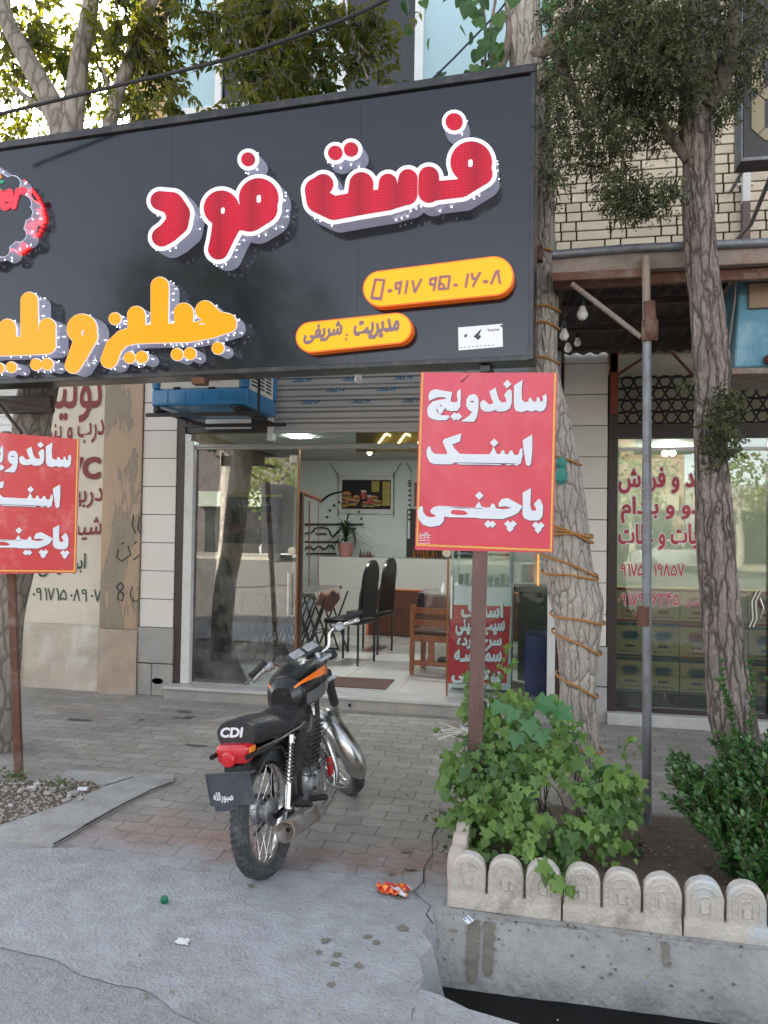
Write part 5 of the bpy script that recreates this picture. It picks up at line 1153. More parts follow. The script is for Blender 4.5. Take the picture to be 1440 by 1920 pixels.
def wheel(name,c,Rr,hw,M,par):
    T=M@Matrix.Translation(c)
    mb=MB(); prof=[]
    sec=[(Rr-.062,-hw*.55),(Rr-.045,-hw*.85),(Rr-.02,-hw),(Rr-.006,-hw*.72),(Rr,-hw*.3),(Rr,hw*.3),(Rr-.006,hw*.72),(Rr-.02,hw),(Rr-.045,hw*.85),(Rr-.062,hw*.55)]
    n=72; vs_=[]
    for i in range(n):
        a=2*math.pi*i/n
        for r_,y in sec: vs_.append(T@Vector((r_*math.cos(a),y,r_*math.sin(a))))
    k=len(sec); mb.add(vs_,[(i*k+j,((i+1)%n)*k+j,((i+1)%n)*k+(j+1)%k,i*k+(j+1)%k) for i in range(n) for j in range(k)],0,.5)
    for i in range(54):    # tread blocks
        a=2*math.pi*i/54
        for (yy,w2,da,rr) in ((-hw*.5,.011,0,.0),(hw*.5,.011,.06,.0),(0,.012,.03,.003),(-hw*.86,.006,.03,-.008),(hw*.86,.006,.03,-.008)):
            Mb=T@Matrix.Rotation(-(a+da),4,'Y')@Matrix.Translation((Rr+rr,yy,0)); mb.box(-.008,.003,-w2,w2,-.0105,.0105,M=Mb)
    tyre=mb.build(name,m_tyre,par,smooth=True,local=True)
    mb=MB(); Rm=Rr-.062; sec=[(Rm+.004,-hw*.6),(Rm-.012,-hw*.62),(Rm-.018,-hw*.3),(Rm-.018,hw*.3),(Rm-.012,hw*.62),(Rm+.004,hw*.6)]; vs_=[]
    for i in range(n):
        a=2*math.pi*i/n
        for r_,y in sec: vs_.append(T@Vector((r_*math.cos(a),y,r_*math.sin(a))))
    k=len(sec); mb.add(vs_,[(i*k+j,((i+1)%n)*k+j,((i+1)%n)*k+(j+1)%k,i*k+(j+1)%k) for i in range(n) for j in range(k-1)],0,.5)
    mb.build('rim',m_chr,tyre,smooth=True,local=True)
    mb=MB()
    for i in range(36):
        a=2*math.pi*i/36; s_=1 if i%2 else -1; b_=a+(.38 if (i//2)%2 else -.38)
        mb.tube([T@Vector((.055*math.cos(b_),s_*.035,.055*math.sin(b_))),T@Vector(((Rm-.015)*math.cos(a),s_*.005,(Rm-.015)*math.sin(a)))],.0016,5)
    mb.build('spokes',m_chr,tyre,local=True)
    mb=MB(); MM=T@Matrix.Rotation(R(90),4,'X')
    mb.lathe([(.001,-.062),(.02,-.06),(.055,-.055),(.062,-.045),(.062,-.02),(.04,-.012),(.04,.02),(.068,.028),(.068,.045),(.03,.055),(.001,.06)],MM,28); mb.lathe([(.008,-.11),(.008,.11)],MM,10); mb.build('hub',m_alu,tyre,smooth=True,local=True)
    return tyre
wheel('rear_wheel',(0,0,.302),.302,.041,I4,bike)
FHUB=(1.19,0,.292)
wheel('front_wheel',FHUB,.292,.04,STR,bike)
def arcfender(c,Rf,hw,a0,a1,M,drop=.016,n=30):
    mb=MB(); T=M@Matrix.Translation(c); prof=[(-1,-drop*1.6),(-.94,-.4*drop),(-.7,0.2*drop),(-.3,.6*drop),(0,.72*drop),(.3,.6*drop),(.7,.2*drop),(.94,-.4*drop),(1,-drop*1.6)]
    vs_=[]
    for s_ in (0,.003):
        for i in range(n+1):
            a=a0+(a1-a0)*i/n; e=min(1,min(i,n-i)/3+.55)
            for y,dr in prof: vs_.append(T@Vector(((Rf+dr-s_)*math.cos(a),y*hw*e,(Rf+dr-s_)*math.sin(a))))
    k=len(prof); o_=(n+1)*k
    mb.add(vs_,[(i*k+j,(i+1)*k+j,(i+1)*k+j+1,i*k+j+1) for i in range(n) for j in range(k-1)]+[(o_+i*k+j,o_+i*k+j+1,o_+(i+1)*k+j+1,o_+(i+1)*k+j) for i in range(n) for j in range(k-1)],0,.5)
    return mb
arcfender(FHUB,.325,.066,R(40),R(208),STR,.03).build('front_fender',m_chr,bike,smooth=True,local=True)
arcfender((0,0,.302),.345,.075,R(45),R(133),I4,.018).build('rear_fender',m_blk,bike,smooth=True,local=True)
# fork
mb=MB()
for s_ in (-1,1):
    top=HC+Vector((.045,s_*.095,.03)); bot=Vector(FHUB)+Vector((-.005,s_*.095,0)); mid=top.lerp(bot,.5)
    mb.tube([top,mid],.0155,12); mb.tube([mid,bot],.021,12)
xf(mb,STR).build('front_fork',m_chr,bike,smooth=True,local=True)
mb=MB()
for s_ in (-1,1):
    top=HC+Vector((.045,s_*.095,.0)); bot=Vector(FHUB)+Vector((-.005,s_*.095,0)); a=top.lerp(bot,.14); b=top.lerp(bot,.52); n=22
    mb.tube([a.lerp(b,i/n) for i in range(n+1)],[.024+(.007 if i%2 else 0) for i in range(n+1)],12)
xf(mb,STR).build('fork_gaiters',m_rubber,bike,smooth=True,local=True)
mb=MB(); mb.rbox(.74,.87,-.115,.115,.895,.92,.008); mb.rbox(.80,.90,-.11,.11,.76,.785,.008); mb.tube([(.79,0,.91),(.865,0,.76)],.028,14)
mb.rbox(.765,.795,-.06,-.03,.915,.96,.006); mb.rbox(.765,.795,.03,.06,.915,.96,.006); mb.ball((.80,0,.925),.017,10)
xf(mb,STR).build('steering_head',m_alu,bike,smooth=True,local=True)
# handlebar
def bez(P,n=8):
    out=[]; P=[Vector(p) for p in P]
    for i in range(len(P)-1):
        p0,p1,p2,p3=P[max(i-1,0)],P[i],P[i+1],P[min(i+2,len(P)-1)]
        for k in range(n):
            t=k/n; out.append(.5*((2*p1)+(p2-p0)*t+(2*p0-5*p1+4*p2-p3)*t*t+(3*p1-p0-3*p2+p3)*t**3))
    out.append(P[-1]); return out
hb=[(x+.055,y,z-.045 if z>.96 else z-.01) for x,y,z in [(.70,-.385,1.045),(.735,-.26,1.07),(.765,-.2,1.06),(.775,-.15,.99),(.78,-.06,.95),(.78,.06,.95),(.775,.15,.99),(.765,.2,1.06),(.735,.26,1.07),(.70,.385,1.045)]]
HBO=Matrix.Translation((.055,0,-.045))
mb=MB(); mb.tube(bez(hb,6),.0112,12); mb.tube([(.79,-.13,1.0),(.79,.13,1.0)],.006,8) if 0 else None
xf(mb,STR).build('handlebar',m_chr,bike,smooth=True,local=True)
for s_ in (-1,1):
    mb=MB(); a=Vector((.695,s_*.40,1.04)); b=Vector((.728,s_*.285,1.066)); mb.tube([a,a.lerp(b,.04),a.lerp(b,.06),b.lerp(a,.1),b],[.019,.019,.0165,.0165,.021],14); xf(mb,STR).build('grip',m_rubber,bike,smooth=True,local=True)
    mb=MB(); mb.rbox(.715,.765,s_*.255-.03,s_*.255+.03,1.045,1.095,.01); xf(mb,STR@HBO).build('switch_block',m_alu,bike,smooth=True,local=True)
    mb=MB(); mb.tube(bez([(.76,s_*.25,1.07),(.795,s_*.3,1.07),(.785,s_*.36,1.055),(.765,s_*.42,1.045)],5),.006,8); xf(mb,STR@HBO).build('lever',m_alu,bike,smooth=True,local=True)
# instruments, headlight
mb=MB(); Mi=STR@Matrix.Translation((.845,0,.985))@Matrix.Rotation(R(-32),4,'Y'); mb.rbox(-.05,.05,-.105,.105,-.03,.02,.014,3,M=Mi); ins=mb.build('instrument_cluster',m_seat,bike,smooth=True,local=True)
mb=MB()
for s_ in (-1,1): mb.rbox(-.036,.036,s_*.05-.04,s_*.05+.04,.018,.024,.004,1,M=Mi)
mb.build('gauge',M_('gauge_grey',(.33,.34,.35),.25,dark=.6,scale=40,coat=.6),ins,local=True)
mb=MB(); Mh=STR@Matrix.Translation((.93,0,.86))@Matrix.Rotation(R(90),4,'Y'); mb.lathe([(.001,-.06),(.04,-.055),(.075,-.02),(.085,.03),(.085,.05)],Mh,26); hl=mb.build('headlight',m_blk,bike,smooth=True,local=True)
mb=MB(); mb.lathe([(.085,.045),(.093,.05),(.093,.065),(.083,.07)],Mh,26); mb.build('chrome_ring',m_chr,hl,smooth=True,local=True)
mb=MB(); mb.lathe([(.083,.06),(.05,.08),(.001,.088)],Mh,26); mb.build('lens',M_('headlight_lens',(.6,.62,.64),.1,coat=.5),hl,smooth=True,local=True)
for s_ in (-1,1):
    mb=MB(); mb.tube([STR@Vector((.9,s_*.07,.87)),STR@Vector((.89,s_*.15,.88))],.008,8); mb.rbox(.865,.92,s_*.175-.028,s_*.175+.028,.858,.91,.012,2,M=STR); mb.build('turn_signal',m_rubber,bike,smooth=True,local=True)
# cables
mb=MB()
for s_,q in ((-1,.0),(1,.02),(-1,.03),(1,.05)):
    A1=STR@HBO@Vector((.76,s_*.24,1.06)); B1=STR@Vector((.86,s_*.1,1.05+q)); C1=STR@Vector((.92,s_*(.04+q),.93)); D1=Vector((.82,s_*.05,.72)); mb.tube(bez([A1,B1,C1,D1],8),.0035,6)
mb.build('control_cables',m_rubber,bike,smooth=True,local=True)
# tank by lofted sections
def tank_sec(t,k=1.0):
    x=.30+.52*t; w_=(.05+.09*math.sin(math.pi*min(1,(t*.82+.1)))**.8)*k; h=(.06+.085*math.sin(math.pi*min(1,t*.75+.14)))*k; zc=.79+.045*t
    if t>.93: q=1-(t-.93)/.07*.35; w_*=q; h*=q
    if t<.08: q=.7+t/.08*.3; w_*=q; h*=q
    return x,w_,h,zc
def sup(a,w_,h):
    c,s_=math.cos(a),math.sin(a); e=.72
    return w_*math.copysign(abs(c)**e,c), h*math.copysign(abs(s_)**(e if s_>0 else .5),s_)*(1 if s_>0 else .62)
def loft(a0,a1,t0,t1,nt,na,k,off=0):
    vs_=[];
    for i in range(nt+1):
        t=t0+(t1-t0)*i/nt; x,w_,h,zc=tank_sec(t,1)
        for j in range(na+1):
            aa=a0(t)+(a1(t)-a0(t))*j/na if callable(a0) else a0+(a1-a0)*j/na
            y,z=sup(aa,w_+off,h+off); vs_.append((x,y,zc+z))
    return vs_,[(i*(na+1)+j,i*(na+1)+j+1,(i+1)*(na+1)+j+1,(i+1)*(na+1)+j) for i in range(nt) for j in range(na)]
mb=MB(); v_,f_=loft(0,2*math.pi,0,1,24,40,1); mb.add(v_,f_,0,.5); k=41
mb.add([v_[i] for i in range(k-1)],[tuple(range(k-1))],0,.5); mb.add([v_[-k+i] for i in range(k-1)],[tuple(range(k-1))[::-1]],0,.5)
tank=mb.build('fuel_tank',m_blk,bike,smooth=True,local=True)
for sgn in (1,-1):
    mb=MB(); f0=(lambda t: math.pi*.77+.12*math.sin(t*3)) if sgn==1 else (lambda t: math.pi*.23-.12*math.sin(t*3)); f1=(lambda t: math.pi*.77+.12*math.sin(t*3)+.12+.36*t) if sgn==1 else (lambda t: math.pi*.23-.12*math.sin(t*3)-.12-.36*t)
    v_,f_=loft(f0,f1,.04,.97,20,5,1,.0022); mb.add(v_,f_,0,.5); mb.build('stripe',m_org,tank,smooth=True,local=True)
    mb=MB(); f0=(lambda t: math.pi*.985) if sgn==1 else (lambda t: math.pi*.015); f1=(lambda t: math.pi*(.985+.12)) if sgn==1 else (lambda t: -math.pi*.105)
    v_,f_=loft(f0,f1,.15,.9,14,4,1,.0022); mb.add(v_,f_,0,.5); mb.build('side_badge',M_('grey_decal',(.13,.13,.135),.25,coat=.5),tank,smooth=True,local=True)
mb=MB(); mb.lathe([(.03,0),(.03,.012),(.02,.018),(.001,.019)],Matrix.Translation((.63,0,.955)),18); mb.build('fuel_cap',m_chr,tank,smooth=True,local=True)
# seat: soft slab, higher at the rear
def seatfn(v):
    x=v.x; t=(x+.25)/.69; w_=.84+.16*min(1,t*2.5) if t<.55 else 1-.38*(t-.55)/.45
    z=v.z+.03*max(0,1-t*2.2)-.018*math.sin(max(0,min(1,(t-.35)/.5))*math.pi)+(.0 if v.z<.74 else -.02*(v.y/.12)**2)
    if v.z<.72: w_*=.97
    return Vector((x,v.y*w_,z))
mb=MB()
nx_,pr=26,[(-.105,.665),(-.122,.69),(-.125,.73),(-.118,.76),(-.095,.777),(-.05,.784),(0,.786),(.05,.784),(.095,.777),(.118,.76),(.125,.73),(.122,.69),(.105,.665)]
vs_=[]
for i in range(nx_+1):
    t=i/nx_; e=1 if .04<t<.95 else .93
    for y,z in pr: vs_.append(seatfn(Vector((-.25+.69*t,y*e,(z-.72)*e+.72))))
k=len(pr); mb.add(vs_,[(i*k+j,(i+1)*k+j,(i+1)*k+(j+1)%k,i*k+(j+1)%k) for i in range(nx_) for j in range(k)],0,.5)
mb.add(vs_[:k],[tuple(range(k))],0,.5); mb.add(vs_[-k:],[tuple(range(k))[::-1]],0,.5)
seat=mb.build('seat',m_seat,bike,smooth=True,local=True)
lo,bb=text_loops('CDI',.045,.2,.012,True)
mb=MB(); solid(mb,lo,lambda x,y,d: Vector((-.2525-d,.075-(x-bb[0])/(bb[1]-bb[0])*.115, .735+(y/bb[3])*.042)),0,.002,0,None,tol=.003); mb.build('white_lettering',m_wht,seat,local=True)
mb=MB(); mb.tube([(-.23,-.10,.672),(0,-.121,.668),(.25,-.112,.66),(.40,-.085,.655)],.006,6); mb.tube([(-.23,.10,.672),(0,.121,.668),(.25,.112,.66)],.006,6); mb.build('seat_trim',m_chr,seat,smooth=True,local=True)
# tail light, plate flap
TS=Matrix.Translation((.095,0,.055))
mb=MB(); mb.rbox(-.405,-.30,-.082,.082,.565,.652,.018,3,fn=lambda v: Vector((v.x,v.y*(1-.25*max(0,(.6-v.z)/.04)*.6),v.z))); tl=xf(mb,TS).build('tail_light',M_('tail_light_red',(.55,.01,.02),.18,dark=.8,coat=.8,scale=30),bike,smooth=True,local=True)
mb=MB(); mb.lathe([(.036,0),(.036,.018),(.03,.026),(.018,.028),(.001,.028)],Matrix.Translation((-.404,.01,.592))@Matrix.Rotation(R(-90),4,'Y'),24); xf(mb,TS).build('round_lens',M_('deep_red_lens',(.62,.01,.02),.15,coat=.8),tl,smooth=True,local=True)
mb=MB(); mb.rbox(-.385,-.32,-.087,-.078,.59,.638,.004); xf(mb,TS).build('side_reflector',M_('amber_reflector',(.85,.25,.02),.2,coat=.7),tl,smooth=True,local=True)
mb=MB(); Mf=Matrix.Translation((-.305,.02,.515))@Matrix.Rotation(R(-8),4,'Y')@Matrix.Rotation(R(-3),4,'X'); mb.rbox(-.004,.004,-.115,.115,-.085,.075,.003,2,M=Mf); mb.rbox(-.007,-.0035,-.11,.11,.068,.073,.001,1,M=Mf); mb.rbox(-.007,-.0035,-.11,.11,-.083,-.078,.001,1,M=Mf); mb.rbox(-.007,-.0035,-.113,-.108,-.083,.073,.001,1,M=Mf); mb.rbox(-.007,-.0035,.108,.113,-.083,.073,.001,1,M=Mf)
mb.rbox(.0,.012,-.02,.10,-.115,-.08,.006,2,M=Mf)
fl=mb.build('mud_flap',M_('grey_rubber_flap',(.07,.075,.085),.4,dark=.7,scale=9,stain=(.13,.13,.14),stain_amt=.6,sscale=7),bike,local=True)
lo,bb=text_loops('صبورالله',.035,0); mb=MB(); solid(mb,lo,lambda x,y,d: Mf@Vector((-.0042-d,.09-(x-bb[0])/(bb[1]-bb[0])*.10,-.068+(y-bb[2])/(bb[3]-bb[2])*.05)),0,.001,0,None,tol=.003); mb.build('white_script',m_wht,fl,local=True)
mb=MB(); mb.rbox(-.395,-.30,-.05,.05,.50,.56,.01); xf(mb,TS).build('light_bracket',m_rubber,bike,smooth=True,local=True)
# frame, swingarm
mb=MB()
mb.tube(bez([(.80,0,.80),(.62,0,.74),(.3,0,.66),(.1,0,.64)],5),.018,10); mb.tube(bez([(.82,0,.76),(.80,0,.5),(.72,0,.24)],5),.016,10)
for s_ in (-1,1):
    mb.tube([(.32,s_*.09,.655),(-.2,s_*.1,.655),(-.33,s_*.09,.66)],.012,8); mb.tube([(.30,s_*.08,.64),(.27,s_*.08,.3)],.012,8); mb.tube([(.27,s_*.09,.42),(.10,s_*.1,.64)],.01,8)
    mb.tube([(.30,s_*.075,.29),(0,s_*.09,.302),(-.06,s_*.09,.302)],.016,8)
mb.build('frame',m_blk,bike,smooth=True,local=True)
for s_ in (-1,1):
    a=Vector((.0,s_*.125,.32)); b=Vector((.10,s_*.125,.64)); n=90; d=b-a
    mb=MB(); mb.tube([a,a.lerp(b,.35)],.017,12); mb.tube([a.lerp(b,.3),b],.008,8); mb.tube([a.lerp(b,.93),b+d.normalized()*.015],.02,12)
    x_=d.cross(Vector((0,1,0))).normalized(); y_=Vector((0,1,0))
    mb.tube([a.lerp(b,.33+.6*i/n)+(x_*math.cos(i*.75)+y_*math.sin(i*.75))*.019 for i in range(n+1)],.0038,5)
    mb.ball(a+Vector((0,s_*.012,0)),.013,8); mb.ball(b+Vector((0,s_*.014,0)),.014,8)
    mb.build('shock_absorber',m_chr,bike,smooth=True,local=True)
# engine
mb=MB(); mb.rbox(.34,.64,-.10,.10,.22,.40,.03,3); mb.lathe([(.001,-.125),(.06,-.125),(.075,-.115),(.08,-.09)],Matrix.Translation((.42,0,.31))@Matrix.Rotation(R(90),4,'X')@Matrix.Diagonal((1,1,-1,1)),24); 
eng=mb.build('engine',m_alu,bike,smooth=True,local=True)
mb=MB(); mb.rbox(.40,.56,-.13,-.10,.225,.39,.02,3); mb.rbox(.42,.5,-.136,-.128,.25,.37,.012,2); mb.build('side_casing',m_alu,eng,smooth=True,local=True)
mb=MB()
for i in range(9): 
    c=Vector((.56+.012*i,0,.41+.022*i)); mb.rbox(c.x-.065,c.x+.065,-.078,.078,c.z,c.z+.008,.003,1)
mb.rbox(.52,.68,-.06,.06,.40,.63,.01); mb.build('finned_cylinder',m_eng,eng,smooth=True,local=True)
mb=MB(); mb.rbox(.36,.50,-.045,.045,.50,.60,.015); mb.lathe([(.05,-.1),(.055,-.04),(.055,.05)],Matrix.Translation((.30,0,.54))@Matrix.Rotation(R(90),4,'Y'),18); mb.tube([(.44,-.05,.57),(.46,-.09,.6),(.55,-.07,.66)],.006,6); mb.build('carburettor',m_alu,eng,smooth=True,local=True)
for s_ in (-1,1):
    mb=MB(); mb.rbox(.10,.34,s_*.10-.012,s_*.10+.012,.43,.63,.012,3,fn=lambda v: Vector((v.x+(v.z-.53)*.25,v.y,v.z))); mb.build('side_cover',m_blk,bike,smooth=True,local=True)
# exhaust
mb=MB(); mb.tube(bez([(.67,-.03,.50),(.76,-.06,.46),(.74,-.12,.28),(.60,-.14,.19),(.40,-.15,.19)],7),.02,14); mb.build('exhaust_pipe',m_chr,bike,smooth=True,local=True)
a=Vector((.42,-.155,.185)); b=Vector((-.16,-.175,.265)); d=(b-a).normalized(); y_=Vector((0,1,0)); x_=d.cross(y_).normalized(); Mm=Matrix((x_,d.cross(x_),d)).transposed().to_4x4(); Mm.translation=a; L_=(b-a).length
mb=MB(); mb.lathe([(.02,0),(.034,.1),(.044,.2),(.046,L_-.03),(.05,L_-.028),(.05,L_),(.045,L_+.002),(.04,L_-.006),(.017,L_-.04),(.013,L_-.04)],Mm,28); mu_=mb.build('muffler',m_muf,bike,smooth=True,local=True)
mb=MB(); mb.lathe([(.014,L_-.0395),(.001,L_-.0398)],Mm,16); mb.build('muffler_outlet',m_dark,mu_,local=True)
# pegs, kick start, brake rod, stands
for a_,b_ in (((.30,-.12,.27),(.30,-.22,.28)),((.12,-.12,.30),(.10,-.21,.31)),((.32,.12,.27),(.32,.22,.27))):
    mb=MB(); mb.tube([a_,b_],.016,10); mb.build('foot_peg',m_rubber,bike,smooth=True,local=True)
mb=MB(); mb.tube(bez([(.36,-.13,.31),(.33,-.18,.30),(.25,-.2,.34),(.20,-.2,.33)],5),.009,8); mb.tube([(.55,-.14,.26),(.64,-.2,.22),(.70,-.2,.22)],.007,8); mb.tube([(.5,-.14,.24),(.02,-.12,.27)],.004,6); mb.tube([(.04,-.1,.302),(.04,-.13,.302)],.012,8); mb.build('kick_lever',m_chr,bike,smooth=True,local=True)
mb=MB()
rw=random.Random(12)
for k in range(12):
    a_=Vector((rw.uniform(.2,.5),rw.uniform(-.11,-.05),rw.uniform(.42,.64))); b_=Vector((rw.uniform(.4,.7),rw.uniform(-.13,-.08),rw.uniform(.25,.6))); mb.tube(bez([a_,a_.lerp(b_,.4)+Vector((rw.uniform(-.04,.04),-.03,rw.uniform(-.06,.05))),b_],5),.003,5)
mb.build('wiring',m_rubber,bike,smooth=True,local=True)
mb=MB()
for (x,z) in ((.37,.25),(.6,.25),(.37,.37),(.6,.37),(.43,.24),(.53,.24),(.45,.385),(.53,.385),(.48,.31)): mb.lathe([(.001,-.142),(.009,-.142),(.009,-.128)],Matrix.Translation((x,0,z))@Matrix.Rotation(R(90),4,'X')@Matrix.Diagonal((1,1,-1,1)),6)
mb.build('bolts',m_chr,eng,local=True)
mb=MB(); mb.rbox(.60,.64,-.145,-.115,.30,.40,.008,2); mb.tube([(.62,-.13,.40),(.66,-.12,.36),(.63,-.12,.28)],.005,6); mb.build('red_cable_clip',M_('red_plastic',(.5,.02,.02),.4),eng,smooth=True,local=True)
mb=MB(); inv_=(Matrix.Translation(bike.location)@bike.rotation_euler.to_matrix().to_4x4()@Matrix.Diagonal((.91,.91,.91,1))).inverted(); gp=bike.rotation_euler.to_matrix()@Vector((.36,.24,0))+Vector(bike.location); gp.z=.006; mb.tube([(.36,.06,.26),inv_@gp],.01,8); mb.build('side_stand',m_rubber,bike,smooth=True,local=True)

# ================================================================ litter on the apron
p=GZ(308,1687,.018); mb=MB(); mb.lathe([(.001,.012),(.013,.012),(.0155,.008),(.0155,-.01),(.014,-.011)],Matrix.Translation(p)@Matrix.Rotation(R(12),4,'X'),24); mb.build('bottle_cap',M_('green_plastic',(.0,.13,.055),.35,dark=.9),label='dark green bottle cap lying alone on the cement apron',cat='bottle cap',smooth=True)
def crumple(c,s_,mats,name,lab,cat,sd,flat=.5):
    mb=MB(); n=11; vs_=[]
    for j in range(n+1):
        for i in range(n+1):
            u,v=i/n-.5,j/n-.5; q=Vector((u*4+sd,v*4,sd)); k=noise.noise_vector(q)*.45+noise.noise_vector(q*2.7)*.22
            edge_=1-.35*noise.noise(Vector((u*5,v*5,sd+9)))
            vs_.append((c[0]+s_*(u*edge_+k.x*.5),c[1]+s_*.8*(v*edge_+k.y*.5),c[2]+s_*flat*abs(k.z+.1)+.003))
    for j in range(n):
        for i in range(n):
            mi=int((noise.noise(Vector((i*.55,j*.55,sd)))+.5)*len(mats)*.999) if len(mats)>1 else 0
            mb.add([vs_[j*(n+1)+i],vs_[j*(n+1)+i+1],vs_[(j+1)*(n+1)+i+1],vs_[(j+1)*(n+1)+i]],[(0,1,2,3)],max(0,min(len(mats)-1,mi)))
    return mb.build(name,mats,label=lab,cat=cat)
m_wr=M_('wrapper_red',(.62,.03,.015),.3,coat=.5); m_wo=M_('wrapper_orange',(.85,.25,.02),.3,coat=.5); m_ww=M_('wrapper_silver',(.6,.58,.58),.3)
p=GZ(735,1672,.01); crumple(p,.125,[m_ww,m_wr,m_wr,m_wo,m_wo],'snack_wrapper','crumpled red and orange snack wrapper near the planter corner','wrapper',4.2,.55)
p=GZ(343,1767,.007); crumple(p,.045,[M_('tissue_white',(.72,.72,.7),.8)],'tissue_scrap','small torn white tissue on the cement apron','tissue',8.3,.3)
p=GZ(878,1725,.01); mb=MB(); Mx=Matrix.Translation(p)@Matrix.Rotation(R(-55),4,'Z')@Matrix.Rotation(R(20),4,'X'); mb.box(-.022,.022,-.014,.014,0,.002,0,M=Mx); mb.box(-.022,-.005,-.010,-.004,.0021,.0025,1,M=Mx); mb.box(-.022,.018,.002,.007,.0021,.0025,1,M=Mx); mb.build('paper_scrap',[m_wht,M_('scrap_blue',(.1,.2,.4),.5)],label='white and blue paper scrap lying on the drain edge',cat='paper scrap')
p=GZ(155,1482,.02); mb=MB(); mb.rbox(-.028,.028,-.012,.012,-.0,.018,.002,1,M=Matrix.Translation(p)@Matrix.Rotation(R(12),4,'Z')); mb.build('cigarette_pack',m_wht,label='small white packet on the edge of the gravel pit',cat='packet')
# ================================================================ inside the fast food shop
xi0,xi1,yi1,CZ=-3.6,.5,11.15,2.6
m_iw=M_('mint_white_wall',(.64,.69,.655),.45,dark=.96,scale=1.5); m_il=M_('brown_side_wall',(.16,.10,.07),.5,dark=.8,scale=3)
mt=bpy.data.materials.new('floor_tiles'); mt.use_nodes=True; t=mt.node_tree; N=t.nodes; L=t.links; P=N['Principled BSDF']
tc=N.new('ShaderNodeTexCoord'); br=N.new('ShaderNodeTexBrick'); br.offset=0; br.inputs['Scale'].default_value=1; br.inputs['Brick Width'].default_value=.6; br.inputs['Row Height'].default_value=.6; br.inputs['Mortar Size'].default_value=.003
br.inputs['Color1'].default_value=(.55,.54,.51,1); br.inputs['Color2'].default_value=(.6,.58,.55,1); br.inputs['Mortar'].default_value=(.2,.2,.2,1); L.new(tc.outputs['Object'],br.inputs['Vector']); L.new(br.outputs['Color'],P.inputs['Base Color']); P.inputs['Roughness'].default_value=.07; P.inputs['Specular IOR Level'].default_value=.7
mb=MB(); mb.box(xi0,xi1,FY+.111,yi1,-.01,FL); mb.build('shop_floor',mt,kind='structure')
mb=MB(); mb.box(xi0,xi1,yi1,yi1+.1,0,CZ+.4); mb.build('shop_back_wall',m_iw,kind='structure')
mb=MB(); mb.box(xi0-.1,xi0,FY+.11,yi1,0,CZ+.4); mb.build('shop_side_wall',m_il,kind='structure')
mb=MB(); mb.box(xi1,xi1+.1,FY+.11,yi1,0,CZ+.4); mb.build('shop_side_wall',m_iw,kind='structure')
mb=MB(); mb.box(xi0,xi1,FY+.36,yi1,CZ,CZ+.1); mb.build('shop_ceiling',M_('ceiling_white',(.5,.5,.47),.6,dark=.95),kind='structure')
m_panel_l=emitmat('ceiling_light_glow',(.93,1,.97),52)
k=0
for (px,py) in [(635,873),(722,873)]:
    d=ray(px,py); q=CAM+d*((CZ-.012-CAM.z)/d.z)
    root=thing('ceiling_light',(q.x,q.y,CZ),('left','right')[k]+' square ceiling light at the back of the shop','ceiling light','recessed ceiling lights'); k+=1
    mb=MB(); mb.box(q.x-.11,q.x+.11,q.y-.11,q.y+.11,CZ-.012,CZ-.004); mb.build('diffuser',m_panel_l,root)
    mb=MB(); mb.rbox(q.x-.13,q.x+.13,q.y-.13,q.y+.13,CZ-.008,CZ-.001,.002); mb.build('frame',m_white,root)
for j,(x,y) in enumerate([(-2.6,8.2),(-1.2,8.2)]):
    root=thing('ceiling_light',(x,y,CZ),('left','right')[j]+' square ceiling light near the shop entrance','ceiling light','recessed ceiling lights')
    mb=MB(); mb.box(x-.11,x+.11,y-.11,y+.11,CZ-.012,CZ-.004); mb.build('diffuser',m_panel_l,root)
# golden wave strips behind the transom
m_gold=emitmat('golden_strip',(1,.78,.25),2.2)
root=thing('wave_lamp',WY(740,828,7.2),'glowing golden wave shaped light strips under the shop ceiling','lamp')
mb=MB(); Yq=7.1; zc=WY(740,828,Yq).z
mb.box(WY(665,830,Yq).x,xi1-.02,Yq+.05,Yq+.08,zc-.09,zc+.2); mb.build('brown_beam',M_('beam_brown',(.18,.13,.07),.5),root)
mb=MB()
for px in (715,752,789,826): mb.tube(bez([WY(px-7,834,Yq),WY(px+2,822,Yq),WY(px+9,814,Yq),WY(px+17,817,Yq)],5),.009,6)
mb.build('light_strip',m_gold,root)
p=WY(693,849,7.3); mb=MB(); mb.ball(p,.025,12); mb.build('bulb',emitmat('warm_bulb',(1,.8,.5),3),label='small warm round bulb just below the top rail',cat='light bulb',smooth=True)
# framed menu poster
def rect_px(mb,x0,y0,x1,y1,Y,th=.01,mi=0,r=None):
    a=WY(x0,y1,Y); b=WY(x1,y0,Y); mb.box(a.x,b.x,Y-th,Y,a.z,b.z,mi,r)
root=thing('menu_poster',WY(687,962,yi1),'backlit menu poster with burgers and drinks on the back wall','poster')
mb=MB(); rect_px(mb,634,891,740,963,yi1-.001,.04); mb.build('frame',M_('white_poster_frame',(.68,.7,.68),.35),root)
mb=MB(); rect_px(mb,641,900,733,954,yi1-.042,.006); fr_=mb.build('print',M_('poster_dark',(.02,.018,.016),.5,dark=.6,scale=6,spec=.2),root)
Yp_=yi1-.0485; c0=WY(0,0,Yp_)
pf=(Vector((0,Yp_,0)),Vector((1,0,0)),Vector((0,0,1)),Vector((0,-1,0)))
def disc(mb,px,py,rx,ry,d,mi,n=14,a0=0,a1=6.283):
    c=WY(px,py,Yp_); s_=Yp_/1442*1.02; mb.prism([(c.x+rx*s_*math.cos(a0+(a1-a0)*i/n),c.z+ry*s_*math.sin(a0+(a1-a0)*i/n)) for i in range(n)],d-.001,d,pf,mi)
mb=MB(); random.seed(3)
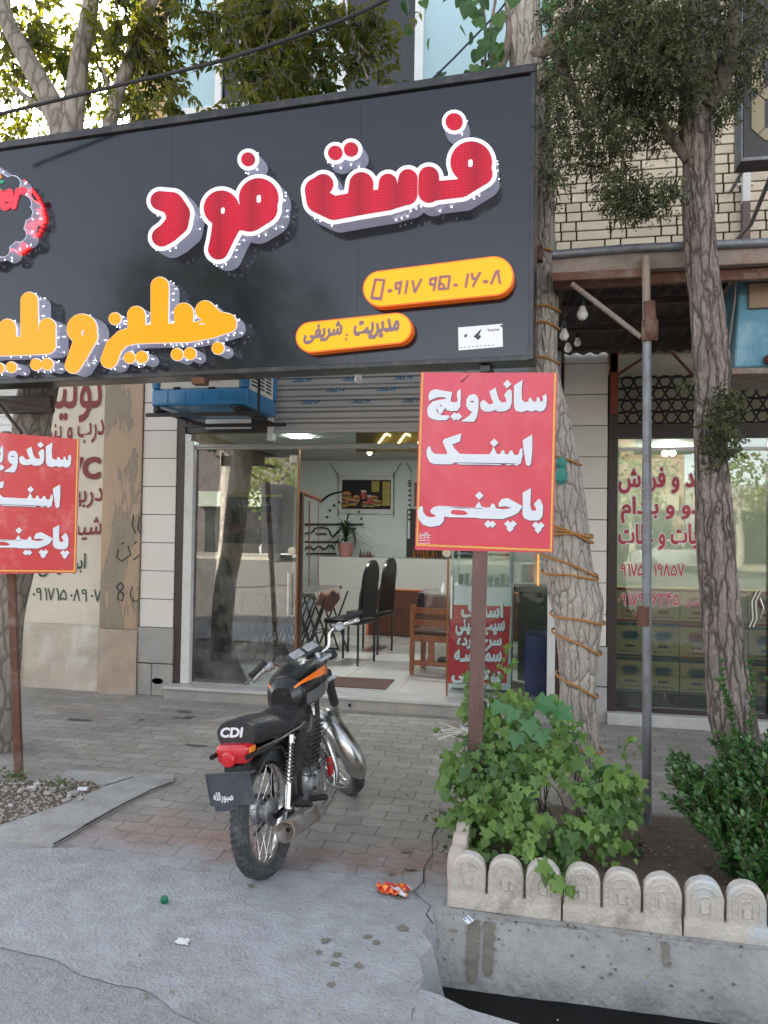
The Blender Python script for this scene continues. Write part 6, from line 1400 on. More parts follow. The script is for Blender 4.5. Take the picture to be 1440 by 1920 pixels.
for (x,y,rx,ry) in [(650,930,9,9),(660,942,11,8),(668,936,7,8),(646,945,7,7),(684,946,6,5),(702,935,7,5),(708,944,8,6),(696,947,6,4)]:
    disc(mb,x,y+2,rx,ry*.55,.002,0); disc(mb,x,y+1,rx*1.02,ry*.2,.0026,1); disc(mb,x,y-.5,rx,ry*.25,.0032,2); disc(mb,x,y-2,rx,ry*.75,.0038,0,14,0,3.2)
for (x,y) in [(682,929),(693,938)]:
    c=WY(x,y,Yp_); mb.prism([(c.x-.03,c.z-.055),(c.x+.03,c.z-.055),(c.x+.042,c.z+.06),(c.x-.042,c.z+.06)],.003,.0045,pf,3); disc(mb,x,y-8,5.5,2,.0052,4)
for (x0,y0,x1,y1) in [(697,902,711,922),(717,903,731,948)]:
    a,b=WY(x0,y1,Yp_),WY(x1,y0,Yp_); mb.prism([(a.x,a.z),(b.x,a.z),(b.x,b.z),(a.x,b.z)],.001,.002,pf,5)
    for k in range(int((b.z-a.z)/.022)): mb.prism([(a.x+.008,a.z+.012+k*.022),(b.x-.01-.02*random.random(),a.z+.012+k*.022),(b.x-.015,a.z+.018+k*.022),(a.x+.008,a.z+.018+k*.022)],.002,.0026,pf,6)
mb.build('food_picture',[M_('bun_tan',(.55,.24,.07),.5,dark=.7,scale=30),M_('lettuce_green',(.12,.3,.05),.5),M_('patty_brown',(.16,.05,.02),.5),M_('cup_red',(.5,.04,.03),.4),M_('cup_white',(.6,.5,.45),.4),M_('menu_yellow',(.6,.45,.06),.5),m_dark],fr_)
mb=MB()
for a,b in [((634,892),(618,868)),((738,892),(752,868)),((762,868),(772,884))]: mb.tube([WY(*a,yi1-.05),WY(*b,yi1-.05)],.006,5)
for (x,y) in [(634,892),(634,962),(738,892),(738,962)]: mb.tube([WY(x,y-6,yi1-.05),WY(x,y+6,yi1-.05)],.007,5)
mb.tube([WY(634,892,yi1-.05),WY(634,962,yi1-.05)],.004,5); mb.tube([WY(738,892,yi1-.05),WY(738,962,yi1-.05)],.004,5); mb.build('hanging_rods',m_black,root)
# second poster strip & kitchen opening
mb=MB(); rect_px(mb,777,905,850,950,yi1-.001,.03); mb.build('menu_board',M_('poster_dark_red',(.2,.03,.03),.4,dark=.4,scale=8),label='dark red menu board right of the white wall, partly hidden by the red sign',cat='poster')
mb=MB(); rect_px(mb,762,955,900,1046,yi1-.001,.02); mb.build('kitchen_hatch',M_('dark_hatch',(.03,.025,.02),.5,dark=.5,scale=9),label='dark kitchen hatch behind the right end of the counter',cat='hatch')
mb=MB(); 
for k in range(26): 
    x=770+random.random()*60; mb.tube([WY(x,1046,yi1-.06),WY(x+random.uniform(-5,5),1046-random.uniform(8,22),yi1-.07)],.006,4)
mb.build('dried_grass_decor',M_('orange_grass',(.5,.2,.05),.7,rnd=.4),label='low orange dried grass decoration in front of the kitchen hatch',cat='decoration')
mb=MB(); rect_px(mb,765,885,771,1010,yi1-.001,.05); rect_px(mb,764,905,772,908,yi1-.052,.004,1)
for k in range(9): rect_px(mb,765.5,900+k*9,770.5,904+k*9,yi1-.052,.004,1)
mb.build('patterned_post',[m_wht,m_black],label='narrow white post with black marks beside the kitchen hatch',cat='post')
# wrought iron wall decoration
Yi=yi1-.04; mb=MB()
mb.tube(bez([WY(600,942,Yi),WY(615,930,Yi),WY(630,924,Yi),WY(645,922,Yi)],6),.016,6)
for y,x0,x1 in [(983,572,682),(1016,572,640),(1038,574,630)]: mb.tube([WY(x0,y,Yi),WY(x1,y,Yi)],.014,6)
mb.tube(bez([WY(572,1000,Yi),WY(585,998,Yi),WY(593,990,Yi),WY(614,991,Yi),WY(624,1006,Yi),WY(640,992,Yi),WY(668,992,Yi)],5),.014,6); mb.tube([WY(592,1001,Yi),WY(612,1001,Yi)],.014,6)
mb.tube(bez([WY(572,1030,Yi),WY(580,1024,Yi),WY(588,1030,Yi),WY(598,1024,Yi),WY(608,1030,Yi),WY(618,1022,Yi),WY(628,1030,Yi)],5),.013,6)
for k in range(9):
    a=R(200+k*18); mb.ball(WY(655+28*math.cos(a)*1.2-10,985+45*math.sin(a),Yi),.02,8)
mb.tube(bez([WY(660,990,Yi),WY(666,1010,Yi),WY(660,1030,Yi)],5),.012,6)
mb.build('iron_wall_ornament',m_black,label='black wrought iron ornament of bars and arcs on the mint wall',cat='ornament')
# counter
root=thing('service_counter',(-2.0,10.4,FL),'white topped service counter with dark wood front panel','counter')
YK=10.4; xk0=WY(598,1045,YK).x; zt=WY(700,1046,YK).z; zm=WY(700,1088,YK).z; xw=WY(692,1100,YK).x
mb=MB(); mb.rbox(xk0,xi1,YK-.001,YK+.55,zm-.12,zt,.01); mb.rbox(xk0,xw-.03,YK+.0,YK+.5,FL,zm-.121,.006); mb.build('body',M_('counter_white',(.52,.5,.46),.3,dark=.95,scale=3),root)
mb=MB(); mb.rbox(xw,xi1,YK-.02,YK+.4,FL+.01,zm-.125,.004); mb.build('wood_panel',M_('dark_walnut',(.11,.035,.02),.35,dark=.5,scale=3,stretch=(.6,1,7)),root)
mb=MB(); mb.box(xw-.012,xi1,YK-.024,YK-.015,zm-.125,zm-.112); mb.box(xw-.014,xw-.002,YK-.024,YK-.015,FL,zm-.112); mb.build('copper_trim',M_('copper_edge_glow',(.6,.16,.03),.3,metal=.5,emit=(1,.25,.03),es=.06),root)  # copper trim with an orange glow put into its material
# potted plant on the counter
q=WY(648,1036,YK+.2); q.z=zt
root=thing('potted_plant',q,'long leaved green plant in a pink pot standing on the counter','potted plant','')
mb=MB(); mb.lathe([(.07,0),(.085,.0),(.115,.17),(.12,.2),(.11,.2),(.105,.17),(.001,.16)],Matrix.Translation(q),22); mb.build('pot',M_('pink_pot',(.45,.2,.18),.5),root,smooth=True)
m_drac=leafmat('dracaena_leaf',(.015,.035,.012),(.03,.06,.02),.4,.15)
mb=MB(); random.seed(11)
for k in range(46):
    a=random.uniform(0,6.28); L_=random.uniform(.35,.62); el=random.uniform(.35,1.4); base=q+Vector((0,0,.2+random.uniform(0,.18)))
    dirh=Vector((math.cos(a),math.sin(a)*.7,0)); wd=.014; side=Vector((-math.sin(a),math.cos(a),0)); pts=[]
    for i in range(7):
        t=i/6; pts.append(base+dirh*(L_*t*math.cos(el)*1.1)+Vector((0,0,L_*(math.sin(el)*t-(.55+.25*math.cos(el))*t*t))))
    for i in range(6):
        w0=wd*(1-(i/6)**2)+.002; w1=wd*(1-((i+1)/6)**2)+.001; mb.add([pts[i]-side*w0,pts[i]+side*w0,pts[i+1]+side*w1,pts[i+1]-side*w1],[(0,1,2,3)])
mb.build('leaves',m_drac,root); root.pop('group',None)
mb=MB(); 
for k in range(14):
    p=WY(674+k*2,1040,YK+.1)+Vector((0,0,-.01)); mb.tube([Vector((p.x,p.y,zt)),Vector((p.x+random.uniform(-.03,.03),p.y,zt+random.uniform(.04,.13)))],[.012,.002],5)
mb.build('small_dark_ornament',M_('dried_decor',(.12,.06,.05),.7,rnd=.4),label='low spiky dark ornament on the counter beside the pot',cat='ornament')
# black high back chairs
m_cblk=M_('chair_black_vinyl',(.012,.012,.013),.35,dark=.8,coat=.2)
def bchair(loc,rz,lab):
    root=thing('dining_chair',loc,lab,'chair','black high backed dining chairs',rz=rz)
    for (x,y) in ((-.19,-.19),(-.19,.19)):
        mb=MB(); mb.tube([(x,y,.0),(x,y,.45)],.014,8); mb.build('leg',m_black,root,local=True,smooth=True)
    for y in (-.19,.19):
        mb=MB(); mb.tube([(.2,y,.0),(.2,y,.45),(.215,y*.95,.75),(.26,y*.62,1.05)],.013,8); mb.build('leg',m_black,root,local=True,smooth=True)
    mb=MB(); mb.rbox(-.22,.22,-.21,.21,.43,.485,.02,3); mb.build('seat',m_cblk,root,local=True,smooth=True)
    mb=MB(); out=[]
    n=20; prof=[(-.17,.5)]+[(-.17,.85)]+[(.17*math.cos(a),.92+.2*math.sin(a)) for a in np.linspace(math.pi,0,n)]+[(.17,.85),(.17,.5)]
    off=lambda z: .195+.10*max(0,(z-.5))**1.5*1.2
    A_=[(off(z),y,z) for y,z in prof]; B_=[(off(z)+.03,y,z) for y,z in prof]; k=len(prof)
    mb.add(A_+B_,[tuple(range(k)),tuple(range(k,2*k))[::-1]]+[(i,i+k,(i+1)%k+k,(i+1)%k) for i in range(k)],0,.5); mb.build('backrest',m_cblk,root,local=True,smooth=True)
    return root
c1=bchair((-1.98,8.2,FL),R(-15),'nearer black high backed chair facing the left table')
c2=copy_tree(c1); c2.location=(-1.93,9.0,FL); c2['label']='farther black high backed chair, just right of the nearer one'
c3=copy_tree(c1); c3.location=(-3.15,8.0,FL); c3.rotation_euler=(0,0,R(172)); c3['label']='black chair behind the left glass panel, nearest the street'
# left table with lattice base
tx,ty=-2.72,8.4
root=thing('dining_table',(tx,ty,FL),'dark rectangular table with a crossed lattice base and clear plastic cover','table')
mb=MB(); mb.rbox(tx-.45,tx+.4,ty-.55,ty+.75,.12+.72,.12+.76,.008); mb.build('tabletop',M_('table_dark_stone',(.13,.12,.11),.25,dark=.6,scale=9),root)
for y in (ty-.4,ty+.6):
    mb=MB()
    for k in range(7):
        x=tx-.4+k*.11
        mb.tube([(x,y,FL),(x+.25,y,FL+.71)],.011,6); mb.tube([(x+.25,y+.02,FL),(x,y+.02,FL+.71)],.011,6)
    mb.tube([(tx-.42,y,FL+.012),(tx+.4,y,FL+.012)],.012,6)
    mb.build('lattice_base',m_black,root,smooth=True)
m_plc=glassmat('clear_plastic',(.93,.93,.93),1.6,.12,dirt_haze=.12)
def cover(mb,cx_,cy_,hx,hy,z,drop,sd):
    n=48; vs_=[]
    per=[]
    for i in range(n):
        a=2*math.pi*i/n; per.append((cx_+hx*max(-1,min(1,1.25*math.cos(a))),cy_+hy*max(-1,min(1,1.25*math.sin(a)))))
    for k in range(4):
        t=k/3
        for i,(x,y) in enumerate(per):
            q=.03*math.sin(i*1.9+sd)*t; vs_.append((cx_+(x-cx_)*(1+.03*t+q),cy_+(y-cy_)*(1+.03*t+q),z-drop*t*(1+.3*math.sin(i*.8+sd))))
    mb.add(vs_,[(k*n+i,k*n+(i+1)%n,(k+1)*n+(i+1)%n,(k+1)*n+i) for k in range(3) for i in range(n)]+[tuple(range(n))],0,.5)
mb=MB(); cover(mb,tx-.02,ty+.1,.43,.66,.12+.765,.2,1); mb.build('plastic_cover',m_plc,root,smooth=True)
# right round table & wooden chair
tx,ty=-.86,8.55
root=thing('round_table',(tx,ty,FL),'round table with a clear plastic cover near the right door leaf','table')
mb=MB(); mb.lathe([(.001,.735),(.36,.735),(.37,.745),(.37,.76),(.36,.768),(.001,.768)],Matrix.Translation((tx,ty,FL)),36); mb.build('tabletop',M_('table_beige',(.35,.31,.24),.3),root,smooth=True)
mb=MB(); mb.lathe([(.2,0),(.2,.03),(.04,.05),(.035,.73)],Matrix.Translation((tx,ty,FL)),20); mb.build('pedestal',m_black,root,smooth=True)
mb=MB(); cover(mb,tx,ty,.385,.385,FL+.774,.22,4); mb.build('plastic_cover',m_plc,root,smooth=True)
p=Vector((tx-.12,ty-.2,FL+.775)); mb=MB(); mb.lathe([(.03,0),(.03,.05),(.012,.09),(.001,.12)],Matrix.Translation(p),14); mb.build('sauce_bottle',m_wht,label='small white pointed bottle on the round table',cat='bottle',smooth=True)
m_ow=M_('orange_brown_wood',(.30,.10,.035),.4,dark=.6,scale=5,stretch=(3,3,.5),coat=.2)
lx,ly=-.98,7.82
root=thing('wooden_chair',(lx,ly,FL),'orange brown wooden chair with its back to the street','chair',rz=R(-8))
for x,y,h in ((-.2,-.2,.70),(.2,-.2,.70),(-.2,.2,.42),(.2,.2,.42)):
    mb=MB(); mb.rbox(x-.022,x+.022,y-.018,y+.018,0,h,.005); mb.build('leg',m_ow,root,local=True)
mb=MB(); mb.rbox(-.21,.21,-.2,.22,.41,.45,.012); mb.build('seat',M_('chair_seat_brown',(.07,.025,.015),.45),root,local=True,smooth=True)
for z in (.50,.62): 
    mb=MB(); n=8; pts=[(-.2+.4*i/n,-.2-.05*math.sin(math.pi*i/n),z) for i in range(n+1)]
    for a,b in zip(pts[:-1],pts[1:]): mb.add([(a[0],a[1],z),(b[0],b[1],z),(b[0],b[1],z+.06),(a[0],a[1],z+.06),(a[0],a[1]-.018,z),(b[0],b[1]-.018,z),(b[0],b[1]-.018,z+.06),(a[0],a[1]-.018,z+.06)],[(0,3,2,1),(4,5,6,7),(0,1,5,4),(3,7,6,2)],0,.5)
    mb.build('back_slat',m_ow,root,local=True)
mb=MB(); mb.rbox(-.19,.19,-.215,-.185,.34,.40,.004); mb.rbox(-.19,.19,-.21,-.19,.1,.15,.004); mb.rbox(-.03,.03,-.212,-.188,.151,.339,.003); mb.build('rails',m_ow,root,local=True)
# mat
mb=MB(); a=[(-2.1,7.25),(-1.33,7.38),(-1.3,6.9),(-1.95,6.84)]; mb.add([(x,y,z) for z in (FL+.001,FL+.009) for x,y in [(-2.1,6.86),(-1.32,6.86),(-1.32,7.32),(-2.1,7.32)]],[(4,5,6,7),(0,1,5,4),(1,2,6,5),(2,3,7,6),(3,0,4,7)],0,.5); mb.build('door_mat',M_('brown_mat',(.14,.07,.055),.95,dark=.7,scale=40,bump=.8,bscale=200),label='brown rectangular mat on the tiled floor inside the doorway',cat='mat')
# display fridge with the red banner
fx0,fx1,fy=WY(842,1280,7.02).x,WY(958,1280,7.02).x,7.02
root=thing('display_fridge',((fx0+fx1)/2,fy,FL),'glass topped display fridge with a red snack price banner on its front','display fridge')
ft=WY(900,1112,fy).z
mb=MB(); mb.rbox(fx0,fx1,fy,fy+.6,FL+.02,ft+.06,.01); mb.build('body',M_('fridge_white',(.62,.66,.66),.3,dark=.95),root,smooth=True)
mb=MB()
for x in (fx0+.005,fx1-.03): 
    for y in (fy+.003,fy+.57): mb.box(x,x+.025,y,y+.025,ft+.06,ft+.62)
mb.box(fx0,fx1,fy,fy+.6,ft+.62,ft+.65); mb.build('top_frame',M_('pale_alu',(.45,.52,.52),.35,metal=.4),root)
mb=MB(); mb.box(fx0+.03,fx1-.03,fy+.005,fy+.009,ft+.06,ft+.62); mb.build('glass_front',m_glass2,root)
mb=MB(); mb.box(fx0+.03,fx1-.03,fy+.05,fy+.55,ft+.34,ft+.35)
for k in range(9): mb.rbox(fx0+.06+k*.055,fx0+.10+k*.055,fy+.12,fy+.2,ft+.065,ft+.12+.05*random.random(),.006)
mb.build('shelf_goods',M_('shelf_goods',(.35,.34,.31),.5,rnd=.6),root)
B0,B1,T0=WY(836,1281,fy-.012),WY(950,1281,fy-.012),WY(846,1134,fy-.012); T1=WY(958,1137,fy-.012)
mb=MB(); n=8; vs_=[]
for j in range(n+1):
    for i in range(n+1):
        l=B0.lerp(T0,j/n); r_=B1.lerp(T1,j/n); p=l.lerp(r_,i/n); vs_.append(p+Vector((0,-.008*math.sin(i*.8+j*.5),0)))
mb.add(vs_,[(j*(n+1)+i,j*(n+1)+i+1,(j+1)*(n+1)+i+1,(j+1)*(n+1)+i) for j in range(n) for i in range(n)],0,.5)
bn=mb.build('red_banner',M_('banner_red',(.50,.015,.025),.4,dark=.9,coat=.2),root,smooth=True)
mb2=MB(); mb3=MB()
for s_,x0,x1,yb,h in [('اسنــک',866,942,1157,26),('سیب زمینی',855,946,1190,30),('سرخ کرده',858,940,1220,30),('سمبوسـه',853,940,1247,27),('پیتزایـی',848,938,1282,31)]:
    a,b,c=WY(x0,yb,fy-.021),WY(x1,yb,fy-.021),WY(x0,yb-h,fy-.021); put_text(mb2,s_,(a,b,c),d=.002,grow=.055); put_text(mb3,s_,(a+Vector((.004,0,-.005)),b+Vector((.004,0,-.005)),c+Vector((.004,0,-.005))),d=.0005,grow=.06)
mb2.build('white_lettering',m_wht,bn); mb3.build('lettering_shadow',m_dark,bn)
# things behind the right fixed glass
mb=MB(); a,b=WY(984,1300,7.0),WY(1026,1190,7.0); mb.rbox(a.x,b.x+.08,6.95,7.3,FL,b.z,.02,3); mb.build('blue_bin',M_('dark_blue_plastic',(.02,.03,.16),.45,dark=.8),label='dark blue tall plastic bin behind the right end of the shop glass',cat='bin',smooth=True)
mb=MB(); a,b=WY(962,1100,7.6),WY(1050,1040,7.6); mb.rbox(a.x,b.x,7.6,8.1,a.z-.05,a.z,.01); mb.rbox(a.x+.05,b.x-.05,7.65,8.0,FL,a.z-.06,.01); 
mb.build('steel_stove',M_('dark_steel',(.12,.12,.12),.35,metal=.7),label='dark steel cooking stand behind the right fixed glass',cat='stove')
mb=MB(); a,b=WY(976,1092,7.58),WY(1003,1058,7.58); mb.rbox(a.x,b.x,7.62,7.8,a.z,b.z,.012); mb.build('white_canister',m_white,label='white canister standing on the dark steel cooking stand',cat='canister',smooth=True)
mb=MB(); a,b=WY(1007,1098,7.58),WY(1011,1040,7.58); mb.box(a.x,b.x,7.6,7.62,a.z,b.z); mb.build('heater_strip',emitmat('orange_heater',(1,.22,.02),.6),label='glowing orange heater strip beside the white canister',cat='heater')
# black banner with yellow edge and white script behind the left glass
root=thing('mourning_banner',WY(470,1000,6.95),'black cloth banner with yellow edging and pale script behind the left glass','banner')
Yb=6.9; a,b=WY(408,1018,Yb),WY(530,928,Yb)
mb=MB(); n=20; vs_=[(a.x+(b.x-a.x)*i/n,Yb+.01*math.sin(i*1.1),z) for z in (a.z,b.z) for i in range(n+1)]; mb.add(vs_,[(i,i+1,i+n+2,i+n+1) for i in range(n)],0,.5); mb.build('cloth',M_('black_cloth',(.012,.012,.016),.8),root,smooth=True)
mb=MB(); mb.box(a.x,b.x,Yb-.016,Yb-.013,b.z-.02,b.z); mb.box(a.x,a.x+.02,Yb-.016,Yb-.013,a.z,b.z-.02); mb.build('yellow_edge',M_('edge_yellow',(.6,.5,.05),.6),root)
mb=MB(); put_text(mb,'السلام علیک',wq(448,958,508,955,20,Yb-.014),grow=.02); mb.build('small_script',M_('grey_script',(.45,.45,.45),.6),root)
mb=MB(); put_text(mb,'یا ام البنین',wq(424,1006,518,996,34,Yb-.014),grow=.06); mb.build('script_outline',M_('pink_script',(.55,.3,.3),.6),root)
mb=MB(); put_text(mb,'یا ام البنین',wq(424,1006,518,996,34,Yb-.016),grow=.02); mb.build('large_script',M_('dark_red_script',(.2,.03,.03),.6),root)
# wooden partition behind the left glass
root=thing('wood_partition',WY(560,1050,7.5),'brown wooden post and sloping shelf behind the glass edge','shelf')
mb=MB(); a,b=WY(556,1100,7.4),WY(573,925,7.4); mb.rbox(a.x-.02,b.x-.03,7.4,7.46,FL,b.z,.006); mb.build('post',M_('dark_wood',(.09,.05,.03),.5,dark=.6,scale=6,stretch=(3,3,.4)),root)
mb=MB(); mb.tube([WY(550,918,7.38),WY(602,938,7.6)],.02,4); mb.tube([WY(580,940,7.5),WY(580,1098,7.5)],.008,6); mb.tube([WY(597,940,7.5),WY(597,1098,7.5)],.004,6); mb.build('sloping_shelf',m_ow,root)

# ================================================================ air cooler above the left glass
YA=5.75
a,b=WY(283,762,YA),WY(466,600,YA); zl=a.z; zu=a.z+.72; ax0,ax1=a.x,b.x; dep=.72
root=thing('air_cooler',((ax0+ax1)/2,YA,zl-.1),'blue and cream evaporative air cooler on a black bracket below the sign','air cooler')
m_cbl=M_('cooler_blue',(.02,.18,.38),.35,dark=.85,scale=4,coat=.2); m_ccr=M_('cooler_cream',(.60,.58,.50),.45,dark=.93)
mb=MB(); mb.rbox(ax0,ax1,YA,YA+dep,zl,zl+.14,.02,3)
for x in (ax0,ax1-.07): mb.rbox(x,x+.07,YA,YA+.07,zl+.141,zu,.015)
mb.rbox(ax1-.07,ax1,YA+dep-.07,YA+dep,zl+.141,zu,.015)
for k in range(5): mb.rbox(ax0+.14+k*.15,ax0+.15+k*.15,YA-.004,YA+.002,zl+.02,zl+.12,.002,1)
mb.build('blue_frame',m_cbl,root,smooth=True)
mb=MB(); mb.rbox(ax0+.071,ax1-.071,YA+.012,YA+.03,zl+.142,zu,.006); mb.rbox(ax1-.03,ax1-.012,YA+.072,YA+dep-.072,zl+.142,zu,.004); pn=mb.build('cream_panel',m_ccr,root)
for k,px in enumerate((332,397)):
    c=WY(px,728,YA+.01); mb=MB(); mb.rbox(c.x-.032,c.x+.032,YA+.004,YA+.013,c.z-.011,c.z+.011,.004); mb.build('slot',m_dark,pn)
mb=MB(); 
for j in range(16):
    for i in range(3):
        y=YA+.12+i*.17; z=zl+.18+j*.03; mb.box(ax1-.0115,ax1-.0095,y,y+.13,z,z+.014)
mb.build('side_louvres',m_dark,pn)
mb=MB(); c=WY(386,712,YA-.02); mb.rbox(c.x-.09,c.x+.09,YA-.01,YA+.01,zl+.21,zl+.28,.004); mb.build('rusty_plate',m_rust,root)
mb=MB(); zb_=zl-.05
for y in (YA+.02,YA+dep-.06): mb.rbox(ax0-.06,ax1+.1,y,y+.035,zb_-.03,zb_+.0,.003)
for x in (ax0+.05,ax1-.1): mb.rbox(x,x+.035,YA-.05,FY-.03,zb_+.001,zb_+.03,.003); 
mb.rbox(ax0+.02,ax0+.06,YA,YA+.04,zb_,zl+.0,.003); mb.rbox(ax1-.15,ax1-.05,YA,YA+.25,zb_+.0305,zl-.001,.01); mb.tube([(ax1+.08,YA+.05,zb_-.02),(ax1+.08,YA+.05,zu)],.012,6)
mb.build('black_bracket',m_black,root)
# hanging bulb over the door
p=WY(672,712,5.3); root=thing('hanging_bulb',p,'single white bulb hanging below the big sign in front of the shutter','light bulb')
mb=MB(); rr=.03; mb.lathe([(.001,-rr),(rr*.6,-rr*.85),(rr,-rr*.2),(rr*.95,rr*.3),(rr*.55,rr*1.2),(rr*.42,rr*1.6)],Matrix.Translation(p),18); mb.build('bulb',m_bulb,root,smooth=True)
mb=MB(); mb.lathe([(rr*.5,rr*1.5),(rr*.6,rr*1.6),(rr*.6,rr*3)],Matrix.Translation(p),12); mb.tube([p+Vector((0,0,.08)),p+Vector((0,0,.6))],.004,5); mb.build('socket',m_black,root,smooth=True)
# ================================================================ trees and plants
def barkmat(name,a,b,zs=.35,scale=14,dist=.02,p0=.15,p1=.7):
    mt=bpy.data.materials.new(name); mt.use_nodes=True; t=mt.node_tree; N=t.nodes; L=t.links; P=N['Principled BSDF']
    tc=N.new('ShaderNodeTexCoord'); nd=N.new('ShaderNodeTexNoise'); nd.inputs['Scale'].default_value=9; nd.inputs['Detail'].default_value=4; L.new(tc.outputs['Object'],nd.inputs['Vector'])
    ma=N.new('ShaderNodeVectorMath'); ma.operation='MULTIPLY_ADD'; ma.inputs[1].default_value=(.05,.05,.12); L.new(nd.outputs['Color'],ma.inputs[0]); L.new(tc.outputs['Object'],ma.inputs[2])
    mp=N.new('ShaderNodeMapping'); mp.inputs['Scale'].default_value=(1,1,zs); L.new(ma.outputs[0],mp.inputs[0])
    v1=N.new('ShaderNodeTexVoronoi'); v1.feature='DISTANCE_TO_EDGE'; v1.inputs['Scale'].default_value=scale*1.5; L.new(mp.outputs[0],v1.inputs['Vector'])
    v2=N.new('ShaderNodeTexVoronoi'); v2.feature='DISTANCE_TO_EDGE'; v2.inputs['Scale'].default_value=scale*3.4; L.new(mp.outputs[0],v2.inputs['Vector'])
    e1=N.new('ShaderNodeMapRange'); e1.inputs[1].default_value=0; e1.inputs[2].default_value=.22; L.new(v1.outputs[0],e1.inputs[0])
    e2=N.new('ShaderNodeMapRange'); e2.inputs[1].default_value=0; e2.inputs[2].default_value=.3; e2.inputs[3].default_value=.55; L.new(v2.outputs[0],e2.inputs[0])
    vm=N.new('ShaderNodeMath'); vm.operation='MULTIPLY'; L.new(e1.outputs[0],vm.inputs[0]); L.new(e2.outputs[0],vm.inputs[1])
    nf=N.new('ShaderNodeTexNoise'); nf.inputs['Scale'].default_value=scale*5; nf.inputs['Detail'].default_value=5; L.new(mp.outputs[0],nf.inputs['Vector'])
    vo=N.new('ShaderNodeMath'); vo.operation='MULTIPLY_ADD'; vo.inputs[1].default_value=.35; L.new(nf.outputs[0],vo.inputs[0]); L.new(vm.outputs[0],vo.inputs[2])
    cr=N.new('ShaderNodeValToRGB'); cr.color_ramp.elements[0].position=p0; cr.color_ramp.elements[0].color=(*a,1); cr.color_ramp.elements[1].position=p1; cr.color_ramp.elements[1].color=(*b,1); L.new(vo.outputs[0],cr.inputs[0])
    no=N.new('ShaderNodeTexNoise'); no.inputs['Scale'].default_value=4; no.inputs['Detail'].default_value=6; L.new(tc.outputs['Object'],no.inputs['Vector'])
    mr=N.new('ShaderNodeMapRange'); mr.inputs[1].default_value=.3; mr.inputs[2].default_value=.7; mr.inputs[3].default_value=.75; mr.inputs[4].default_value=1.15; L.new(no.outputs[0],mr.inputs[0])
    hv=N.new('ShaderNodeHueSaturation'); L.new(cr.outputs[0],hv.inputs['Color']); L.new(mr.outputs[0],hv.inputs['Value']); L.new(hv.outputs[0],P.inputs['Base Color']); P.inputs['Roughness'].default_value=.9
    b_=N.new('ShaderNodeBump'); b_.inputs['Strength'].default_value=.9; b_.inputs['Distance'].default_value=dist; L.new(vo.outputs[0],b_.inputs['Height']); L.new(b_.outputs[0],P.inputs['Normal'])
    return mt
def trunk(mb,pts,rad,n=28,amp=.12,fr=9,sd=0,sub=6,ridge=.05):
    P_=bez(pts,sub); k=len(P_); rr=[]
    for i in range(k):
        t=i/sub; j=min(int(t),len(rad)-2); rr.append(rad[j]+(rad[j+1]-rad[j])*(t-j))
    def fn(i,th,p):
        return 1+amp*noise.noise(Vector((math.cos(th)*1.3+sd,math.sin(th)*1.3,p.z*1.8)))+ridge*abs(noise.noise(Vector((math.cos(th)*fr*.5,math.sin(th)*fr*.5+sd,p.z*2.2))))*2
    mb.tube(P_,rr,n,fn=fn); return P_
random.seed(21)
m_bark1=barkmat('pale_ridged_bark',(.15,.12,.10),(.46,.40,.345),.2,15,.02,.14,.42); m_bark2=barkmat('grey_brown_bark',(.06,.044,.036),(.28,.225,.195),.13,15,.035,.15,.6)
m_bark3=barkmat('left_tree_bark',(.12,.10,.08),(.27,.23,.19),.4,9,.01)
m_brch=barkmat('smooth_branch_bark',(.13,.10,.08),(.24,.19,.15),.6,8,.006)
# -- middle tree with the ropes
TY=4.5
root_t=thing('mulberry_tree',WY(1095,1560,TY),'pale barked tree tied round with orange rope between the two shops','tree')
mb=MB(); T1=[WY(x,y,TY) for x,y in [(1088,1580),(1086,1400),(1083,1290),(1083,1180),(1082,1130),(1066,1060),(1062,960),(1052,880),(1036,780),(1018,680),(1020,560),(1017,440),(1012,300),(1000,200),(985,80),(975,-60),(960,-260)]]
W1=[.13,.11,.095,.125,.14,.135,.115,.105,.09,.08,.078,.073,.075,.085,.1,.1,.09]; sc_=[w_ for w_ in W1]
trunk(mb,T1,sc_,72,.10,26,2,16,.045)
trunkob=mb.build('trunk',m_bark1,root_t,smooth=True)
mb=MB(); 
for pts,r0_,r1_ in [([(995,110),(1030,80),(1070,20),(1110,-60)],.05,.035),([(1000,170),(1040,140),(1100,60)],.035,.02),([(948,220),(925,150),(920,60),(935,-30)],.012,.008),([(935,140),(955,70),(960,-20)],.03,.02),([(930,170),(950,90)],.02,.02),([(1010,45),(985,35),(930,30)],.015,.008),([(905,150),(912,80),(908,20)],.008,.005)]:
    mb=MB(); P_=[WY(x,y,TY-.05) for x,y in pts]; trunk(mb,P_,[r0_+(r1_-r0_)*i/(len(P_)-1) for i in range(len(P_))],12,.1,5,sub=5,ridge=.02); mb.build('branch',m_brch,root_t,smooth=True)
for (x,y,r_) in [(1006,272,.03),(1004,358,.032),(1068,940,.03),(1040,835,.045)]:
    mb=MB(); p=WY(x,y,TY-.06); mb.lathe([(r_,-.02),(r_*1.1,.01),(r_*.7,.02),(r_*.45,.008),(.001,.005)],Matrix.Translation(p)@Matrix.Rotation(R(75),4,'X'),12); mb.build('knot',m_brch,root_t,smooth=True)
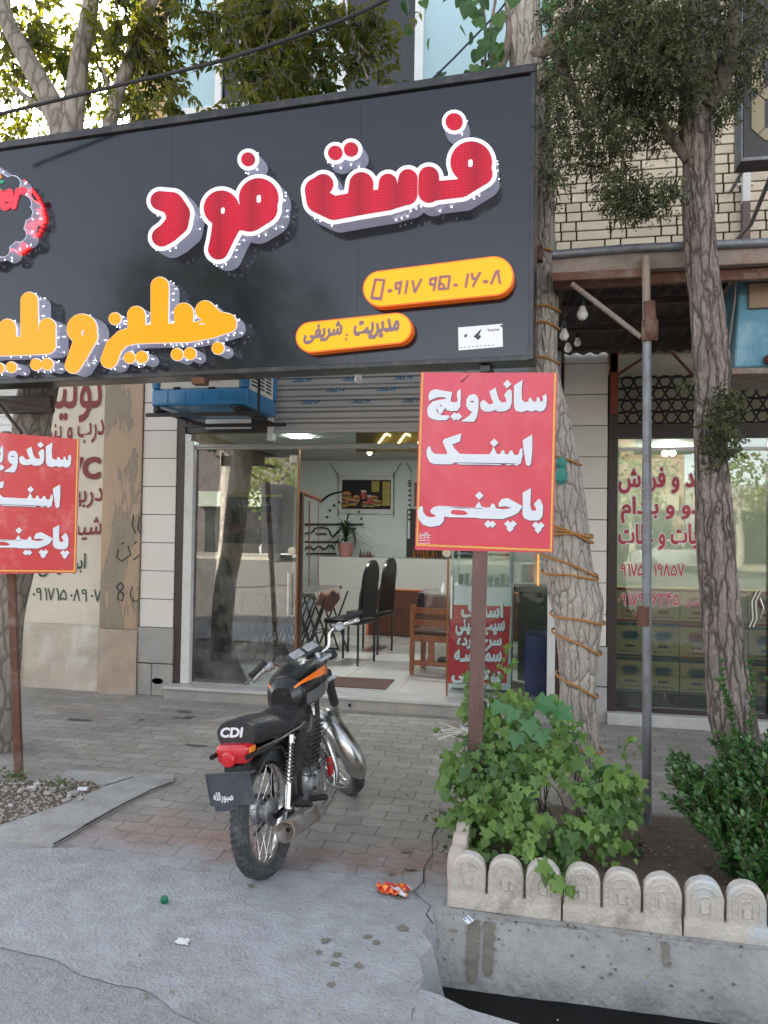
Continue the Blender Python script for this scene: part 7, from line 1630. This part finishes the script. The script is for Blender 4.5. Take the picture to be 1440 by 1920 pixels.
def heart(mb,p,d,nrm,s_,fold=.25):
    d=d.normalized(); sd_=d.cross(nrm).normalized(); nn=sd_.cross(d)
    out=[(0,0),(.28,-.12),(.5,.1),(.48,.42),(.3,.75),(0,1.12)]
    L_=[p+sd_*(x*s_)+d*(y*s_)+nn*(x*fold*s_) for x,y in out]; R_=[p-sd_*(x*s_)+d*(y*s_)+nn*(x*fold*s_) for x,y in out[1:5]]
    mid=p+d*(.5*s_); b=len(L_); r_=random.random()
    vs_=L_+R_+[mid]; c=len(vs_)-1
    mb.add(vs_,[(0,1,2,c),(c,2,3,4),(c,4,5),(0,c,7,6),(c,9,8,7),(c,5,9)],0,r_)
def rvec(): 
    v=Vector((random.gauss(0,1),random.gauss(0,1),random.gauss(0,1))); return v.normalized()
mb=MB()
spots=[(885,10),(900,30),(878,0),(915,55),(905,75),(928,40),(940,20),(905,5),(925,70),(940,90),(917,110),(938,130),(890,20),(868,5),(845,150),(835,145),(862,155),(885,140),(893,130),(875,160),(905,120),(918,90),(960,-5),(925,100),(870,148),(902,98),(1060,30),(1075,40),(1090,35),(1110,25),(1130,40),(1100,50),(1050,60),(1068,75),(1080,90),(1050,100),(1065,120),(1085,60),(1100,15),(1120,10),(1140,30),(1035,10),(1020,20),(1045,0),(1075,5),(1055,85),(1070,100),(1040,60),(1030,120),(1090,75)]
for (x,y) in spots:
    for k in range(2):
        p=WY(x+random.uniform(-9,9),y+random.uniform(-9,9),TY+random.uniform(-.35,.15)); heart(mb,p,Vector((random.uniform(-.6,.6),random.uniform(-.6,.3),-1)),Vector((random.uniform(-.5,.5),-1,random.uniform(-.2,.8))),random.uniform(.055,.085))
for k in range(500):   # crown above the picture
    c=Vector((random.gauss(-.1,.8),TY+random.gauss(0,.7),5.6+random.gauss(0,.5))); 
    if c.z<4.95: continue
    heart(mb,c,Vector((random.uniform(-.6,.6),random.uniform(-.6,.6),-1)),rvec(),.08)
mb.build('leaves',leafmat('mulberry_leaf',(.02,.06,.015),(.07,.16,.03),.4,.35),root_t)
# ropes round the trunk
m_rope=M_('orange_rope',(.48,.22,.06),.8,dark=.7,scale=60,bump=.6,bscale=200)
T1b=bez(T1,8); rad_b=[]
for i in range(len(T1b)):
    t=i/8; j=min(int(t),len(W1)-2); rad_b.append(W1[j]+(W1[j+1]-W1[j])*(t-j))
def trunk_at(z):
    for i in range(len(T1b)-1):
        if T1b[i].z<=z<T1b[i+1].z:
            t=(z-T1b[i].z)/(T1b[i+1].z-T1b[i].z); return T1b[i].lerp(T1b[i+1],t), rad_b[i]+(rad_b[i+1]-rad_b[i])*t
    return T1b[-1],rad_b[-1]
rp=[(470,472,-2),(575,578,0),(604,610,1),(668,675,1),(850,865,2),(975,1010,3),(988,1000,1),(1000,996,1),(1035,1070,3),(1148,1158,2),(1180,1215,3),(1260,1295,2),(1388,1395,1),(1070,1076,1)]
names=0
mb=MB(); pts=[]
for (yl,yr,q) in sorted(rp,key=lambda v:v[0]+v[1]):
    zl_=WY(1060,yl,TY).z; zr_=WY(1060,yr,TY).z
    for k in range(37):
        a=math.pi/2+2*math.pi*k/36; z=(zl_+zr_)/2-(zr_-zl_)/2*-math.cos(a)+.006*math.sin(3*a); c,r_=trunk_at(z); rr=r_*1.08+.008
        pts.append(Vector((c.x+rr*math.cos(a),c.y+rr*math.sin(a),z-.0008*k)))
mb.tube(pts,.0065,7)
mb.build('rope',m_rope,label='orange rope wound round the pale tree trunk in loose turns',cat='rope',smooth=True)
mb=MB(); p=WY(1053,868,TY-.15); mb.ball(p,.03,10,sc=(1,.5,1.2)); mb.ball(p+Vector((0,0,-.07)),.034,10,sc=(1,.5,1.5)); mb.build('green_rag',M_('turquoise_rag',(.05,.32,.25),.6,dark=.5,scale=14,bump=.8,bscale=30),label='crumpled turquoise plastic tucked under the rope on the trunk',cat='rag',smooth=True)
mb=MB(); a=WY(1000,465,TY-.1); b=WY(1018,492,TY-.1); mb.rbox(a.x-.02,b.x,TY-.14,TY-.09,b.z,a.z,.004); mb.tube([WY(992,462,TY-.12),WY(1003,478,TY-.16)],.008,6); mb.build('trunk_bracket',m_rust,label='rusty steel bracket between the big sign and the trunk',cat='bracket')
mb=MB(); rect=[WY(925,672,5.9),WY(1052,690,5.9)]; mb.rbox(rect[0].x,rect[1].x,5.9,5.93,WY(1000,722,5.9).z,WY(1000,660,5.9).z,.004); mb.build('pale_panel',M_('pale_blue_board',(.36,.42,.46),.5,dark=.85,scale=4),label='pale blue grey board behind the trunk under the sign',cat='board')
# -- right juniper
m_dbr=barkmat('dark_branch_bark',(.04,.03,.025),(.12,.09,.07),.5,9,.006)
TJ=4.1
root_j=thing('juniper_tree',WY(1400,1480,TJ),'dark juniper with shaggy grey bark in front of the dry goods shop','tree')
mb=MB(); T2=[WY(x,y,TJ) for x,y in [(1398,1560),(1390,1440),(1370,1330),(1358,1200),(1345,1080),(1338,960),(1332,840),(1335,720),(1328,600),(1318,500),(1310,400),(1308,300),(1305,200),(1315,100),(1320,-20),(1325,-200)]]
W2=[.125,.12,.12,.112,.105,.1,.092,.092,.1,.088,.09,.085,.1,.1,.09,.08]
trunk(mb,T2,[w_*.8 for w_ in W2],64,.14,20,7,14,.13)
mb.build('trunk',m_bark2,root_j,smooth=True)
mb=MB()
for pts,r0_,r1_ in [([(1290,300),(1262,262),(1240,225),(1225,180)],.028,.012),([(1310,320),(1270,280),(1235,245)],.02,.01),([(1325,205),(1350,160),(1370,90),(1380,0)],.05,.035),([(1100,235),(1070,160),(1045,110),(1030,80)],.02,.03),([(1205,230),(1175,275),(1162,330)],.008,.004),([(1300,150),(1240,90),(1150,40),(1060,30)],.03,.012),([(1300,60),(1200,10),(1100,-30)],.03,.012),([(1290,180),(1200,150),(1120,140)],.02,.008),([(1345,860),(1365,800),(1375,760)],.012,.006)]:
    mb=MB(); P_=[WY(x,y,TJ-.05) for x,y in pts]; trunk(mb,P_,[r0_+(r1_-r0_)*i/(len(P_)-1) for i in range(len(P_))],12,.1,5,sub=5,ridge=.05); mb.build('branch',m_dbr,root_j,smooth=True)
def spray(mb,p,d,L_,n,r=None,wd=.0045):
    d=d.normalized(); side=d.cross(rvec()).normalized(); rr=random.random() if r is None else r
    for i in range(n):
        t=(i+.5)/n; b=p+d*(L_*t)+rvec()*.004; s_=1 if i%2 else -1
        dd=(d*.75+side*s_*.7+rvec()*.35).normalized(); l=L_*(.42*(1-t)+.16); w_=dd.cross(rvec()).normalized()*wd
        mid=b+dd*l*.55; mb.add([b,mid+w_,b+dd*l,mid-w_],[(0,1,2,3)],0,rr)
def cloud(mb,px,py,rx,ry,Yc,ry_depth,n,L_,k,down=1.0,rr=None,wd=.0045):
    s_=Yc/1442
    for i in range(n):
        v=rvec()*random.random()**.4; c=WY(px,py,Yc); p=c+Vector((v.x*rx*s_,v.y*ry_depth,v.z*ry*s_))
        d=Vector((random.gauss(0,.5)+v.x*.5,random.gauss(0,.5),-down+random.gauss(0,.45))); spray(mb,p,d,L_*random.uniform(.7,1.3),k,rr,wd)
mb=MB()
for (x,y,rx,ry,n) in [(1120,10,110,50,330),(1240,30,120,70,520),(1380,30,90,80,420),(1180,110,90,70,420),(1260,130,70,80,350),(1330,130,60,90,240),(1100,190,50,60,190),(1065,110,45,60,150),(1045,220,28,70,110),(1035,170,25,60,70),(1180,200,60,50,260),(1135,240,60,35,150),(1240,210,60,60,240),(1205,60,100,60,360),(1400,110,45,45,130),(1350,200,28,40,90),(1060,285,45,25,60),(1150,300,30,35,90),(1110,270,50,30,90),(1300,60,60,80,260),(1040,320,22,40,50),(1140,60,70,60,220),(1175,150,50,40,180)]:
    cloud(mb,x,y,rx,ry,TJ+random.uniform(-.25,.2),.32,int(n*.95),.07,8)
for (x,y,rx,ry,n) in [(1150,350,40,30,90),(1190,365,55,28,130),(1235,375,40,32,90),(1170,395,30,28,70),(1258,345,25,22,40),(1190,330,25,22,40),(1365,195,22,30,50)]:
    cloud(mb,x,y,rx,ry,TJ-.2,.12,n,.06,8,.5)
for (x,y,rx,ry,n) in [(1355,760,24,40,80),(1348,815,32,40,120),(1372,770,24,36,60),(1340,860,22,30,50),(1375,830,20,30,40),(1288,725,12,18,16)]:
    cloud(mb,x,y,rx,ry,TJ-.16,.08,n,.05,8,-.1)
for k in range(900):
    c=Vector((1.0+random.gauss(0,.7),TJ+random.gauss(0,.55),5.4+random.gauss(0,.5)))
    if c.z>4.9: spray(mb,c,Vector((0,0,-1))+rvec()*.6,.09,8)
mb.build('foliage',leafmat('juniper_foliage',(.014,.02,.008),(.095,.105,.035),.7,.22,(1.3,1.3,.6)),root_j)
# -- left ash tree
TL_=4.75
root_l=thing('ash_tree',WY(20,1460,TL_),'forked ash tree with drooping narrow leaves behind the left end of the sign','tree')
mb=MB(); P_=[WY(x,y,TL_) for x,y in [(-8,1470),(-2,1300),(12,1150),(30,1050),(50,880),(62,780),(85,650),(100,480),(125,300),(128,250)]]; trunk(mb,P_,[.13,.12,.12,.12,.125,.12,.12,.12,.115,.11],30,.1,7,4,7,.04)
for pts,rs in [([(125,270),(100,200),(50,110),(10,30),(-10,-60)],[.085,.075,.065,.055,.05]),([(130,270),(140,190),(150,110),(168,20),(180,-80)],[.085,.07,.06,.055,.05]),([(190,290),(205,240),(225,160),(255,80),(295,-20)],[.045,.045,.042,.04,.035]),([(210,190),(200,150),(190,120)],[.02,.012,.008]),([(120,230),(60,190),(20,160)],[.03,.02,.01])]:
    trunk(mb,[WY(x,y,TL_-.05) for x,y in pts],rs,18,.08,6,3,6,.02)
mb.build('trunk',m_bark3,root_l,smooth=True)
def leaflet(mb,p,d,nrm,l,w_,r_):
    d=d.normalized(); s_=d.cross(nrm).normalized(); n_=s_.cross(d); q=.12*l
    mb.add([p,p+d*.35*l+s_*w_+n_*w_*.4,p+d*l-n_*q,p+d*.35*l-s_*w_+n_*w_*.4,p+d*.5*l-n_*q*.3],[(0,1,4),(1,2,4),(2,3,4),(3,0,4)],0,r_)
def ash_twig(mb,ms,p,d,L_,n,l=.075):
    d=d.normalized(); q=p.copy(); r_=random.random()
    pts=[p.copy()]; side=d.cross(Vector((random.gauss(0,1),random.gauss(0,1),.3))).normalized()
    for i in range(n):
        q=q+d*(L_/n); d=(d+Vector((0,0,-.07))+rvec()*.12).normalized(); pts.append(q.copy())
        for s_ in (-1,1): leaflet(mb,q,d*.55+side*s_*.7+Vector((0,0,-.5))+rvec()*.25,rvec()+Vector((0,-.6,.6)),l*random.uniform(.7,1.15),l*.2,min(1,max(0,r_+random.uniform(-.2,.2))))
    leaflet(mb,q,d+rvec()*.2,rvec(),l,l*.16,r_)
    ms.tube(pts,.0018,4)
mb=MB(); ms=MB()
def twigs(px,py,rx,ry,Yc,dy,n,L_=.22,k=4,l=.072):
    s_=Yc/1442; c=WY(px,py,Yc)
    for i in range(n):
        v=rvec()*random.random()**.45; p=c+Vector((v.x*rx*s_,v.y*dy,v.z*ry*s_)); ash_twig(mb,ms,p,Vector((random.gauss(0,.9),random.gauss(0,.6),random.uniform(-.9,.25))),L_*random.uniform(.5,1.1)*.8,k,l)
for (x,y,rx,ry,n) in [(240,30,50,50,80),(270,90,50,50,95),(235,140,38,50,60),(305,130,40,45,60),(285,190,34,36,40),(265,220,25,25,22),(330,160,22,22,20),(340,20,60,28,70),(400,25,50,40,80),(470,30,70,50,150),(560,30,70,60,150),(620,40,60,50,90),(520,90,80,55,170),(590,120,55,60,120),(450,100,40,50,60),(500,150,60,40,90),(570,170,55,40,90),(470,180,45,20,24),(540,205,60,18,40),(440,205,22,12,14),(690,60,50,50,55),(700,110,40,40,36),(660,20,50,30,50),(410,110,18,30,18),(210,60,26,40,30),(300,60,50,50,70)]:
    twigs(x,y,rx,ry,TL_+random.uniform(-.3,.25),.35,int(n*.42))
for (x,y,rx,ry,n) in [(60,40,70,60,90),(20,100,50,70,60),(110,100,50,60,50),(190,60,40,60,45),(180,150,40,50,40),(60,160,50,60,40),(25,220,50,40,36),(30,275,40,22,22),(100,180,30,40,18),(185,240,30,30,16)]:
    twigs(x,y,rx,ry,TL_+.4,.4,int(n*.8),.22,4,.078)
for k in range(260):
    c=Vector((random.gauss(-2.2,1.1),TL_+random.gauss(0,.6),5.9+random.gauss(0,.5))); 
    if c.z>5.3: ash_twig(mb,ms,c,Vector((random.gauss(0,.6),random.gauss(0,.5),-.6)),.24,4)
mb.build('leaves',leafmat('ash_leaf',(.022,.038,.009),(.13,.135,.022),.45,.55,(2.2,2.0,.35)),root_l)
for pts in [[(450,-20),(455,60),(480,130)],[(520,-30),(505,60),(470,110)],[(485,-10),(500,80),(520,150)],[(560,-20),(545,60),(590,150)],[(330,-40),(300,60),(270,150)],[(640,-20),(660,60),(690,100)],[(690,150),(676,110),(660,60)]]:
    ms.tube(bez([WY(x,y,TL_) for x,y in pts],5),.008,6)
ms.build('twigs',m_brch,root_l)
# -- sunlit tree beyond the low building
root=thing('street_tree',(-9.5,15.5,0),'sunlit yellow green tree beyond the low building at the left','tree')
mb=MB(); trunk(mb,[Vector((-9.5,15.5,0)),Vector((-9.4,15.4,2.5)),Vector((-9.7,15.5,5)),Vector((-9.5,15.4,8))],[.2,.18,.14,.05],16,.1,6,sub=5); mb.build('trunk',m_bark3,root,smooth=True)
mb=MB()
for i in range(5200):
    v=rvec(); k=.55+.45*random.random(); c=Vector((-9.3+v.x*3.6*k,15.5+v.y*2.6*k,6.6+v.z*3.1*k)); 
    if noise.noise(c*.9)<-.08: continue
    d=rvec()+Vector((0,0,-.4)); leaflet(mb,c,d,rvec(),.19,.05,random.random())
mb.build('crown',leafmat('yellow_leaf',(.16,.22,.02),(.42,.38,.03),.5,.75,(2.2,2.2,.4)),root)

# -- vine bush on the right planter
random.seed(5)
m_vine=leafmat('vine_leaf',(.035,.10,.025),(.20,.32,.075),.5,.35,(1.5,1.6,.5))
root_v=thing('climbing_bush',(.1,3.9,.03),'dense bright green lobed leaf bush climbing the sign pole in the right planter','bush')
def lobed(mb,p,d,nrm,s_,r_):
    d=d.normalized(); sd_=d.cross(nrm).normalized(); nn=sd_.cross(d)
    out=[(0,0),(.25,-.15),(.55,-.02),(.36,.22),(.62,.5),(.27,.55),(0,1.0)]
    Lp=[p+sd_*(x*s_)+d*(y*s_)+nn*(abs(x)*.28*s_) for x,y in out]; Rp=[p-sd_*(x*s_)+d*(y*s_)+nn*(abs(x)*.28*s_) for x,y in out[1:6]]
    c=p+d*.32*s_; vs_=Lp+Rp+[c]; k=len(vs_)-1
    mb.add(vs_,[(0,1,2,3,k),(k,3,4,5),(k,5,6),(0,k,9,8,7),(k,11,10,9),(k,6,11)],0,r_)
def heart_(mb,p,d,nrm,s_,r_):
    random.seed(int(r_*1e6)); n0=len(mb.r); heart(mb,p,d,nrm,s_*.8); 
    for i in range(n0,len(mb.r)): mb.r[i]=r_
    random.seed(int((p.x*7919+p.z*104729+p.y*31)*1e4)&0xffffff)
mb=MB(); ms=MB()
vine=[(900,1330,35,30,50),(950,1360,70,50,190),(1010,1340,55,40,130),(900,1420,70,55,230),(1000,1430,90,60,340),(1090,1440,60,55,200),(870,1470,45,40,110),(950,1500,90,60,300),(1060,1510,80,60,280),(1140,1480,60,50,170),(1180,1490,35,45,80),(900,1555,40,40,90),(1000,1580,60,40,130),(1050,1620,35,30,70),(1100,1560,60,45,130),(850,1460,22,28,40),(1180,1420,40,22,40),(1150,1540,40,40,70),(1090,1370,28,22,45),(950,1310,28,22,35),(855,1530,20,22,20),(890,1290,12,40,20),(1165,1612,40,22,28),(1010,1400,80,50,200),(980,1450,90,60,260),(1080,1480,60,50,150),(930,1440,60,60,140),(1000,1530,80,50,180)]
hang=[(1035,1600,26,22,45),(1048,1628,24,22,55),(1060,1652,16,14,24),(1020,1585,30,20,40)]
for (x,y,rx,ry,n) in vine+hang:
    Yc=3.95-(y-1300)/350*.45 if (x,y,rx,ry,n) not in hang else 3.17; s_=Yc/1442; c=WY(x,y,Yc)
    for i in range(int(n*1.05)):
        v=rvec()*random.random()**.33; p=c+Vector((v.x*rx*s_,v.y*(.2 if Yc>3.3 else .05),v.z*ry*s_))
        if p.z<.03: p.z=.04+random.random()*.05
        if noise.noise(p*6.5)<-.24 or (noise.noise(p*3.1+Vector((3,0,0)))<-.12): continue
        nrm=(Vector((v.x*.6,-.9+v.y*.4,.65+v.z*.4))+rvec()*.5).normalized(); d=(Vector((v.x*.6,-.25,-.75))+rvec()*.5)
        (lobed if random.random()<.5 else heart_)(mb,p,d,nrm,random.choice((random.uniform(.018,.034),random.uniform(.022,.042),random.uniform(.03,.05),random.uniform(.045,.068))),min(1,max(0,.5+.45*noise.noise(p*5)+random.gauss(0,.18))))
for k in range(45):
    a=Vector((random.uniform(-.25,.3),random.uniform(3.8,4.1),.05)); b=Vector((a.x+random.uniform(-.25,.1),a.y-random.uniform(-.1,.3),random.uniform(.3,.62))); ms.tube([a,a.lerp(b,.5)+rvec()*.05,b],.003,5)
for pts in [[(890,1300),(885,1240),(893,1210)],[(900,1310),(920,1270),(945,1240),(955,1205)],[(930,1300),(945,1265),(968,1240)],[(1180,1450),(1170,1410),(1185,1385)],[(880,1385),(850,1378),(815,1372)],[(935,1310),(905,1240),(900,1200)]]:
    P_=bez([WY(x,y,3.78) for x,y in pts],5); ms.tube(P_,.0025,5)
    for q in P_[::2]:
        for s_ in range(2): lobed(mb,q,rvec()+Vector((0,0,.2)),rvec()+Vector((0,-1,0)),random.uniform(.02,.035),random.uniform(.3,1))
mb.build('leaves',m_vine,root_v); ms.build('stems',M_('green_stem',(.12,.13,.05),.7),root_v)
mb=MB()
for (x,y,dx,dz,s_) in [(990,1350,.2,-.9,.085),(965,1330,-.4,-.8,.075),(1010,1318,.9,-.2,.10),(1045,1330,.9,-.5,.09),(940,1320,-.5,-.7,.07),(1015,1370,.1,-1,.08),(970,1375,-.2,-1,.08)]:
    lobed(mb,WY(x,y,3.6),Vector((dx,-.3,dz)),Vector((0,-.8,.7)),s_,random.uniform(.3,.7))
mb.build('fig_leaves',leafmat('fig_leaf',(.04,.13,.04),(.07,.19,.07),.4,.25),root_v)
# -- glossy evergreen shrub at the right edge
random.seed(9)
root_e=thing('evergreen_shrub',(.95,3.85,.03),'dark glossy evergreen shrub with upright shoots at the right edge','shrub')
mb=MB(); ms=MB()
def oval(mb,p,d,nrm,l,r_):
    d=d.normalized(); s_=d.cross(nrm).normalized(); n_=s_.cross(d); w_=l*.27
    out=[(0,0),(.8,.25),(1,.55),(.6,.85),(0,1)]
    A_=[p+s_*(x*w_)+d*(y*l)+n_*(x*w_*.35) for x,y in out]; B_=[p-s_*(x*w_)+d*(y*l)+n_*(x*w_*.35) for x,y in out[1:4]]
    mb.add(A_+B_+[p+d*l*.55],[(0,1,2,8),(8,2,3,4),(0,8,6,5),(8,4,7,6)],0,r_)
def shoot(a,b,l=.04,sp=.017,rr=None):
    L_=(b-a).length; n=int(L_/sp); d=(b-a).normalized(); ms.tube([a,b],.003,5)
    for i in range(n):
        p=a.lerp(b,i/n); an=i*2.4; u_=d.cross(Vector((1,.2,0))).normalized(); v=d.cross(u_); o_=u_*math.cos(an)+v*math.sin(an)
        for s_ in (-1,1): oval(mb,p,d*.65+o_*s_*.8,d-o_*s_*.3,l*random.uniform(.7,1.15)*(1-.3*i/n),random.random() if rr is None else rr)
for pts,Yc in [([(1385,1400),(1360,1300),(1352,1232)],3.7),([(1400,1420),(1412,1300),(1405,1235)],3.8),([(1430,1400),(1455,1320),(1440,1270)],3.8),([(1375,1420),(1372,1330),(1345,1270)],3.7)]:
    P_=bez([WY(x,y,Yc) for x,y in pts],4)
    for a,b in zip(P_[:-1],P_[1:]): shoot(a,b,.042,.02,random.uniform(.2,.6))
ev=[(1400,1400,50,28,40),(1420,1450,70,50,110),(1380,1480,60,50,90),(1440,1520,70,60,110),(1330,1470,60,35,60),(1300,1450,40,30,36),(1290,1490,32,28,32),(1350,1530,60,45,80),(1420,1590,60,50,90),(1380,1580,50,45,60),(1440,1640,45,35,50),(1310,1520,32,22,24),(1500,1480,50,90,70),(1500,1600,50,60,50)]
for (x,y,rx,ry,n) in [(a_,b_,c_,d_,int(e_*.6)) for a_,b_,c_,d_,e_ in ev]:
    Yc=3.9-(y-1350)/350*.4; s_=Yc/1442; c=WY(x,y,Yc)
    for i in range(n):
        v=rvec()*random.random()**.4; p=c+Vector((v.x*rx*s_,v.y*.18,v.z*ry*s_)); 
        if p.z<.05: p.z=.08
        d=Vector((v.x*.8-.15,-.35+random.gauss(0,.3),.7+random.gauss(0,.3))).normalized(); shoot(p-d*.06,p+d*.05,.047,.0185)
for k in range(18):
    b=WY(random.uniform(1290,1440),random.uniform(1440,1560),3.75); ms.tube([Vector((.95+random.uniform(-.06,.06),3.85,.03)),b],.005,6)
mb.build('leaves',leafmat('glossy_evergreen_leaf',(.02,.075,.018),(.10,.22,.055),.32,.15,(1.2,1.5,.5)),root_e); ms.build('stems',M_('shrub_stem',(.10,.09,.05),.7),root_e)
# small weeds
mb=MB()
for (px,py,n,s_) in [(18,1462,40,.025),(115,1478,30,.02),(1165,1600,50,.03),(835,1545,40,.022),(845,1595,16,.02)]:
    c=GZ(px,py,.02)
    for i in range(n): lobed(mb,c+Vector((random.gauss(0,.05),random.gauss(0,.03),random.uniform(0,.06))),rvec()+Vector((0,0,.4)),rvec()+Vector((0,-1,1)),s_*random.uniform(.6,1.2),random.random())
mb.build('weeds',leafmat('weed_leaf',(.05,.08,.03),(.13,.16,.06),.6,.25),kind='stuff')
mb=MB(); rd=random.Random(4)
for i in range(60):
    p=Vector((rd.uniform(-3.2,.9),rd.uniform(2.0,6.3),.011)); leaflet(mb,p,Vector((rd.gauss(0,1),rd.gauss(0,1),.05)),Vector((0,0,1)),rd.uniform(.018,.035),.005,rd.random())
mb.build('fallen_leaves',leafmat('dry_leaf',(.16,.12,.06),(.30,.25,.14),.8,.1),kind='stuff')
# overhead cables
mb=MB(); mb.tube(bez([WY(-60,232,4.0),WY(0,214,4.0),WY(230,158,4.0),WY(420,112,3.9),WY(640,38,3.9),WY(760,-20,3.9)],6),.0105,8); mb.build('overhead_cable',m_rubber,label='thick dark cable sagging across the upper left in front of the leaves',cat='cable',smooth=True)
mb=MB(); mb.tube([WY(790,168,4.35),WY(850,110,4.4),WY(935,22,4.45),WY(975,-30,4.5)],.006,6); mb.build('guy_cable',M_('navy_cable',(.02,.025,.05),.5),label='thin navy cable rising from the sign top to the trunk',cat='cable',smooth=True)
mb=MB(); a=WY(0,750,4.7); 
mb.tube([WY(-20,748,4.5),WY(100,770,4.5)],.02,6); mb.tube([WY(0,760,4.55),WY(40,812,4.5)],.012,6); mb.rbox(WY(-40,770,4.6).x,WY(95,740,4.6).x,4.6,4.64,WY(0,775,4.6).z,WY(0,742,4.6).z,.004); mb.build('sign_support_beam',m_brown,label='dark steel support beam below the left end of the big sign',cat='beam')

# ================================================================ unseen trees added behind the camera to darken reflections in sign and glass
for k,(tx,ty,zc,rr_) in enumerate([(-8,-5.5,5.6,2.7),(.6,-8.5,8.6,2.6),(6.5,-6.5,6.5,2.3)]):
    root=thing('reflection_tree',(tx,ty,0),['left','middle tall','right'][k]+' leafy tree added behind the viewer to darken reflections','tree','trees added behind the viewer for reflections')
    mb=MB(); trunk(mb,[Vector((tx,ty,0)),Vector((tx+.1,ty,2)),Vector((tx,ty,4)),Vector((tx+.1,ty,zc))],[.2,.17,.14,.06],12,sub=4); mb.build('trunk',m_bark1,root,smooth=True)
    mb=MB()
    for i in range(2600):
        v=rvec(); kk=.45+.55*random.random(); c=Vector((tx+v.x*rr_*kk,ty+v.y*rr_*.9*kk,zc+v.z*rr_*.8*kk))
        if noise.noise(c*.8)>-.12: leaflet(mb,c,rvec(),rvec(),.26,.07,random.random())
    mb.build('crown',leafmat('near_leaf',(.03,.06,.012),(.12,.16,.03),.5,.45),root)

# ================================================================ across the street (seen in the glass)
mb=MB(); mb.box(-60,60,-30,-24,0,.15); mb.build('opposite_pavement',M_('sunlit_paving',(.42,.38,.31),.9,dark=.8,scale=2),kind='structure')
rd=random.Random(2)
shops=[('beige',(.5,.43,.33)),('dark',(.14,.12,.11)),('cream',(.55,.5,.4)),('brick',(.38,.24,.16)),('grey',(.35,.34,.32)),('sand',(.46,.38,.27)),('white',(.6,.58,.54))]
words=['narrow beige','dark grey','wide cream','red brick','plain grey','sand coloured','off white']
x=-30
for i in range(7):
    wd=rd.uniform(7,10); h=rd.uniform(4.2,8); nm,c=shops[i]
    root=thing('opposite_shop',(x+wd/2,-30,0),words[i]+' shop building across the street, seen only as a reflection','building','shops across the street')
    mb=MB(); mb.box(x,x+wd-.05,-40,-30,0,h); mb.build('wall',M_('opp_'+nm,c,.8,dark=.85,scale=1),root)
    mb=MB(); mb.box(x+.6,x+wd-.7,-30,-29.9,.1,2.8); mb.build('shop_opening',m_dark,root)
    mb=MB(); mb.box(x+.3,x+wd-.4,-29.9,-29.6,2.9,3.8); mb.build('sign_band',M_('opp_band'+nm,(rd.uniform(.3,.7),rd.uniform(.3,.6),rd.uniform(.25,.5)),.5),root)
    x+=wd
for k,(tx,ty) in enumerate([(-14,-26),(-7.5,-25.5),(-2.5,-27),(4.5,-25.2),(9.5,-26),(16,-25)]):
    root=thing('opposite_tree',(tx,ty,0),['first','second','third','fourth','fifth','sixth'][k]+' sunlit street tree from the left across the road, seen in reflection','tree','trees across the street')
    mb=MB(); trunk(mb,[Vector((tx,ty,0)),Vector((tx+.1,ty,1.2)),Vector((tx,ty,2.4)),Vector((tx+.1,ty,4))],[.2,.17,.14,.06],10,sub=3); mb.build('trunk',m_bark1,root,smooth=True)
    mb=MB()
    for i in range(1300):
        v=rvec(); kk=.5+.5*random.random(); c=Vector((tx+v.x*2.3*kk,ty+v.y*1.9*kk,4.0+v.z*1.9*kk))
        if noise.noise(c*.8)>-.15: leaflet(mb,c,rvec(),rvec(),.3,.08,random.random())
    mb.build('crown',leafmat('opp_leaf',(.08,.13,.02),(.26,.27,.05),.6,.4),root)
def car(loc,rz,colr,lab):
    root=thing('parked_car',loc,lab,'car','cars parked across the street',rz=rz)
    prof=[(-2.1,.35),(-2.15,.7),(-2.0,.88),(-1.25,.95),(-.75,1.38),(.7,1.4),(1.25,.98),(2.0,.85),(2.15,.6),(2.1,.35)]
    mb=MB(); fr=(Vector((0,0,0)),Vector((1,0,0)),Vector((0,0,1)),Vector((0,-1,0)))
    mb.prism(prof,-.8,.8,fr); mb.build('body',M_('car_paint',colr,.25,metal=.4,coat=.8),root,local=True)
    mb=MB()
    for s_ in (-1,1): mb.prism([(-1.1,.97),(-.7,1.32),(.0,1.34),(.0,.97)],s_*.801,s_*.81,fr); mb.prism([(.06,.97),(.06,1.34),(.65,1.33),(1.1,.98)],s_*.801,s_*.81,fr)
    mb.build('window',m_win,root,local=True)
    for x in (-1.35,1.35):
        for s_ in (-1,1):
            mb=MB(); mb.lathe([(.001,-.1),(.2,-.1),(.31,-.08),(.31,.08),(.2,.1),(.001,.1)],Matrix.Translation((x,s_*.78,.31))@Matrix.Rotation(R(90),4,'X'),20); mb.build('wheel',m_tyre,root,local=True,smooth=True)
car((6.3,-22.6,0),R(4),(.5,.5,.5),'silver parked car across the street, seen reflected in the right shop glass')
car((.8,-23.0,0),R(3),(.35,.03,.02),'red parked car across the street, seen reflected in glass')
car((-11,-22.8,0),R(2),(.55,.55,.53),'white parked car across the street at the left, seen reflected in glass')
